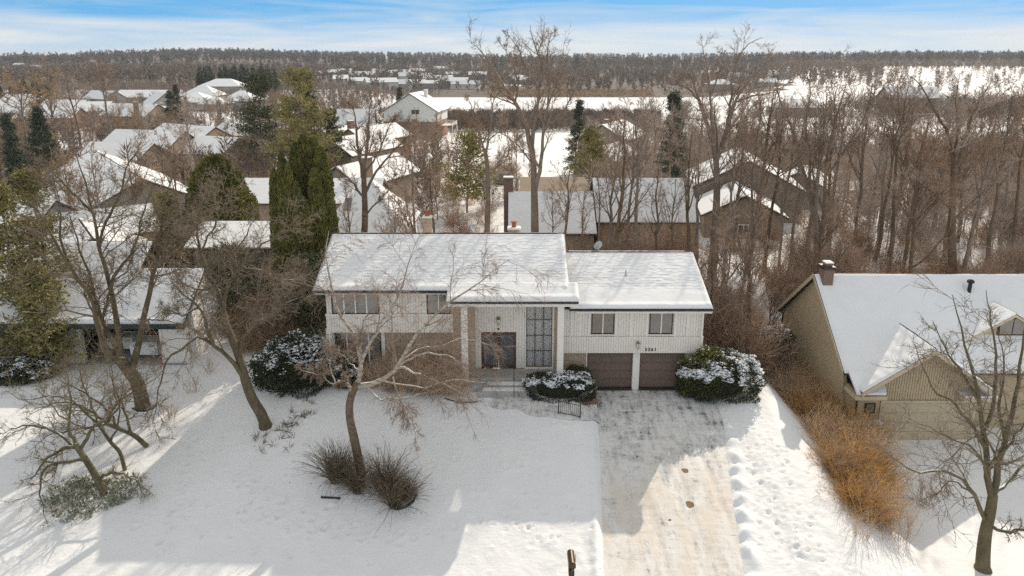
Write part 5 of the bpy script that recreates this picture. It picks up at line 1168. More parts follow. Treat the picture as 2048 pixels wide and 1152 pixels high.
# ================================================================== EVERGREEN SHRUBS WITH SNOW
def shrub_mesh(rg, rx, ry, h, n, bl, bw, lump=.18, box=0.0, seed=0):
    """points on a lumpy dome: positions, outward normals"""
    u = rg.uniform(0, 2 * np.pi, n); ph = np.arcsin(rg.uniform(-.75, 1, n))
    d = np.stack([np.cos(u) * np.cos(ph), np.sin(u) * np.cos(ph), np.sin(ph)], 1)
    if box: d = np.sign(d) * np.abs(d) ** (1 - box); 
    l = 1 + lump * (vnoise(u * 2.2 + 9, ph * 3, seed) - .5) * 2 + .5 * lump * (vnoise(u * 6, ph * 7, seed + 3) - .5) * 2
    depth = 1 - .22 * rg.random(n) ** 2
    P = d * np.array([rx, ry, h * .62]) * (l * depth)[:, None] + np.array([0, 0, h * .38]); lo = d[:, 2] < 0; P[lo, 2] = h * .38 * (1 + d[lo, 2] / .76); P[lo, :2] *= (1 / np.maximum(np.cos(ph[lo]), .5) * (.86 + .14 * (1 + d[lo, 2])))[:, None]; P[:, 2] = np.maximum(P[:, 2], .0)
    Nn = nrmv(d / np.array([rx, ry, h * .62]))
    return P, Nn, l
def snow_shrub(label, loc, rx, ry, h, n, mfol, bl=.16, bw=.035, snow=.5, tuft=.08, seed=1, lump=.18, box=0.0, up=.3, group=None, thr=.45, cat='shrub', name='evergreen_shrub'):
    rg = np.random.default_rng(seed); root = thing(name, label, cat, loc, 0, group)
    P, Nn, l = shrub_mesh(rg, rx, ry, h, n, bl, bw, lump, box, seed)
    D = Nn * .9 + rg.normal(0, .55, P.shape) + np.array([0, 0, up]); V, T = blades(rg, P - nrmv(D) * bl * .3, D, bl, bw)
    link('foliage', mesh_np('foliage', V, None, T), mfol, root)
    m = MB(); q = [(math.cos(g), math.sin(g)) for g in np.linspace(0, 2 * math.pi, 12, endpoint=False)]
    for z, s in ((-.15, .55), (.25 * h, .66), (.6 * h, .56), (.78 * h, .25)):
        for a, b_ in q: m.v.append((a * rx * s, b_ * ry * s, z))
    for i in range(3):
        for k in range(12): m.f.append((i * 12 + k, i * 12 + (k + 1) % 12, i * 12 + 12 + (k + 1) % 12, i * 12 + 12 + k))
    m.f.append(tuple(range(36, 48))); m.build('branches', 'yew_inner', root)  # solid dark core, added inside to block light through the foliage
    if snow:
        ns = int(n * snow * 1.5); P, Nn, l = shrub_mesh(np.random.default_rng(seed + 50), rx, ry, h, ns, bl, bw, lump, box, seed)
        pat = .62 * vnoise(P[:, 0] * 1.9, P[:, 1] * 1.9 + P[:, 2] * 2, seed + 7) + .38 * vnoise(P[:, 0] * 5.5, P[:, 1] * 5.5 + P[:, 2] * 5, seed + 8)
        up_ = Nn[:, 2] - thr; k = (up_ + 1.1 * (pat - .5) > 0) & (up_ > -.25) & (pat > .40); sz = np.clip(.55 + 2.2 * (pat[k] - .42), .4, 1.5)
        V, T = clumps(rg, P[k] * 1.0 + np.array([0, 0, .015]), tuft, tuft * .45); V = V.reshape(-1, 6, 3); cen = V.mean(1, keepdims=True); V = (cen + (V - cen) * sz[:, None, None] * rg.uniform(.5, 1.3, (len(sz), 1, 1))).reshape(-1, 3)
        o_ = link('snow', mesh_np('snow', V, None, T, True), 'snow_tuft', root); o_['kind'] = 'stuff'
    return root
def G(x, y, dz=0): p = gnd(x, y); return (p[0], p[1], gz(p[0], p[1]) + dz)
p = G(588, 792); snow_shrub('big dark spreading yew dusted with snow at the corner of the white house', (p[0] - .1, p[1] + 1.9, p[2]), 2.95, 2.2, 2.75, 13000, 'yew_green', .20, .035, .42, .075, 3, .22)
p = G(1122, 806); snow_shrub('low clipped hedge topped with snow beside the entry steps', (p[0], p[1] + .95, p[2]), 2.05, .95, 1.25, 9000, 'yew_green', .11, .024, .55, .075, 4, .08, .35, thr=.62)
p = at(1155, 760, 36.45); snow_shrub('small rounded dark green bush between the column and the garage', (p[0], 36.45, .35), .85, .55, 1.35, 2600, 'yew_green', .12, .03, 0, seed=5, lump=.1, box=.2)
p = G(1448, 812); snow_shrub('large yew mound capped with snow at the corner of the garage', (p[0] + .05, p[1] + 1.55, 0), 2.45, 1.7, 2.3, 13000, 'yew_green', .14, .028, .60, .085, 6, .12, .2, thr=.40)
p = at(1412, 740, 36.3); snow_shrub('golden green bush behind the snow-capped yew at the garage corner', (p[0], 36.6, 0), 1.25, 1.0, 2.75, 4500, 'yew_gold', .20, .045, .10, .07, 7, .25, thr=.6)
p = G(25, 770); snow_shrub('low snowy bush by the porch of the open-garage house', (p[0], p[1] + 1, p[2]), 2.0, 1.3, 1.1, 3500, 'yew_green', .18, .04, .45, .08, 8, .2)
p = at(700, 742, 36.4); snow_shrub('small yew with a snow patch tucked behind the birch stem', (p[0], 36.2, .75), .9, .6, .95, 2200, 'yew_green', .16, .04, .4, .09, 9, .2)
p = at(1545, 665, 43); snow_shrub('dark snowy bush by the back corner of the tan house', (p[0] + .3, 43, 0), 1.1, .9, 1.5, 2200, 'yew_green', .18, .04, .4, .09, 10, .2)
p = G(785, 762); 
# ground cover under the crabapple, stalks poking through the snow
rg = np.random.default_rng(11); c = G(182, 992)
n = 1000; a = rg.uniform(0, 6.28, n); q = np.sqrt(rg.random(n)); Pp = np.stack([c[0] + 2.3 * q * np.cos(a), c[1] + 1.35 * q * np.sin(a) * (1 + .3 * np.sin(a * 3)), 0 * a], 1); Pp[:, 2] = [gz(x, y) + .03 for x, y in Pp[:, :2]]
V, T = blades(rg, Pp, rg.normal(0, 1, Pp.shape) + np.array([0, 0, .9]), .24, .05); gcv = link('ground_cover', mesh_np('ground_cover', V, None, T), 'ground_cover_green', kind='stuff'); gcv['label'] = 'green ivy patch frosted with snow round the leaning crabapple'
V, Q, T = tubes([(lambda S_: (S_[0] + np.array(c), S_[1], 3))(stems(rg, 260, .9, 1.6, .5, 4, .2, -.02, .010))]); o = link('ground_cover_stems', mesh_np('stems', V, Q, T), 'olive_twig', kind='stuff')
pts = [G(rg.uniform(505, 640), 0) if False else None for _ in range(1)]
S1, R1_, V_, T_ = [], [], [], []
for k in range(26):
    t = k / 25; x = 520 + 110 * t + rg.normal(0, 14); y = 888 - 66 * t + rg.normal(0, 12); p = np.array(G(x, y)); s, r = stems(rg, 9, .55, .12, 1.3, 4, .25, -.12, .014); S1.append(s + p); R1_.append(r)
V, Q, T = tubes([(np.concatenate(S1), np.concatenate(R1_), 3)]); link('perennial_stalks', mesh_np('perennial_stalks', V, Q, T), 'maple_twig', kind='stuff')
# ================================================================== ORNAMENTAL GRASSES IN THE BED
def grass_mesh(seed, n=300, H=1.75, sp=.42):
    rg = np.random.default_rng(seed); Pp, Rr = stems(rg, n, H, .20, sp, 6, .10, -.17, .010, .4); P2, R2 = sprout(rg, Pp[: n // 2], Rr[: n // 2], 3, 3, (.12, .25), (15, 45), .2, -.08, .75, 1, .7, .4, .005)
    V, Q, T = tubes([(Pp, Rr, 3), (P2, R2, 3)]); return mesh_np('grass_blades', V, Q, T)
gm = [grass_mesh(1), grass_mesh(2, 260, 1.6, .50)]
for i, (x, y, s, lb) in enumerate([(672, 962, 1.05, 'tall dry grass clump left of the birch trunk'), (716, 985, .8, 'short dry grass clump directly below the birch trunk'), (768, 985, 1.1, 'tall brown grass clump right of the birch trunk'), (790, 1012, 1.05, 'grass clump beside the curved black edging'), (695, 966, .75, 'small upright grass clump touching the birch trunk'), (815, 1000, .7, 'thin outer grass clump at the end of the bed')]):
    p = G(x, y); s *= 1.25; t_ = thing('grass_clump', lb, 'grass clump', p, i * 1.3, 'dry grass clumps in the birch bed'); t_.scale = (s, s, s); link('grass_blades', gm[i % 2], 'grass_dry', t_)
# ================================================================== BARE DECIDUOUS SHRUBS
def bare_shrub(seed, n, H, br, sp, kids, mat, r=.011, up=.0, wig=.14):
    rg = np.random.default_rng(seed); Pp, Rr = stems(rg, n, H, br, sp, 6, wig, up, r); Rr = Rr * rg.uniform(.6, 1.7, (n, 1))
    P2, R2 = sprout(rg, Pp, Rr, kids, 4, (.25, .5), (20, 60), .25, .0, .3, 1, .6, .4, r * .45)
    V, Q, T = tubes([(Pp, Rr, 3), (P2, R2, 3)]); me = mesh_np('twigs', V, Q, T); me.materials.append(MATS[mat]); return me
ob = [bare_shrub(21, 300, 2.1, .95, .8, 7, 'brush_orange', .012, -.03, .27), bare_shrub(22, 300, 1.9, 1.0, .9, 7, 'brush_orange', .012, -.05, .30), bare_shrub(25, 280, 2.0, .9, .8, 7, 'brush_brown', .012, -.03, .27)]
orange = [(1560, 762, .85, 2, 'brown bare shrub nearest the big snowy yew'), (1590, 742, .95, 2, 'bare brown shrub against the shaded wall of the tan house'), (1632, 760, 1.0, 2, 'tall brown shrub at the middle of the tan gable wall'), (1660, 800, .95, 0, 'orange shrub below the corner eave of the tan house'), (1600, 800, .9, 0, 'orange-brown shrub at the lawn side of the hedge, upper end'), (1640, 850, 1.0, 0, 'orange shrub in the middle bulge of the hedge'), (1690, 862, .95, 1, 'orange shrub in front of the brick corner of the tan house'), (1670, 910, 1.0, 1, 'bright orange shrub beside the tan garage drive'), (1725, 925, .9, 0, 'orange shrub on the drive side of the hedge near the garage door'), (1690, 965, .95, 1, 'orange shrub low in the hedge above the bare saplings'), (1740, 985, .85, 0, 'orange shrub at the drive side, low end of the hedge'), (1715, 1020, .8, 1, 'last dense orange shrub at the street end of the hedge'), (1615, 775, .9, 1, 'tawny shrub squeezed between its neighbours under the tan gable'), (1572, 800, .8, 2, 'low brown shrub at the lawn edge below the big snowy yew'), (1618, 838, .85, 0, 'orange shrub spilling over the lawn edge, second from the yew'), (1668, 838, 1.0, 0, 'tall orange shrub at the heart of the hedge'), (1652, 895, .9, 1, 'orange shrub on the lawn edge halfway down the hedge'), (1705, 900, 1.0, 0, 'tall orange shrub beside the tan garage door'), (1672, 950, .8, 2, 'brown shrub on the lawn edge low in the hedge'), (1712, 965, .95, 0, 'orange shrub in the lower third of the hedge'), (1745, 1030, .75, 2, 'dull brown shrub at the hedge end beside the sapling'), (1560, 735, .8, 2, 'brown shrub between the yew and the dark snowy bush'), (1650, 790, 1.05, 1, 'rusty shrub against the lower tan side wall')]
for i, (x, y, s, v, lb) in enumerate(orange):
    p = G(x, y); t_ = thing('hedge_shrub', lb, 'shrub', p, i * 2.1, 'unclipped hedge along the lot line'); t_.scale = (s * 1.22, s * 1.22, s * 1.42); link('twigs', ob[v], None, t_)
sap = bare_shrub(23, 26, 2.2, .5, .35, 9, 'brush_brown', .012)
for i, (x, y, s, lb) in enumerate([(1760, 1055, 1.0, 'thin bare sapling below the orange hedge'), (1800, 1075, .9, 'bare sapling with few twigs near the street end of the hedge'), (1845, 1010, .8, 'thin bare bush on the snow left of the big maple'), (1720, 1075, .7, 'sparse twiggy sapling at the foot of the hedge'), (342, 838, .55, 'sparse low bush in the sunlit snow below the forked tree'), (385, 785, .55, 'small twiggy bush beside the white garage wall'), (420, 745, .5, 'small bare bush uphill from the garage corner'), (1040, 795, .25, 'tiny frosted twig bush beside the handrail')]):
    p = G(x, y); t_ = thing('sapling', lb, 'shrub', p, i * 1.7); t_.scale = (s, s, s); link('twigs', sap, None, t_)
fb = bare_shrub(24, 150, 2.6, .8, .5, 8, 'brush_brown', .010, -.03)
for i, (x, Y, s, lb) in enumerate([(770, 36.3, .8, 'bare brown shrub under the high windows left of the birch limbs'), (820, 36.2, .95, 'bare brown shrub against the tan brick below the white band'), (868, 36.2, 1.0, 'dense bare shrub in front of the tan brick wall'), (905, 36.0, .85, 'bare shrub beside the left white column'), (745, 36.5, .6, 'low bare shrub in front of the lower windows'), (795, 36.1, .95, 'bare shrub between the two under the white band'), (845, 35.9, 1.0, 'spreading bare shrub in front of the others by the brick'), (888, 35.8, .95, 'bare shrub whose twigs meet the drooping birch branches')]):
    X = xat(x, 760, Y); t_ = thing('foundation_shrub', lb, 'shrub', (X, Y - .3, gz(X, Y - .3)), i * 2.3, 'bare shrubs along the house front'); t_.scale = (s, s, s); link('twigs', fb, None, t_)
# ================================================================== KEY TREES
def hero(name, label, base, trunk, limbs_, mt, mc, levels, seed, group=None, sides=9, crown='crown', mtr=None):
    rg = np.random.default_rng(seed); tp, tr_ = trunk; dv_ = tp[-1] - tp[-2]; dv_ = dv_ / np.linalg.norm(dv_)
    tp = np.concatenate([tp, [tp[-1] + dv_ * tr_[-1] * .6, tp[-1] + dv_ * tr_[-1] * .95]]); tr_ = np.concatenate([tr_, [tr_[-1] * .75, .005]]); tg = [(tp[None], tr_[None], sides)]
    LP = np.stack([l[0] for l in limbs_]); LR = np.stack([l[1] for l in limbs_]); 
    LP = LP.copy(); LP[:, 1:-1] += rg.normal(0, .035, LP[:, 1:-1].shape)
    cg = grow(rg, LP, LR, levels)
    t_ = tree_obj(name, label, 'tree', base, tg, cg, mtr or mt, mc, group, True, crown)
    V, Q, T = tubes([(LP, LR, 6)]); link('limbs', mesh_np('limbs', V - np.array(base), Q, T, True), mt, t_)
    return t_
# birch on the lawn
b0 = G(722, 948); Y0 = b0[1]
tr = limbs([(723, 952), (718, 925), (709, 880), (700, 838), (699, 808), (705, 785), (716, 766)], Y0, .23, .17); tr[1][0] = .30
LB = [limbs([(716, 770), (722, 735), (716, 690, .2), (695, 650, .4), (672, 610, .6), (660, 560, .8), (653, 500, 1.0), (658, 462, 1.1)], Y0, .12, .012),
      limbs([(721, 735), (735, 700, -.2), (752, 668, -.5), (766, 640, -.7), (790, 610, -.9), (808, 555, -1), (826, 500, -1), (845, 462, -1)], Y0, .09, .010),
      limbs([(722, 725), (722, 690), (726, 655, -.2)], Y0, .06, .03),
      limbs([(712, 772), (745, 766, -.2), (775, 752, -.4), (797, 733, -.6), (810, 700, -.7), (832, 668, -.9), (860, 640, -1.0), (900, 604, -1.2), (950, 570, -1.4), (990, 540, -1.5), (1020, 518, -1.5)], Y0, .13, .012),
      limbs([(797, 733, -.6), (830, 712, -1), (862, 706, -1.3), (895, 712, -1.6), (922, 728, -1.8), (940, 748, -2)], Y0, .06, .012),
      limbs([(797, 735, -.6), (835, 748, -1), (870, 760, -1.4), (905, 778, -1.6), (930, 795, -1.9)], Y0, .055, .010),
      limbs([(805, 720, -.6), (840, 698, 0), (880, 690, .4), (920, 678, .8), (980, 690, 1.1), (1000, 720, 1.2)], Y0, .05, .008),
      limbs([(704, 786), (698, 772, -.2), (690, 764, -.3), (678, 764, -.5), (668, 772, -.6)], Y0, .085, .06),
      limbs([(673, 770, -.6), (664, 745, -.6), (656, 715, -.7), (650, 690, -.7)], Y0, .04, .008),
      limbs([(672, 772, -.6), (650, 757, -.8), (632, 746, -1), (600, 740, -1.3)], Y0, .035, .007),
      limbs([(735, 772, -.2), (752, 792, -.5), (790, 798, -.9), (840, 790, -1.2), (885, 778, -1.5)], Y0, .05, .008),
      limbs([(785, 752, -.4), (797, 790, -.9), (810, 825, -1.3), (832, 870, -1.6)], Y0, .045, .008),
      limbs([(760, 760, -.2), (800, 770, .5), (850, 775, 1.0), (900, 760, 1.5), (950, 765, 1.8), (1000, 770, 2.0)], Y0, .05, .007),
      limbs([(720, 745), (700, 725, .6), (672, 700, 1.0), (650, 690, 1.3)], Y0, .03, .006)]
hero('birch_tree', 'crooked pale birch with drooping red twigs in the front lawn bed', b0, tr, LB, 'birch_bark', 'birch_twig',
     [dict(n=11, k=6, ln=(.20, .46), ang=(25, 65), wig=.16, up=-.02, t0=.25, rr=.45, rmin=.010, sides=4), dict(n=9, k=5, ln=(.4, .9), ang=(20, 60), wig=.16, up=-.12, t0=.1, rr=.55, rmin=.0075, shr=.2), dict(n=9, k=3, ln=(.35, .75), ang=(20, 60), wig=.2, up=-.15, t0=.1, rr=.6, rmin=.006, shr=.2)], 5, mtr='birch_trunk')
LV = lambda a=0: [dict(n=14, k=6, ln=(.20, .44), ang=(25, 70), wig=.22, up=.03, t0=.15, rr=.45, rmin=.014, sides=4), dict(n=9, k=4, ln=(.4, .85), ang=(25, 70), wig=.28, up=.02, t0=.1, rr=.6, rmin=.012, shr=.3), dict(n=6, k=3, ln=(.4, .75), ang=(25, 70), wig=.3, up=.01, t0=.1, rr=.6, rmin=.010, shr=.2)]
# leaning maple at the lawn edge
b0 = G(531, 852); Y0 = b0[1]
tr = limbs([(533, 858), (524, 830), (505, 798), (491, 760), (479, 715), (462, 672), (449, 640)], Y0, .30, .17); tr[1][0] = .40
LB = [limbs([(455, 655), (441, 605, .2), (430, 572, .4), (411, 545, .6), (401, 505, .8), (396, 440, 1), (402, 380, 1.2)], Y0, .13, .02),
      limbs([(491, 760), (462, 720, -.4), (427, 690, -.8), (415, 652, -1), (397, 616, -1.2), (370, 590, -1.4), (340, 560, -1.5)], Y0, .13, .02),
      limbs([(427, 690, -.8), (395, 672, -1.2), (362, 700, -1.6), (332, 722, -1.8), (316, 785, -2), (306, 855, -2.2)], Y0, .08, .012),
      limbs([(478, 700), (500, 660, .4), (522, 640, .7), (560, 614, 1.1), (608, 592, 1.5)], Y0, .10, .03),
      limbs([(479, 715), (486, 690, -.4), (504, 640, -.9), (522, 590, -1.2), (550, 540, -1.4)], Y0, .08, .015),
      limbs([(449, 645), (432, 565, .6), (452, 520, 1), (480, 490, 1.4), (508, 440, 1.7)], Y0, .10, .016),
      limbs([(449, 640), (452, 585, 0), (482, 532, 0), (540, 478, 0), (596, 450, 0)], Y0, .10, .015),
      limbs([(430, 572, .4), (400, 580, 1), (360, 560, 1.6), (330, 520, 2)], Y0, .07, .012),
      limbs([(482, 532), (520, 540, .6), (570, 560, 1.2), (620, 550, 1.6), (660, 520, 2)], Y0, .06, .010),
      limbs([(401, 505, .8), (430, 450, .3), (450, 400, -.2), (440, 350, -.5)], Y0, .06, .010),
      limbs([(395, 616, -1.2), (370, 630, -1.8), (330, 620, -2.4), (290, 640, -2.8)], Y0, .06, .010)]
hero('maple_tree', 'leaning bare maple between the big snowy yew and the open-garage house', b0, tr, LB, 'maple_bark', 'maple_twig', LV(), 6)
# forked tree in front of the open garage
b0 = G(285, 812); Y0 = b0[1]
tr = limbs([(286, 815), (281, 790), (273, 762), (258, 742), (243, 722)], Y0, .40, .30); tr[1][0] = .48
LB = [limbs([(250, 732), (225, 715), (205, 680, -.2), (193, 640, -.3), (187, 600, -.4), (165, 565, -.6), (138, 528, -.8), (108, 478, -1), (84, 430, -1.2), (48, 395, -1.4)], Y0, .20, .02),
      limbs([(240, 722), (230, 690, .2), (205, 640, .5), (190, 598, .7), (182, 560, .9), (160, 500, 1.1), (140, 430, 1.2)], Y0, .15, .02),
      limbs([(245, 724), (240, 690, .3), (232, 640, .6), (225, 590, .8), (214, 545, 1), (196, 490, 1.2), (187, 420, 1.3), (168, 360, 1.4), (150, 300, 1.4)], Y0, .18, .018),
      limbs([(262, 745), (275, 700, .4), (285, 650, .7), (300, 585, .9), (316, 520, 1.1), (322, 470, 1.2), (330, 400, 1.3), (355, 330, 1.4)], Y0, .20, .018),
      limbs([(222, 570, .8), (240, 535, 1.2), (262, 510, 1.4), (275, 480, 1.6), (285, 430, 1.8), (310, 370, 1.8)], Y0, .10, .012),
      limbs([(205, 640, .5), (215, 600, 0), (228, 560, -.4), (250, 545, -.6), (275, 490, -1)], Y0, .09, .012),
      limbs([(196, 490, 1.2), (215, 440, .8), (240, 390, .5), (255, 330, .3), (300, 280, 0)], Y0, .09, .012),
      limbs([(190, 430, 1.3), (150, 390, 1.6), (110, 350, 1.8), (80, 310, 2)], Y0, .08, .010),
      limbs([(322, 470, 1.2), (360, 430, 1.6), (400, 410, 1.9), (430, 360, 2.1)], Y0, .08, .010),
      limbs([(138, 528, -.8), (120, 470, -.2), (118, 400, .3), (100, 340, .5)], Y0, .08, .010),
      limbs([(290, 640, .7), (330, 640, .2), (370, 650, -.4), (395, 660, -.8)], Y0, .06, .010),
      limbs([(316, 520, 1.1), (345, 500, .4), (380, 470, 0), (400, 440, -.4)], Y0, .07, .010)]
hero('forked_tree', 'thick-trunked bare tree forking low in front of the open garage', b0, tr, LB, 'maple_bark', 'maple_twig', LV(), 7, sides=11)
# leaning crabapples
cb = [([(208, 988), (196, 960), (175, 925), (152, 890)], [[(152, 890), (120, 902, -.3), (92, 920, -.6), (70, 950, -.9), (38, 962, -1.2)], [(172, 920), (125, 925, -.5), (88, 938, -1), (82, 985, -1.4), (92, 1040, -1.7)], [(152, 890), (135, 850, .3), (142, 800, .5), (130, 740, .6)], [(160, 900), (190, 850, .5), (235, 820, 1), (248, 760, 1.3)], [(150, 895), (100, 860, .5), (50, 850, .9), (5, 870, 1.2)], [(196, 960), (230, 945, -.3), (270, 960, -.6), (300, 985, -.8)]], .17, 'front leaning crabapple rising from the ivy patch'),
      ([(250, 940), (240, 905), (222, 885), (198, 850)], [[(198, 850), (170, 826, .2), (140, 802, .3), (98, 790, .5), (48, 800, .7), (10, 780, .8)], [(210, 868), (180, 800, .6), (160, 740, .9), (170, 690, 1)], [(222, 885), (240, 830, -.2), (225, 770, -.4), (215, 700, -.5)], [(198, 850), (150, 860, -.5), (100, 870, -.8), (60, 900, -1)]], .10, 'slim crabapple stem between its two leaning neighbours'),
      ([(294, 893), (270, 872), (240, 858), (214, 848)], [[(214, 848), (182, 822, -.2), (150, 808, -.3), (110, 806, -.5), (60, 830, -.7)], [(240, 858), (215, 822, .5), (190, 800, .9), (140, 770, 1.2), (90, 745, 1.5)], [(262, 868), (250, 820, -.3), (230, 780, -.6), (220, 700, -.8)], [(214, 848), (170, 855, .4), (120, 830, .8), (70, 770, 1)], [(214, 848), (240, 800, .6), (290, 770, 1), (330, 745, 1.2)]], .13, 'rear leaning crabapple nearest the forked tree')]
for i, (tk, ls, r, lb) in enumerate(cb):
    b0 = G(*tk[0]); Y0 = b0[1]; tr = limbs(tk, Y0, r, r * .75)
    hero('crabapple_tree', lb, b0, tr, [limbs(l, Y0, r * .55, .010) for l in ls], 'olive_bark', 'olive_twig', [dict(n=12, k=6, ln=(.22, .5), ang=(25, 75), wig=.18, up=.05, t0=.15, rr=.5, rmin=.011, sides=4), dict(n=8, k=4, ln=(.4, .8), ang=(20, 60), wig=.22, up=.03, t0=.1, rr=.6, rmin=.008, shr=.3), dict(n=5, k=3, ln=(.4, .7), ang=(20, 60), wig=.2, up=.0, t0=.1, rr=.6, rmin=.006, shr=.2)], 30 + i, 'leaning crabapples')
# big maple at the street, right
b0 = G(1966, 1138); Y0 = b0[1]
tr = limbs([(1965, 1142), (1967, 1100), (1972, 1060), (1980, 1025), (1986, 990)], Y0, .30, .19); tr[1][0] = .40
LB = [limbs([(1982, 1022), (1994, 945, .2), (2010, 880, .4), (2030, 800, .7), (2042, 700, .9), (2055, 600, 1)], Y0, .16, .015),
      limbs([(1982, 1018), (1976, 930, .1), (1968, 860, .2), (1955, 800, .3), (1940, 730, .4), (1924, 660, .5), (1905, 590, .6)], Y0, .15, .012),
      limbs([(1972, 1042), (1946, 988, -.4), (1920, 957, -.7), (1880, 938, -1), (1840, 945, -1.3), (1795, 922, -1.6), (1755, 900, -1.8)], Y0, .10, .010),
      limbs([(1972, 900, .2), (1945, 852, -.3), (1902, 802, -.8), (1870, 782, -1), (1845, 735, -1.3), (1830, 690, -1.5)], Y0, .09, .010),
      limbs([(1978, 1045), (2008, 1065, -.4), (2050, 1058, -.8), (2090, 1040, -1)], Y0, .09, .03),
      limbs([(1990, 985), (2018, 962, .6), (2050, 930, 1), (2100, 900, 1.4)], Y0, .09, .03),
      limbs([(1968, 860, .2), (1990, 800, .6), (1992, 720, .9), (1985, 650, 1), (1972, 580, 1.1)], Y0, .09, .012),
      limbs([(1946, 988, -.4), (1902, 960, .1), (1878, 985, .4), (1840, 1005, .6)], Y0, .05, .008),
      limbs([(2010, 880, .4), (2000, 820, 1), (2010, 740, 1.4), (2000, 660, 1.7)], Y0, .08, .012),
      limbs([(1955, 800, .3), (1920, 740, .9), (1890, 700, 1.3), (1865, 640, 1.5)], Y0, .07, .010),
      limbs([(1980, 960), (1950, 900, -.6), (1900, 880, -1.2), (1850, 850, -1.6), (1790, 840, -1.9)], Y0, .07, .010),
      limbs([(1976, 930), (2010, 900, -.5), (2040, 860, -.9), (2070, 800, -1.2)], Y0, .08, .012)]
LT = LV(); LT[0]['n'] = 9; LT[1]['n'] = 7; LT[2]['n'] = 4
hero('maple_tree', 'big bare maple beside the tan garage drive at the street edge', b0, tr, LB, 'olive_bark', 'maple_twig', LT, 8, sides=11)
# tall double oak behind the ridge
def simple_hero(name, lb, Y, pts, limbs_, r0, seed, levels=None, mt='forest_bark', mc='forest_twig', grp=None):
    x0, y0 = pts[0][:2]; X = xat(x0, y0, Y); base = (X, Y, gz(X, Y)); P_, R_ = limbs(pts, Y, r0, r0 * .6)
    P_ = np.concatenate([[[X, Y, base[2] - .1]], P_]); P_ = resample(P_[[0] + list(range(1, len(P_)))], 16); R_ = np.linspace(r0 * 1.15, r0 * .6, 16)
    return hero(name, lb, base, (P_, R_), [limbs(l, Y, a, .02) for l, a in limbs_], mt, mc, levels or [dict(n=11, k=6, ln=(.18, .42), ang=(20, 55), wig=.14, up=.07, t0=.15, rr=.5, rmin=.020, sides=4), dict(n=7, k=4, ln=(.4, .75), ang=(22, 60), wig=.18, up=.06, t0=.15, rr=.6, rmin=.015, shr=.3), dict(n=6, k=3, ln=(.4, .75), ang=(22, 60), wig=.2, up=.05, t0=.15, rr=.6, rmin=.012, shr=.2)], seed, grp)
simple_hero('oak_tree', 'tallest bare tree with twin trunks rising into the sky behind the ridge', 54, [(1070, 470), (1069, 400), (1067, 330), (1062, 285)],
    [([(1063, 300), (1050, 245, .4), (1030, 205, .8), (1008, 175, 1.2), (985, 135, 1.5), (960, 100, 1.8), (940, 85, 2)], .22), ([(1064, 290), (1072, 230, 0), (1078, 180, 0), (1084, 130, .2), (1068, 90, .3), (1060, 50, .4)], .20), ([(1070, 380), (1083, 320, -.6), (1086, 265, -1), (1096, 210, -1.2), (1118, 160, -1.4), (1135, 110, -1.6)], .20), ([(1078, 180), (1050, 130, 1), (1035, 95, 1.5), (1015, 70, 1.8)], .10), ([(1096, 210, -1.2), (1098, 150, -.6), (1095, 100, 0), (1105, 65, .2)], .10), ([(1086, 265, -1), (1130, 215, -1.8), (1150, 180, -2.2), (1168, 150, -2.5)], .09), ([(1030, 205, .8), (1035, 160, 0), (1020, 120, -.5), (1000, 85, -.8)], .09), ([(1066, 330), (1035, 290, -.8), (1010, 270, -1.2), (985, 262, -1.5)], .07)], .36, 41)
simple_hero('oak_tree', 'slender straight tree just left of the tallest one', 52, [(974, 468), (976, 400), (975, 340), (970, 300)],
    [([(972, 320), (960, 270, .3), (945, 225, .6), (935, 190, .8)], .12), ([(971, 310), (980, 260, 0), (985, 215, 0), (992, 170, .2)], .12), ([(975, 360), (1000, 320, -.6), (1020, 290, -1), (1035, 280, -1.3)], .07), ([(975, 380), (945, 345, .6), (915, 320, 1), (900, 300, 1.3)], .07)], .26, 42)
simple_hero('oak_tree', 'dark bare tree in front of the hip-roofed house, limbs spreading wide', 50, [(729, 470), (730, 420), (728, 370), (727, 330)],
    [([(727, 345), (715, 290, .4), (712, 240, .7), (700, 200, 1)], .16), ([(728, 340), (735, 280, -.3), (738, 230, -.5), (742, 190, -.7)], .14), ([(729, 400), (705, 365, -.6), (680, 340, -1), (660, 325, -1.3)], .10), ([(729, 390), (755, 340, .5), (790, 300, 1), (815, 275, 1.4), (830, 250, 1.6)], .12), ([(730, 430), (755, 405, -.5), (785, 370, -1), (800, 350, -1.3)], .07), ([(727, 350), (760, 300, .2), (775, 260, .4), (800, 225, .6)], .09)], .30, 43)
simple_hero('elm_tree', 'wide vase-crowned elm reaching the sky right of the garage wing', 58, [(1428, 500), (1432, 430), (1434, 370), (1432, 310)],
    [([(1432, 330), (1418, 260, .4), (1400, 205, .8), (1385, 160, 1.1), (1355, 115, 1.4)], .22), ([(1433, 320), (1455, 255, -.3), (1470, 205, -.5), (1500, 160, -.8), (1550, 110, -1.1)], .22), ([(1430, 310), (1425, 250, -.6), (1420, 195, -.8), (1415, 140, -1), (1405, 90, -1.1)], .16), ([(1455, 255, -.3), (1462, 200, .4), (1465, 150, .8), (1490, 95, 1.1), (1525, 75, 1.2)], .14), ([(1400, 205, .8), (1380, 180, .2), (1350, 165, -.3), (1330, 150, -.6)], .09), ([(1470, 205, -.5), (1510, 190, -1.2), (1545, 185, -1.6), (1580, 165, -2)], .09), ([(1420, 195, -.8), (1440, 140, -1.5), (1450, 100, -1.8)], .09), ([(1433, 380), (1470, 330, .8), (1500, 300, 1.3)], .07)], .38, 44)
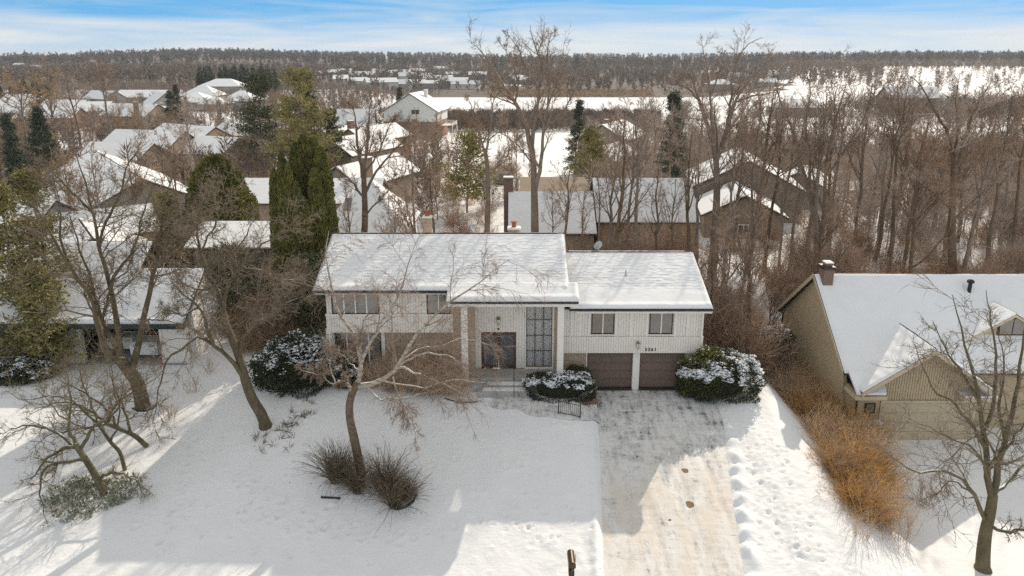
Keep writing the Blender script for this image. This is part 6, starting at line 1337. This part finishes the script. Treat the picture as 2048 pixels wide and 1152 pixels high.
simple_hero('oak_tree', 'massive trunk forking above the chimney of the tan house', 64, [(1640, 545), (1638, 490), (1632, 440), (1618, 380)],
    [([(1640, 500), (1648, 420, -.4), (1652, 350, -.8), (1660, 280, -1), (1680, 210, -1.2), (1700, 150, -1.4)], .24), ([(1618, 390), (1600, 320, .4), (1585, 260, .8), (1560, 200, 1.2), (1545, 140, 1.5)], .20), ([(1618, 380), (1620, 310, 0), (1612, 250, 0), (1620, 180, 0), (1610, 130, 0)], .16), ([(1652, 350, -.8), (1690, 300, -1.4), (1720, 250, -1.8), (1745, 190, -2.1)], .12), ([(1648, 420, -.4), (1625, 350, -1.2), (1640, 270, -1.8), (1635, 200, -2)], .10)], .42, 45)
simple_hero('oak_tree', 'snow-limbed bare tree rising behind the far ridge end of the tan house', 56, [(1905, 545), (1903, 470), (1905, 400), (1908, 330)],
    [([(1908, 350), (1930, 280, .4), (1950, 220, .8), (1985, 160, 1.1)], .18), ([(1908, 340), (1895, 270, -.4), (1870, 220, -.8), (1840, 170, -1.1), (1815, 150, -1.3)], .18), ([(1907, 335), (1915, 270, -.8), (1912, 210, -1), (1920, 150, -1.1)], .14), ([(1904, 420), (1870, 390, -1), (1835, 365, -1.5), (1800, 355, -2)], .09), ([(1904, 440), (1950, 400, .8), (1990, 360, 1.2), (2020, 300, 1.5)], .10)], .34, 46)
# ================================================================== EVERGREENS
def column_mesh(seed, H_, r, n, lean=0):
    rg = np.random.default_rng(seed); h = rg.random(n) ** .95; a = rg.uniform(0, 6.28, n)
    prof = np.interp(h, [0, .06, .25, .55, .80, .92, .97, 1], [.8, .92, 1, .92, .68, .42, .22, .02])
    l = 1 + .30 * (vnoise(a * 1.6, h * 9, seed) - .5) + .22 * (vnoise(a * 4, h * 26, seed + 2) - .5); q = r * prof * l * (1 - .25 * rg.random(n) ** 2)
    Pp = np.stack([q * np.cos(a), q * np.sin(a), h * H_], 1); D = np.stack([np.cos(a) * .5, np.sin(a) * .5, np.full(n, 1.0)], 1) + rg.normal(0, .28, (n, 3))
    V, T = blades(rg, Pp, D, .36, .085); me = mesh_np('foliage', V, None, T); me.materials.append(MATS['arborvitae'])
    m = MB(); m.lathe((0, 0, 0), [(r * .45, -.3), (r * .68, .3), (r * .70, H_ * .3), (r * .55, H_ * .62), (r * .25, H_ * .86), (.04, H_ * .96)], 9); core = m.mesh('inner_core'); core.materials.append(MATS['arborvitae_brown'])  # hidden solid core, added to make the sprays look opaque
    return me, core
av = [column_mesh(1, 13.0, 1.15, 11000), column_mesh(2, 10, 1.0, 8500)]
for i, (x, Y, yt, wd, v, lb) in enumerate([(606, 48.6, 275, 1.0, 0, 'tallest arborvitae spire of the dark clump'), (590, 48.2, 292, .85, 0, 'arborvitae spire just left of the tallest one'), (624, 48.4, 281, .95, 0, 'arborvitae spire just right of the tallest one'), (640, 47.9, 300, .9, 0, 'tall arborvitae spire near the high roof corner'), (653, 47.5, 372, .75, 1, 'short rightmost arborvitae spire beside the high roof corner'), (563, 47.9, 312, .65, 1, 'thin dark arborvitae spire at the rear left of the clump'), (547, 46.6, 346, .62, 1, 'leftmost short arborvitae spire beside the shaded snow'), (562, 46.4, 340, .62, 1, 'front arborvitae spire second from the left edge of the clump'), (576, 46.2, 338, .65, 1, 'front arborvitae spire with a sunlit edge in the middle of the clump'), (592, 46.0, 372, .62, 1, 'lower front arborvitae spire below the tallest one'), (607, 46.0, 402, .62, 1, 'lowest front arborvitae spire with a bright edge'), (628, 46.9, 345, .8, 1, 'stout arborvitae at the right front of the clump')]):
    X, _, Z = at(x, yt, Y); g0 = gz(X, Y); me, core = av[v]; hh = (13.0, 10.0)[v]
    t_ = thing('arborvitae', lb, 'tree', (X, Y, g0), i * 1.9, 'arborvitae clump'); s = (Z - g0) / hh; t_.scale = (wd * .84, wd * .84, s); link('foliage', me, None, t_); link('inner_core', core, None, t_)
X, _, Z = at(428, 312, 57.5); rg = np.random.default_rng(77)
dm = thing('domed_evergreen', 'tall round-topped evergreen behind the open-garage house', 'tree', (X, 57.5, gz(X, 57.5))); hh = Z - gz(X, 57.5)
n = 16000; h = rg.random(n); a = rg.uniform(0, 6.28, n); pr = np.interp(h, [0, .3, .6, .8, .92, 1], [.85, 1, .92, .7, .42, .05]); q = 2.95 * pr * (1 + .3 * (vnoise(a * 2, h * 8, 3) - .5)) * (1 - .25 * rg.random(n) ** 2)
V, T = blades(rg, np.stack([q * np.cos(a), q * np.sin(a), h * hh], 1), np.stack([np.cos(a), np.sin(a), np.full(n, .4)], 1) + rg.normal(0, .5, (n, 3)), .40, .10); link('foliage', mesh_np('foliage', V, None, T), 'arborvitae', dm)
MB().lathe((0, 0, 0), [(1.6, -.3), (2.1, hh * .3), (1.9, hh * .6), (1.0, hh * .84), (.1, hh * .95)], 10).build('inner_core', 'arborvitae_brown', dm)  # hidden dark core added inside the dome for an opaque crown
PS = dict(seed=5, H=18, rad=4.6, n_wh=16, per=7, clump=.42, bl=.55, bw=.09, crown0=.16, droop=.02, rag=.4, blades_per=58, top=.30, prof=.55)
def ev(name, lb, x, Y, yt, spec, mf, wide=1.0, grp=None):
    X, _, Z = at(x, yt, Y); g0 = hz1(X, Y); s = dict(spec); hh = Z - g0; k = hh / s['H']; s['H'] = hh; s['rad'] = s['rad'] * wide
    o = conifer_obj(name, lb, (X, Y, g0), s, mf, grp); FOOT.append((X, Y, 2)); return o
ev('pine_tree', 'dark ragged pine standing left of the yellow-green one', 512, 118, 160, dict(PS, seed=51), 'pine_needle', .85)
ev('pine_tree', 'broad yellow-green pine above the arborvitae clump', 594, 106, 150, dict(PS, seed=52, blades_per=70), 'pine_yellow', .85)
SP = dict(seed=8, H=14, rad=2.7, n_wh=22, per=7, clump=.22, bl=.42, bw=.07, crown0=.05, droop=-.10, rag=.18, blades_per=44, top=.05, prof=1.0)
ev('spruce_tree', 'pointed spruce rising behind the yellow-green pine', 617, 122, 150, dict(SP, seed=61), 'pine_needle', 1.0)
ev('spruce_tree', 'tall grey-green spruce in the woods behind the garage wing', 1362, 84, 178, dict(SP, seed=62, H=16), 'spruce_green', 1.05)
ev('spruce_tree', 'lone dark spruce on the lake side left of the striped-roof house', 1153, 122, 203, dict(SP, seed=63, rag=.35), 'spruce_green', .8)
ev('spruce_tree', 'dark star-shaped conifer among the tan shrubs, its limbs spreading', 75, 98, 218, dict(SP, seed=64, rag=.35, rad=3.4, droop=.05), 'spruce_green', 1.0)
ev('spruce_tree', 'narrow dark spruce at the far edge beside the star-shaped conifer', 14, 92, 232, dict(SP, seed=65), 'spruce_green', .8)
ev('spruce_tree', 'small spruce beside the white-gabled lakeside house roof', 800, 205, 176, dict(SP, seed=66), 'spruce_green', .9)
ev('spruce_tree', 'dark bushy conifer in front of the low roofs left of the stepped row', 660, 112, 222, dict(SP, seed=67, rag=.3, rad=3.6, prof=.7), 'pine_needle', 1.0)
ev('spruce_tree', 'small dark conifer between the grey steep gable and the L-shaped house', 348, 215, 170, dict(SP, seed=68), 'spruce_green', .8)
ev('spruce_tree', 'short bushy conifer below the grey steep gable', 336, 205, 184, dict(SP, seed=69, prof=.6), 'spruce_green', 1.0)
CE = dict(seed=9, H=12, rad=2.5, n_wh=20, per=7, clump=.26, bl=.40, bw=.055, crown0=.04, droop=-.03, rag=.3, blades_per=46, top=.10, prof=.6)
ev('cedar_tree', 'tall loose yellow-green cedar over the garage neighbour roof', 58, 42.5, 345, dict(CE, seed=71, blades_per=34), 'cedar_green', .72)
ev('cedar_tree', 'second tall cedar cut by the edge of the view', 2, 40.5, 375, dict(CE, seed=72, blades_per=34), 'cedar_green', .72)
ev('cedar_tree', 'lower bushy cedar in front of the porch of the garage neighbour', 72, 39.6, 545, dict(CE, seed=73, rad=1.5, blades_per=26), 'cedar_green', 1.0)
ev('pine_tree', 'small pine with tawny lower foliage on the snow behind the ridge', 932, 88, 275, dict(PS, seed=54, rad=2.9, blades_per=36), 'pine_yellow', 1.0)
ev('pine_tree', 'thin yellowing pine beside the striped-roof house', 1188, 100, 262, dict(PS, seed=55, rad=2.3, blades_per=30), 'pine_yellow', 1.0)
ev('cedar_tree', 'dark evergreen with brown twigs at the high roof corner', 612, 44.3, 520, dict(CE, seed=74, rad=2.3, blades_per=34), 'pine_needle', 1.0)
ev('cedar_tree', 'dark evergreen beside the rear wing of the garage neighbour', 455, 46.5, 500, dict(CE, seed=75, rad=2.6, blades_per=30), 'pine_needle', 1.0)
ev('cedar_tree', 'bushy green evergreen at the tan house behind the forked tree', 318, 54, 392, dict(CE, seed=76, rad=2.4, blades_per=34), 'cedar_green', .9)
# ================================================================== WOODS
def clear(x, y, r=1.0): return all((x - a) ** 2 + (y - b) ** 2 > (c + r) ** 2 for a, b, c in FOOT)
LAKE = [(-62, 160, 303, 500), (82, 330, 203, 292)]
def dry(x, y): return all(not (a - 3 < x < b + 3 and c - 3 < y < d + 3) for a, b, c, d in LAKE)
def proto(seed, H_, mt='forest_bark', mc='forest_twig', **kw):
    tg, cg = forest_tree(seed, H_, **kw); V, Q, T = tubes(tg); a = mesh_np('trunk', V, Q, T, True); a.materials.append(MATS[mt]); V, Q, T = tubes(cg); b_ = mesh_np('crown', V, Q, T); b_.materials.append(MATS[mc]); return a, b_, H_
PT = [proto(100 + k, 18, fork=f, spread=s, dens=d, tw=.019) for k, (f, s, d) in enumerate([(.40, .9, 1), (.5, 1.0, 1), (.35, .8, 1.1), (.55, 1.1, .9), (.30, .9, 1.1), (.45, 1.2, 1)])]
PO = [proto(120 + k, 11, mc='vine_twig', fork=.18, spread=1.25, dens=1.1, tw=.021) for k in range(3)]
PW = [proto(130 + k, 13, mc='willow_twig', fork=.15, spread=1.3, dens=1.2, tw=.03) for k in range(2)]
AUTO = {}; LAST = ['']
def auto(o, key, X, Y, what): AUTO.setdefault(key, []).append((o, px(X, Y, float(hz1(X, Y)))[0], Y, what))
ORD = ['first', 'second', 'third', 'fourth', 'fifth', 'sixth', 'seventh', 'eighth', 'ninth', 'tenth', 'eleventh', 'twelfth', 'thirteenth', 'fourteenth', 'fifteenth', 'sixteenth', 'seventeenth', 'eighteenth', 'nineteenth', 'twentieth']
def autolabel(marks, rows):
    """each copy gets its own label: what it is, its row by distance, its place counted from the left at the nearest landmark"""
    for key, lst in AUTO.items():
        bins = {}
        for o, x, Y, what in lst:
            m_ = min(marks[key], key=lambda q: abs(q[0] - x))[1]; r_ = rows[key][sum(Y > v for v in rows[key][1])] if False else rows[key][1][sum(Y > v for v in rows[key][0])]
            bins.setdefault((what, m_, r_), []).append((x, o))
        for (what, m_, r_), v in bins.items():
            v.sort(key=lambda q: q[0])
            for k_, (x, o) in enumerate(v):
                o['label'] = (what + ' ' + r_ + ' ' + m_) if len(v) == 1 else (what + ', ' + (ORD[k_] if k_ < 20 else 'last') + ' from the left, ' + r_ + ' ' + m_)
def put(pool, k, x, y, h, label, name='bare_tree', group=None, wide=1.0):
    a, b_, H_ = pool[k % len(pool)]; s = h / H_
    t_ = thing(name, label, 'tree', (x, y, gz(x, y)), random.uniform(0, 6.28), group); t_.scale = (s * wide, s * wide, s); link('trunk', a, None, t_); link('crown', b_, None, t_); FOOT.append((x, y, .4)); LAST[0] = t_.name; return t_
# trunks one can pick out (pixel of the foot, distance, pixel of the top)
for i, (x, Y, yt, lb) in enumerate([(1242, 50, 205, 'bare tree rising over the ridge of the garage wing, at its left end'), (1290, 52, 190, 'bare tree over the middle of the garage wing ridge'), (1228, 57, 240, 'thin bare tree in front of the big snowy front roof'), (1395, 50, 235, 'dark bare tree at the right end of the garage wing ridge'), (1530, 60, 150, 'straight bare tree between the elm and the massive fork'), (1695, 68, 170, 'straight trunk right of the tan house chimney'), (1752, 70, 140, 'tall bare tree over the middle of the tan house ridge'), (1795, 64, 180, 'bare tree with a dense crown behind the tan house ridge'), (1850, 60, 210, 'bare tree left of the snow-limbed one'), (1985, 55, 205, 'bare tree beyond the dormer of the tan house'), (2035, 60, 170, 'bare tree at the far end of the tan house ridge'), (1585, 74, 200, 'bare tree left of the massive fork'), (1490, 70, 210, 'bare tree in front of the grey-brown gabled house'), (1340, 72, 215, 'bare tree beside the tall grey-green spruce'), (1130, 60, 275, 'small bare tree right of the tallest one'), (865, 60, 300, 'slim bare tree behind the left ridge, by the tawny pine'), (700, 54, 350, 'thin bare tree before the hip-roofed house wall')]):
    X, _, Z = at(x, yt, Y); put(PT, i, X, Y, Z - gz(X, Y), lb)
for i, (x, Y, yt, lb) in enumerate([(1411, 57, 250, 'bare tree just left of the wide elm trunk'), (1472, 56, 235, 'bare tree just right of the wide elm trunk'), (1560, 60, 205, 'bare tree before the snowy gable eave in the woods'), (1608, 57, 250, 'slim bare tree between the thicket and the massive fork'), (1516, 54, 300, 'short bare tree under the elm limbs'), (1455, 66, 180, 'bare tree right behind the elm'), (1268, 61, 215, 'bare tree before the right half of the big snowy front roof'), (1665, 62, 190, 'straight bare tree just right of the tan house chimney'), (1830, 66, 150, 'broad-crowned bare tree over the tan ridge'), (1940, 62, 190, 'bare tree just right of the snow-limbed one'), (1205, 58, 330, 'low bare tree at the left edge of the big snowy front roof'), (1322, 56, 300, 'small bare tree before the right window of the ochre wall'), (1352, 54, 340, 'low bare tree at the right corner of the ochre wall'), (1160, 57, 360, 'low bare tree over the step between the two main roofs'), (1100, 57, 380, 'low bare tree before the low snowy front roof')]):
    X, _, Z = at(x, yt, Y); put(PT, i + 3, X, Y, Z - gz(X, Y), lb)
for i, (x, Y, yt, lb) in enumerate([(137, 165, 135, 'first of two big bare trees before the long red house'), (205, 150, 120, 'second of two big bare trees before the long red house'), (88, 200, 130, 'tawny-twigged tree above the red house roof end'), (30, 110, 150, 'pale bushy bare tree at the far edge beyond the conifers'), (380, 88, 195, 'dark bare tree in front of the wide sunlit roofs'), (255, 70, 275, 'bare tree before the big half-shaded roof, right of the forked tree crown'), (175, 66, 300, 'bare tree before the big half-shaded roof, left of the forked tree crown'), (335, 72, 270, 'bare bushy tree left of the round-topped evergreen'), (120, 72, 300, 'tawny bare tree between the cedars and the big half-shaded roof')]):
    X, _, Z = at(x, yt, Y); put(PW if i in (2, 3, 8) else PO if i > 4 else PT, i, X, Y, max(Z - gz(X, Y), 5), lb, wide=1.5 if i < 5 else 1.0)
for i, (x, Y, yt, lb) in enumerate([(822, 49, 285, 'vine-covered brown tree behind the left ridge'), (785, 52, 400, 'low brown thicket tree behind the left ridge'), (1460, 46, 420, 'tangled brown tree close behind the garage wing corner'), (1510, 45, 500, 'tangled brown tree by the gap between the two houses'), (1435, 44.5, 470, 'dense vine tangle at the garage wing corner'), (1500, 50, 400, 'brown tangled tree under the elm'), (1555, 49, 520, 'low tangle beside the back eave of the tan house')]):
    X, _, Z = at(x, yt, Y); put(PO, i, X, Y, max(Z - gz(X, Y), 4), lb, 'thicket_tree')
# the rest of the woods: nothing in the photograph tells these apart
rr = random.Random(4); cnt = 0; tries = 0
while cnt < 95 and tries < 4000:
    tries += 1; x = rr.uniform(1195, 2150); Y = 50 + 115 * rr.random() ** 1.25
    if x < 1400 and Y < 80: continue
    X = xat(x, 400, Y)
    if not clear(X, Y, 1.4): continue
    hh_ = rr.uniform(11, 17.5) * (1 if Y < 110 else .9)
    if -10 < X - .53 * Y < 3 and Y < 90: hh_ = min(hh_, .58 * (Y - 33))
    put(PT if rr.random() < .75 else PO, rr.randrange(6), X, Y, hh_, 'slender bare tree in the dense woods behind the garage wing and the tan house', group='trees of the dense woods'); auto(bpy.data.objects[LAST[0]], 'woods', X, Y, 'bare tree'); cnt += 1
cnt = tries = 0
while cnt < 150 and tries < 6000:
    tries += 1; x = rr.uniform(-60, 880); Y = 68 + 215 * rr.random()
    if cnt > 122: x = rr.uniform(850, 1060); Y = rr.uniform(95, 200)
    X = xat(x, 300, Y)
    if not clear(X, Y, 1.2) or not dry(X, Y): continue
    if 480 < x < 700 and Y < 110: continue
    put([PT, PO, PW][rr.choice([0, 1, 1, 2])], rr.randrange(6), X, Y, rr.uniform(6, 11.5) * (.75 if cnt > 122 else 1), 'bare tree growing among the snowy-roofed houses left of the lake', group='bare trees among the left-hand houses'); auto(bpy.data.objects[LAST[0]], 'left', X, Y, 'bare tree'); cnt += 1
cnt = tries = 0
while cnt < 46 and tries < 3000:
    tries += 1; x = rr.uniform(860, 1260); Y = 195 + 105 * rr.random() ** .6
    X = xat(x, 300, Y)
    if not clear(X, Y, 1.2) or not dry(X, Y): continue
    put(PO if rr.random() < .6 else PT, rr.randrange(6), X, Y, rr.uniform(4, 9.5), 'bare waterside tree on the near shore of the frozen lake', group='near-shore trees'); auto(bpy.data.objects[LAST[0]], 'shore', X, Y, 'bare waterside tree'); cnt += 1
# thicket shrubs between the houses and the woods
ts = [bare_shrub(31, 110, 3.2, .9, .5, 10, 'vine_twig', .013, .0), bare_shrub(32, 90, 2.6, 1.0, .6, 10, 'forest_twig', .013, .0), bare_shrub(33, 120, 2.2, 1.1, .6, 8, 'brush_brown', .012, -.01)]
def shrubs(n, xr, Yr, sc, label, group, pw=1.0, vs=(0, 1, 2)):
    c = t = 0
    while c < n and t < n * 30:
        t += 1; x = rr.uniform(*xr); Y = Yr[0] + (Yr[1] - Yr[0]) * rr.random() ** pw; X = xat(x, 400, Y)
        if not clear(X, Y, .2) or not dry(X, Y): continue
        s = rr.uniform(*sc); t_ = thing('bare_shrub', label, 'shrub', (X, Y, gz(X, Y)), rr.uniform(0, 6.28), group); t_.scale = (s, s, s * rr.uniform(.8, 1.2)); link('twigs', ts[rr.choice(vs)], None, t_); auto(t_, group, X, Y, 'bare shrub'); c += 1
shrubs(26, (1410, 1560), (41.5, 52), (.7, 1.5), 'twiggy bare shrub in the thicket between the garage wing and the tan house', 'thicket between the two houses')
shrubs(75, (1200, 2100), (50, 105), (.7, 1.4), 'bare understorey shrub beneath the dense woods', 'woods understorey')
shrubs(40, (660, 1200), (47.5, 75), (.6, 1.15), 'bare shrub in the snow just behind the high ridge', 'shrubs behind the high ridge')
shrubs(34, (850, 1030), (58, 130), (.6, 1.3), 'bare shrub on the open snow behind the ridge', 'shrubs behind the high ridge')
shrubs(18, (1185, 1390), (51, 60), (1.0, 1.7), 'bare shrub', 'woods understorey')
shrubs(46, (1570, 2080), (49.5, 60), (.7, 1.3), 'bare shrub', 'woods understorey')
shrubs(85, (0, 560), (50, 130), (.8, 1.6), 'tan bare shrub between the left-hand houses', 'shrubs between the left-hand houses')
shrubs(16, (470, 640), (42, 46), (.6, 1.1), 'bare shrub under the arborvitae clump', 'shrubs under the arborvitae clump')
WM = [(1230, 'by the striped-roof house'), (1300, 'above the big snowy front roof'), (1400, 'at the garage wing corner'), (1450, 'around the wide elm'), (1540, 'left of the massive fork'), (1640, 'around the massive fork'), (1720, 'over the tan house chimney end'), (1810, 'over the middle tan ridge'), (1905, 'around the snow-limbed tree'), (2000, 'above the tan dormer'), (2120, 'at the far tan ridge end')]
LM = [(-30, 'past the edge cedars'), (40, 'by the narrow edge spruce'), (90, 'by the star-shaped conifer'), (150, 'below the long red house'), (220, 'by the two big bare trees'), (290, 'by the long white roof'), (360, 'by the L-shaped house'), (430, 'left of the dark pine'), (520, 'behind the dark pine'), (600, 'behind the yellow-green pine'), (690, 'by the stepped roofs'), (770, 'by the lakeside white house'), (850, 'right of the lakeside white house'), (930, 'beyond the tawny pine'), (1020, 'beyond the dark parked SUV')]
SM = [(880, 'left of the straight tree'), (975, 'behind the slender straight tree'), (1070, 'behind the tallest tree'), (1150, 'by the lone dark spruce'), (1230, 'by the striped-roof house')]
BM = [(670, 'by the high ridge corner'), (730, 'by the dark spreading tree'), (800, 'by the left chimney'), (870, 'by the tawny pine'), (950, 'by the grey dish'), (1010, 'by the clay-flued chimney'), (1080, 'by the tallest tree'), (1150, 'by the step between the roofs'), (1200, 'by the round dish')]
GM = [(1420, 'at the garage wing corner'), (1470, 'mid-thicket'), (1540, 'by the tan back eave')]
AM = [(480, 'by the garage neighbour wing'), (555, 'under the left spires'), (610, 'under the tallest spire')]
FM = [(30, 'on the far left rise'), (660, 'above the stepped roofs'), (720, 'beyond the stepped roofs'), (770, 'behind the small lakeside spruce'), (820, 'above the white lakeside house'), (880, 'over the lake shore trees'), (930, 'left of the tallest tree'), (1040, 'behind the tallest tree'), (1400, 'behind the wide elm'), (1540, 'across the pond')]
for hb, X_, Y_, w_ in FARH: auto(hb, 'far', X_, Y_, w_)
autolabel({'far': FM, 'woods': WM, 'woods understorey': WM, 'left': LM, 'shrubs between the left-hand houses': LM, 'shore': SM, 'shrubs behind the high ridge': BM, 'thicket between the two houses': GM, 'shrubs under the arborvitae clump': AM},
          {'far': ((640, 800), ('near the water', 'beyond the lake', 'far up the slope')), 'woods': ((70, 105), ('in the near woods', 'deep in the woods', 'in the far woods')), 'woods understorey': ((60, 80), ('in front brush', 'in the brush', 'in rear brush')), 'left': ((120, 190), ('among near houses', 'among houses', 'among far houses')), 'shrubs between the left-hand houses': ((80,), ('in the near yards', 'in the far yards')), 'shore': ((240, 275), ('up the bank', 'on the lake bank', 'at the ice edge')), 'shrubs behind the high ridge': ((58, 75), ('just behind the roof', 'behind the roof', 'on open snow')), 'thicket between the two houses': ((46,), ('at the thicket front,', 'at the thicket back,')), 'shrubs under the arborvitae clump': ((60,), ('in the snow',))})
# ---- far woods, a mass nobody could count: many small bare trees in one object
def far_woods(name, label, n, sample, Hr, mat, nsl, slw, seed, ok=None, shape=.5):
    rg = np.random.default_rng(seed); xy = sample(rg, n * 3)
    keep = np.ones(len(xy), bool)
    for a, b_, c in FOOT:
        if c > 2.5: keep &= (xy[:, 0] - a) ** 2 + (xy[:, 1] - b_) ** 2 > (c + 1.5) ** 2
    for a, b_, c, d in LAKE: keep &= ~((xy[:, 0] > a - 4) & (xy[:, 0] < b_ + 4) & (xy[:, 1] > c - 2) & (xy[:, 1] < d + 2))
    if ok is not None: keep &= ok(xy)
    xy = xy[keep][:n]; m = len(xy); z = hz(xy[:, 0], xy[:, 1]); Ht = rg.uniform(Hr[0], Hr[1], m)
    base = np.stack([xy[:, 0], xy[:, 1], z], 1)
    t = rg.random((m, nsl)) ** .8; a = rg.uniform(0, 6.28, (m, nsl)); st = .15 + .75 * t
    rad = Ht[:, None] * .30 * np.sqrt(np.clip(1 - ((st - .52) / .5) ** 2, .05, 1)); ln = rad * rg.uniform(.7, 1.3, (m, nsl))
    p0 = base[:, None] + np.stack([rad * .15 * np.cos(a), rad * .15 * np.sin(a), st * Ht[:, None]], -1)
    d = np.stack([np.cos(a), np.sin(a), shape + .9 * rg.random((m, nsl))], -1); d = nrmv(d + .3 * rg.normal(size=d.shape)); tip = p0 + d * ln[..., None]
    s = nrmv(np.cross(d, rg.normal(size=d.shape))) * (slw * rg.uniform(.6, 1.4, (m, nsl)))[..., None]
    V = np.stack([p0 + s, tip, p0 - s], 2).reshape(-1, 3); T = np.arange(m * nsl * 3).reshape(-1, 3)
    tw = Ht * .016; off = np.array([[1, 0], [-.5, .87], [-.5, -.87]])
    B = np.concatenate([base[:, None, :] + np.concatenate([off[None] * tw[:, None, None], np.full((m, 3, 1), -.5)], 2), (base + np.stack([0 * Ht, 0 * Ht, Ht * .85], 1))[:, None, :]], 1).reshape(-1, 3)
    j = np.arange(m)[:, None] * 4 + len(V); T2 = np.concatenate([j + np.array([[0, 1, 3]]), j + np.array([[1, 2, 3]]), j + np.array([[2, 0, 3]])])
    o = link(name, mesh_np(name, np.concatenate([V, B]), None, np.concatenate([T, T2])), mat, None, 'stuff'); o['label'] = label; return o
def band(x0, x1, Y0, Y1, pw=1.0):
    def f(rg, n):
        Y = Y0 + (Y1 - Y0) * rg.random(n) ** pw; u = (rg.uniform(x0, x1, n) - 1024) / FPX; return np.stack([u * Y * .99, Y], 1)
    return f
field = lambda xy: ~((xy[:, 0] / xy[:, 1] > .53) & (xy[:, 1] > 296) & (xy[:, 1] < 930))
far_woods('ridge_woods', 'grey-brown wooded ridge along the horizon', 6500, band(-350, 2400, 1200, 2350, .75), (11, 24), 'ridge_twig', 24, .95, 1)
far_woods('valley_woods', 'brown bare woods between the lake and the ridge, houses among them', 5200, band(-200, 2250, 505, 1200, .8), (4.5, 14.5), 'far_twig', 32, .36, 2, field)
far_woods('lakeside_woods', 'brown bare trees and brush on the left of the lake', 2800, band(-100, 880, 78, 520, .85), (2.5, 8), 'far_twig', 50, .09, 3)
far_woods('shore_brush', 'brown brush along the near shore of the frozen lake', 2400, band(840, 1320, 190, 302, .75), (2.5, 7), 'far_twig', 44, .09, 4, lambda xy: xy[:, 1] > 225 - 40 * 0)
far_woods('pond_woods', 'dense brown woods in front of the frozen pond', 1900, band(1180, 2250, 68, 202, .85), (2, 7.5), 'forest_twig', 76, .045, 5)
far_woods('pond_bank_woods', 'brown trees between pond and snowy hill', 700, band(1350, 2250, 291, 350), (4, 11), 'far_twig', 60, .09, 6)
far_woods('hill_trees', 'scattered bare trees on the snowy hill', 190, band(1700, 2300, 420, 930), (8, 14), 'far_twig', 60, .14, 7)
far_woods('reed_bed', 'tan reed bed on the far shore of the frozen lake', 2600, band(1000, 1300, 500, 560), (2.0, 3.6), 'reed', 16, .16, 8)
def pines(name, label, pts, mat='spruce_green', seed=3):
    rg = np.random.default_rng(seed); Vs, Ts, n0 = [], [], 0
    for X, Y, Hh in pts:
        n = 260; h = rg.random(n); a = rg.uniform(0, 6.28, n); q = Hh * .24 * (1 - h) ** .8 * rg.uniform(.3, 1, n) + .2; b_ = np.stack([X + q * np.cos(a) * .3, Y + q * np.sin(a) * .3, hz1(X, Y) + Hh * (.08 + .92 * h)], 1)
        V, T = blades(rg, b_, np.stack([np.cos(a), np.sin(a), rg.normal(.1, .3, n)], 1), 1, 1); V = b_.repeat(4, 0) + (V - b_.repeat(4, 0)) * np.repeat(np.stack([q * .9, q * .9, q * .9], 1), 4, 0) * np.array([1, 1, 1]); 
        Vs.append(V); Ts.append(T + n0); n0 += len(V)
    o = link(name, mesh_np(name, np.concatenate(Vs), None, np.concatenate(Ts)), mat, None, 'stuff'); o['label'] = label
pts = []
for _ in range(46): Y = rr.uniform(430, 520); x = rr.gauss(470, 45); pts.append((xat(x, 120, Y), Y, rr.uniform(11, 19)))
for _ in range(40): Y = rr.uniform(255, 330); x = rr.gauss(52, 25); pts.append((xat(x, 150, Y), Y, rr.uniform(8, 13)))
for _ in range(60): Y = rr.uniform(1100, 1900); x = rr.uniform(0, 2048); pts.append((xat(x, 115, Y), Y, rr.uniform(20, 30)))
for _ in range(0): pass
pts = [p for p in pts if clear(p[0], p[1], 1)]
pines('distant_pines', 'dark pines scattered along the ridge and around far houses', pts)
# ================================================================== HAZE
hm = bpy.data.materials.new('haze'); hm.use_nodes = True; t = hm.node_tree; t.nodes.clear(); o = t.nodes.new('ShaderNodeOutputMaterial'); v = t.nodes.new('ShaderNodeVolumePrincipled')
v.inputs['Color'].default_value = (.93, .95, .98, 1); v.inputs['Density'].default_value = .00012; v.inputs['Anisotropy'].default_value = .2; t.links.new(v.outputs[0], o.inputs['Volume']); MATS['haze'] = hm
MB().box(-5600, 5600, -100, 6700, min(-12.0, float(GZ.min()) - 1), 56).build('haze', 'haze', None, kind='stuff')
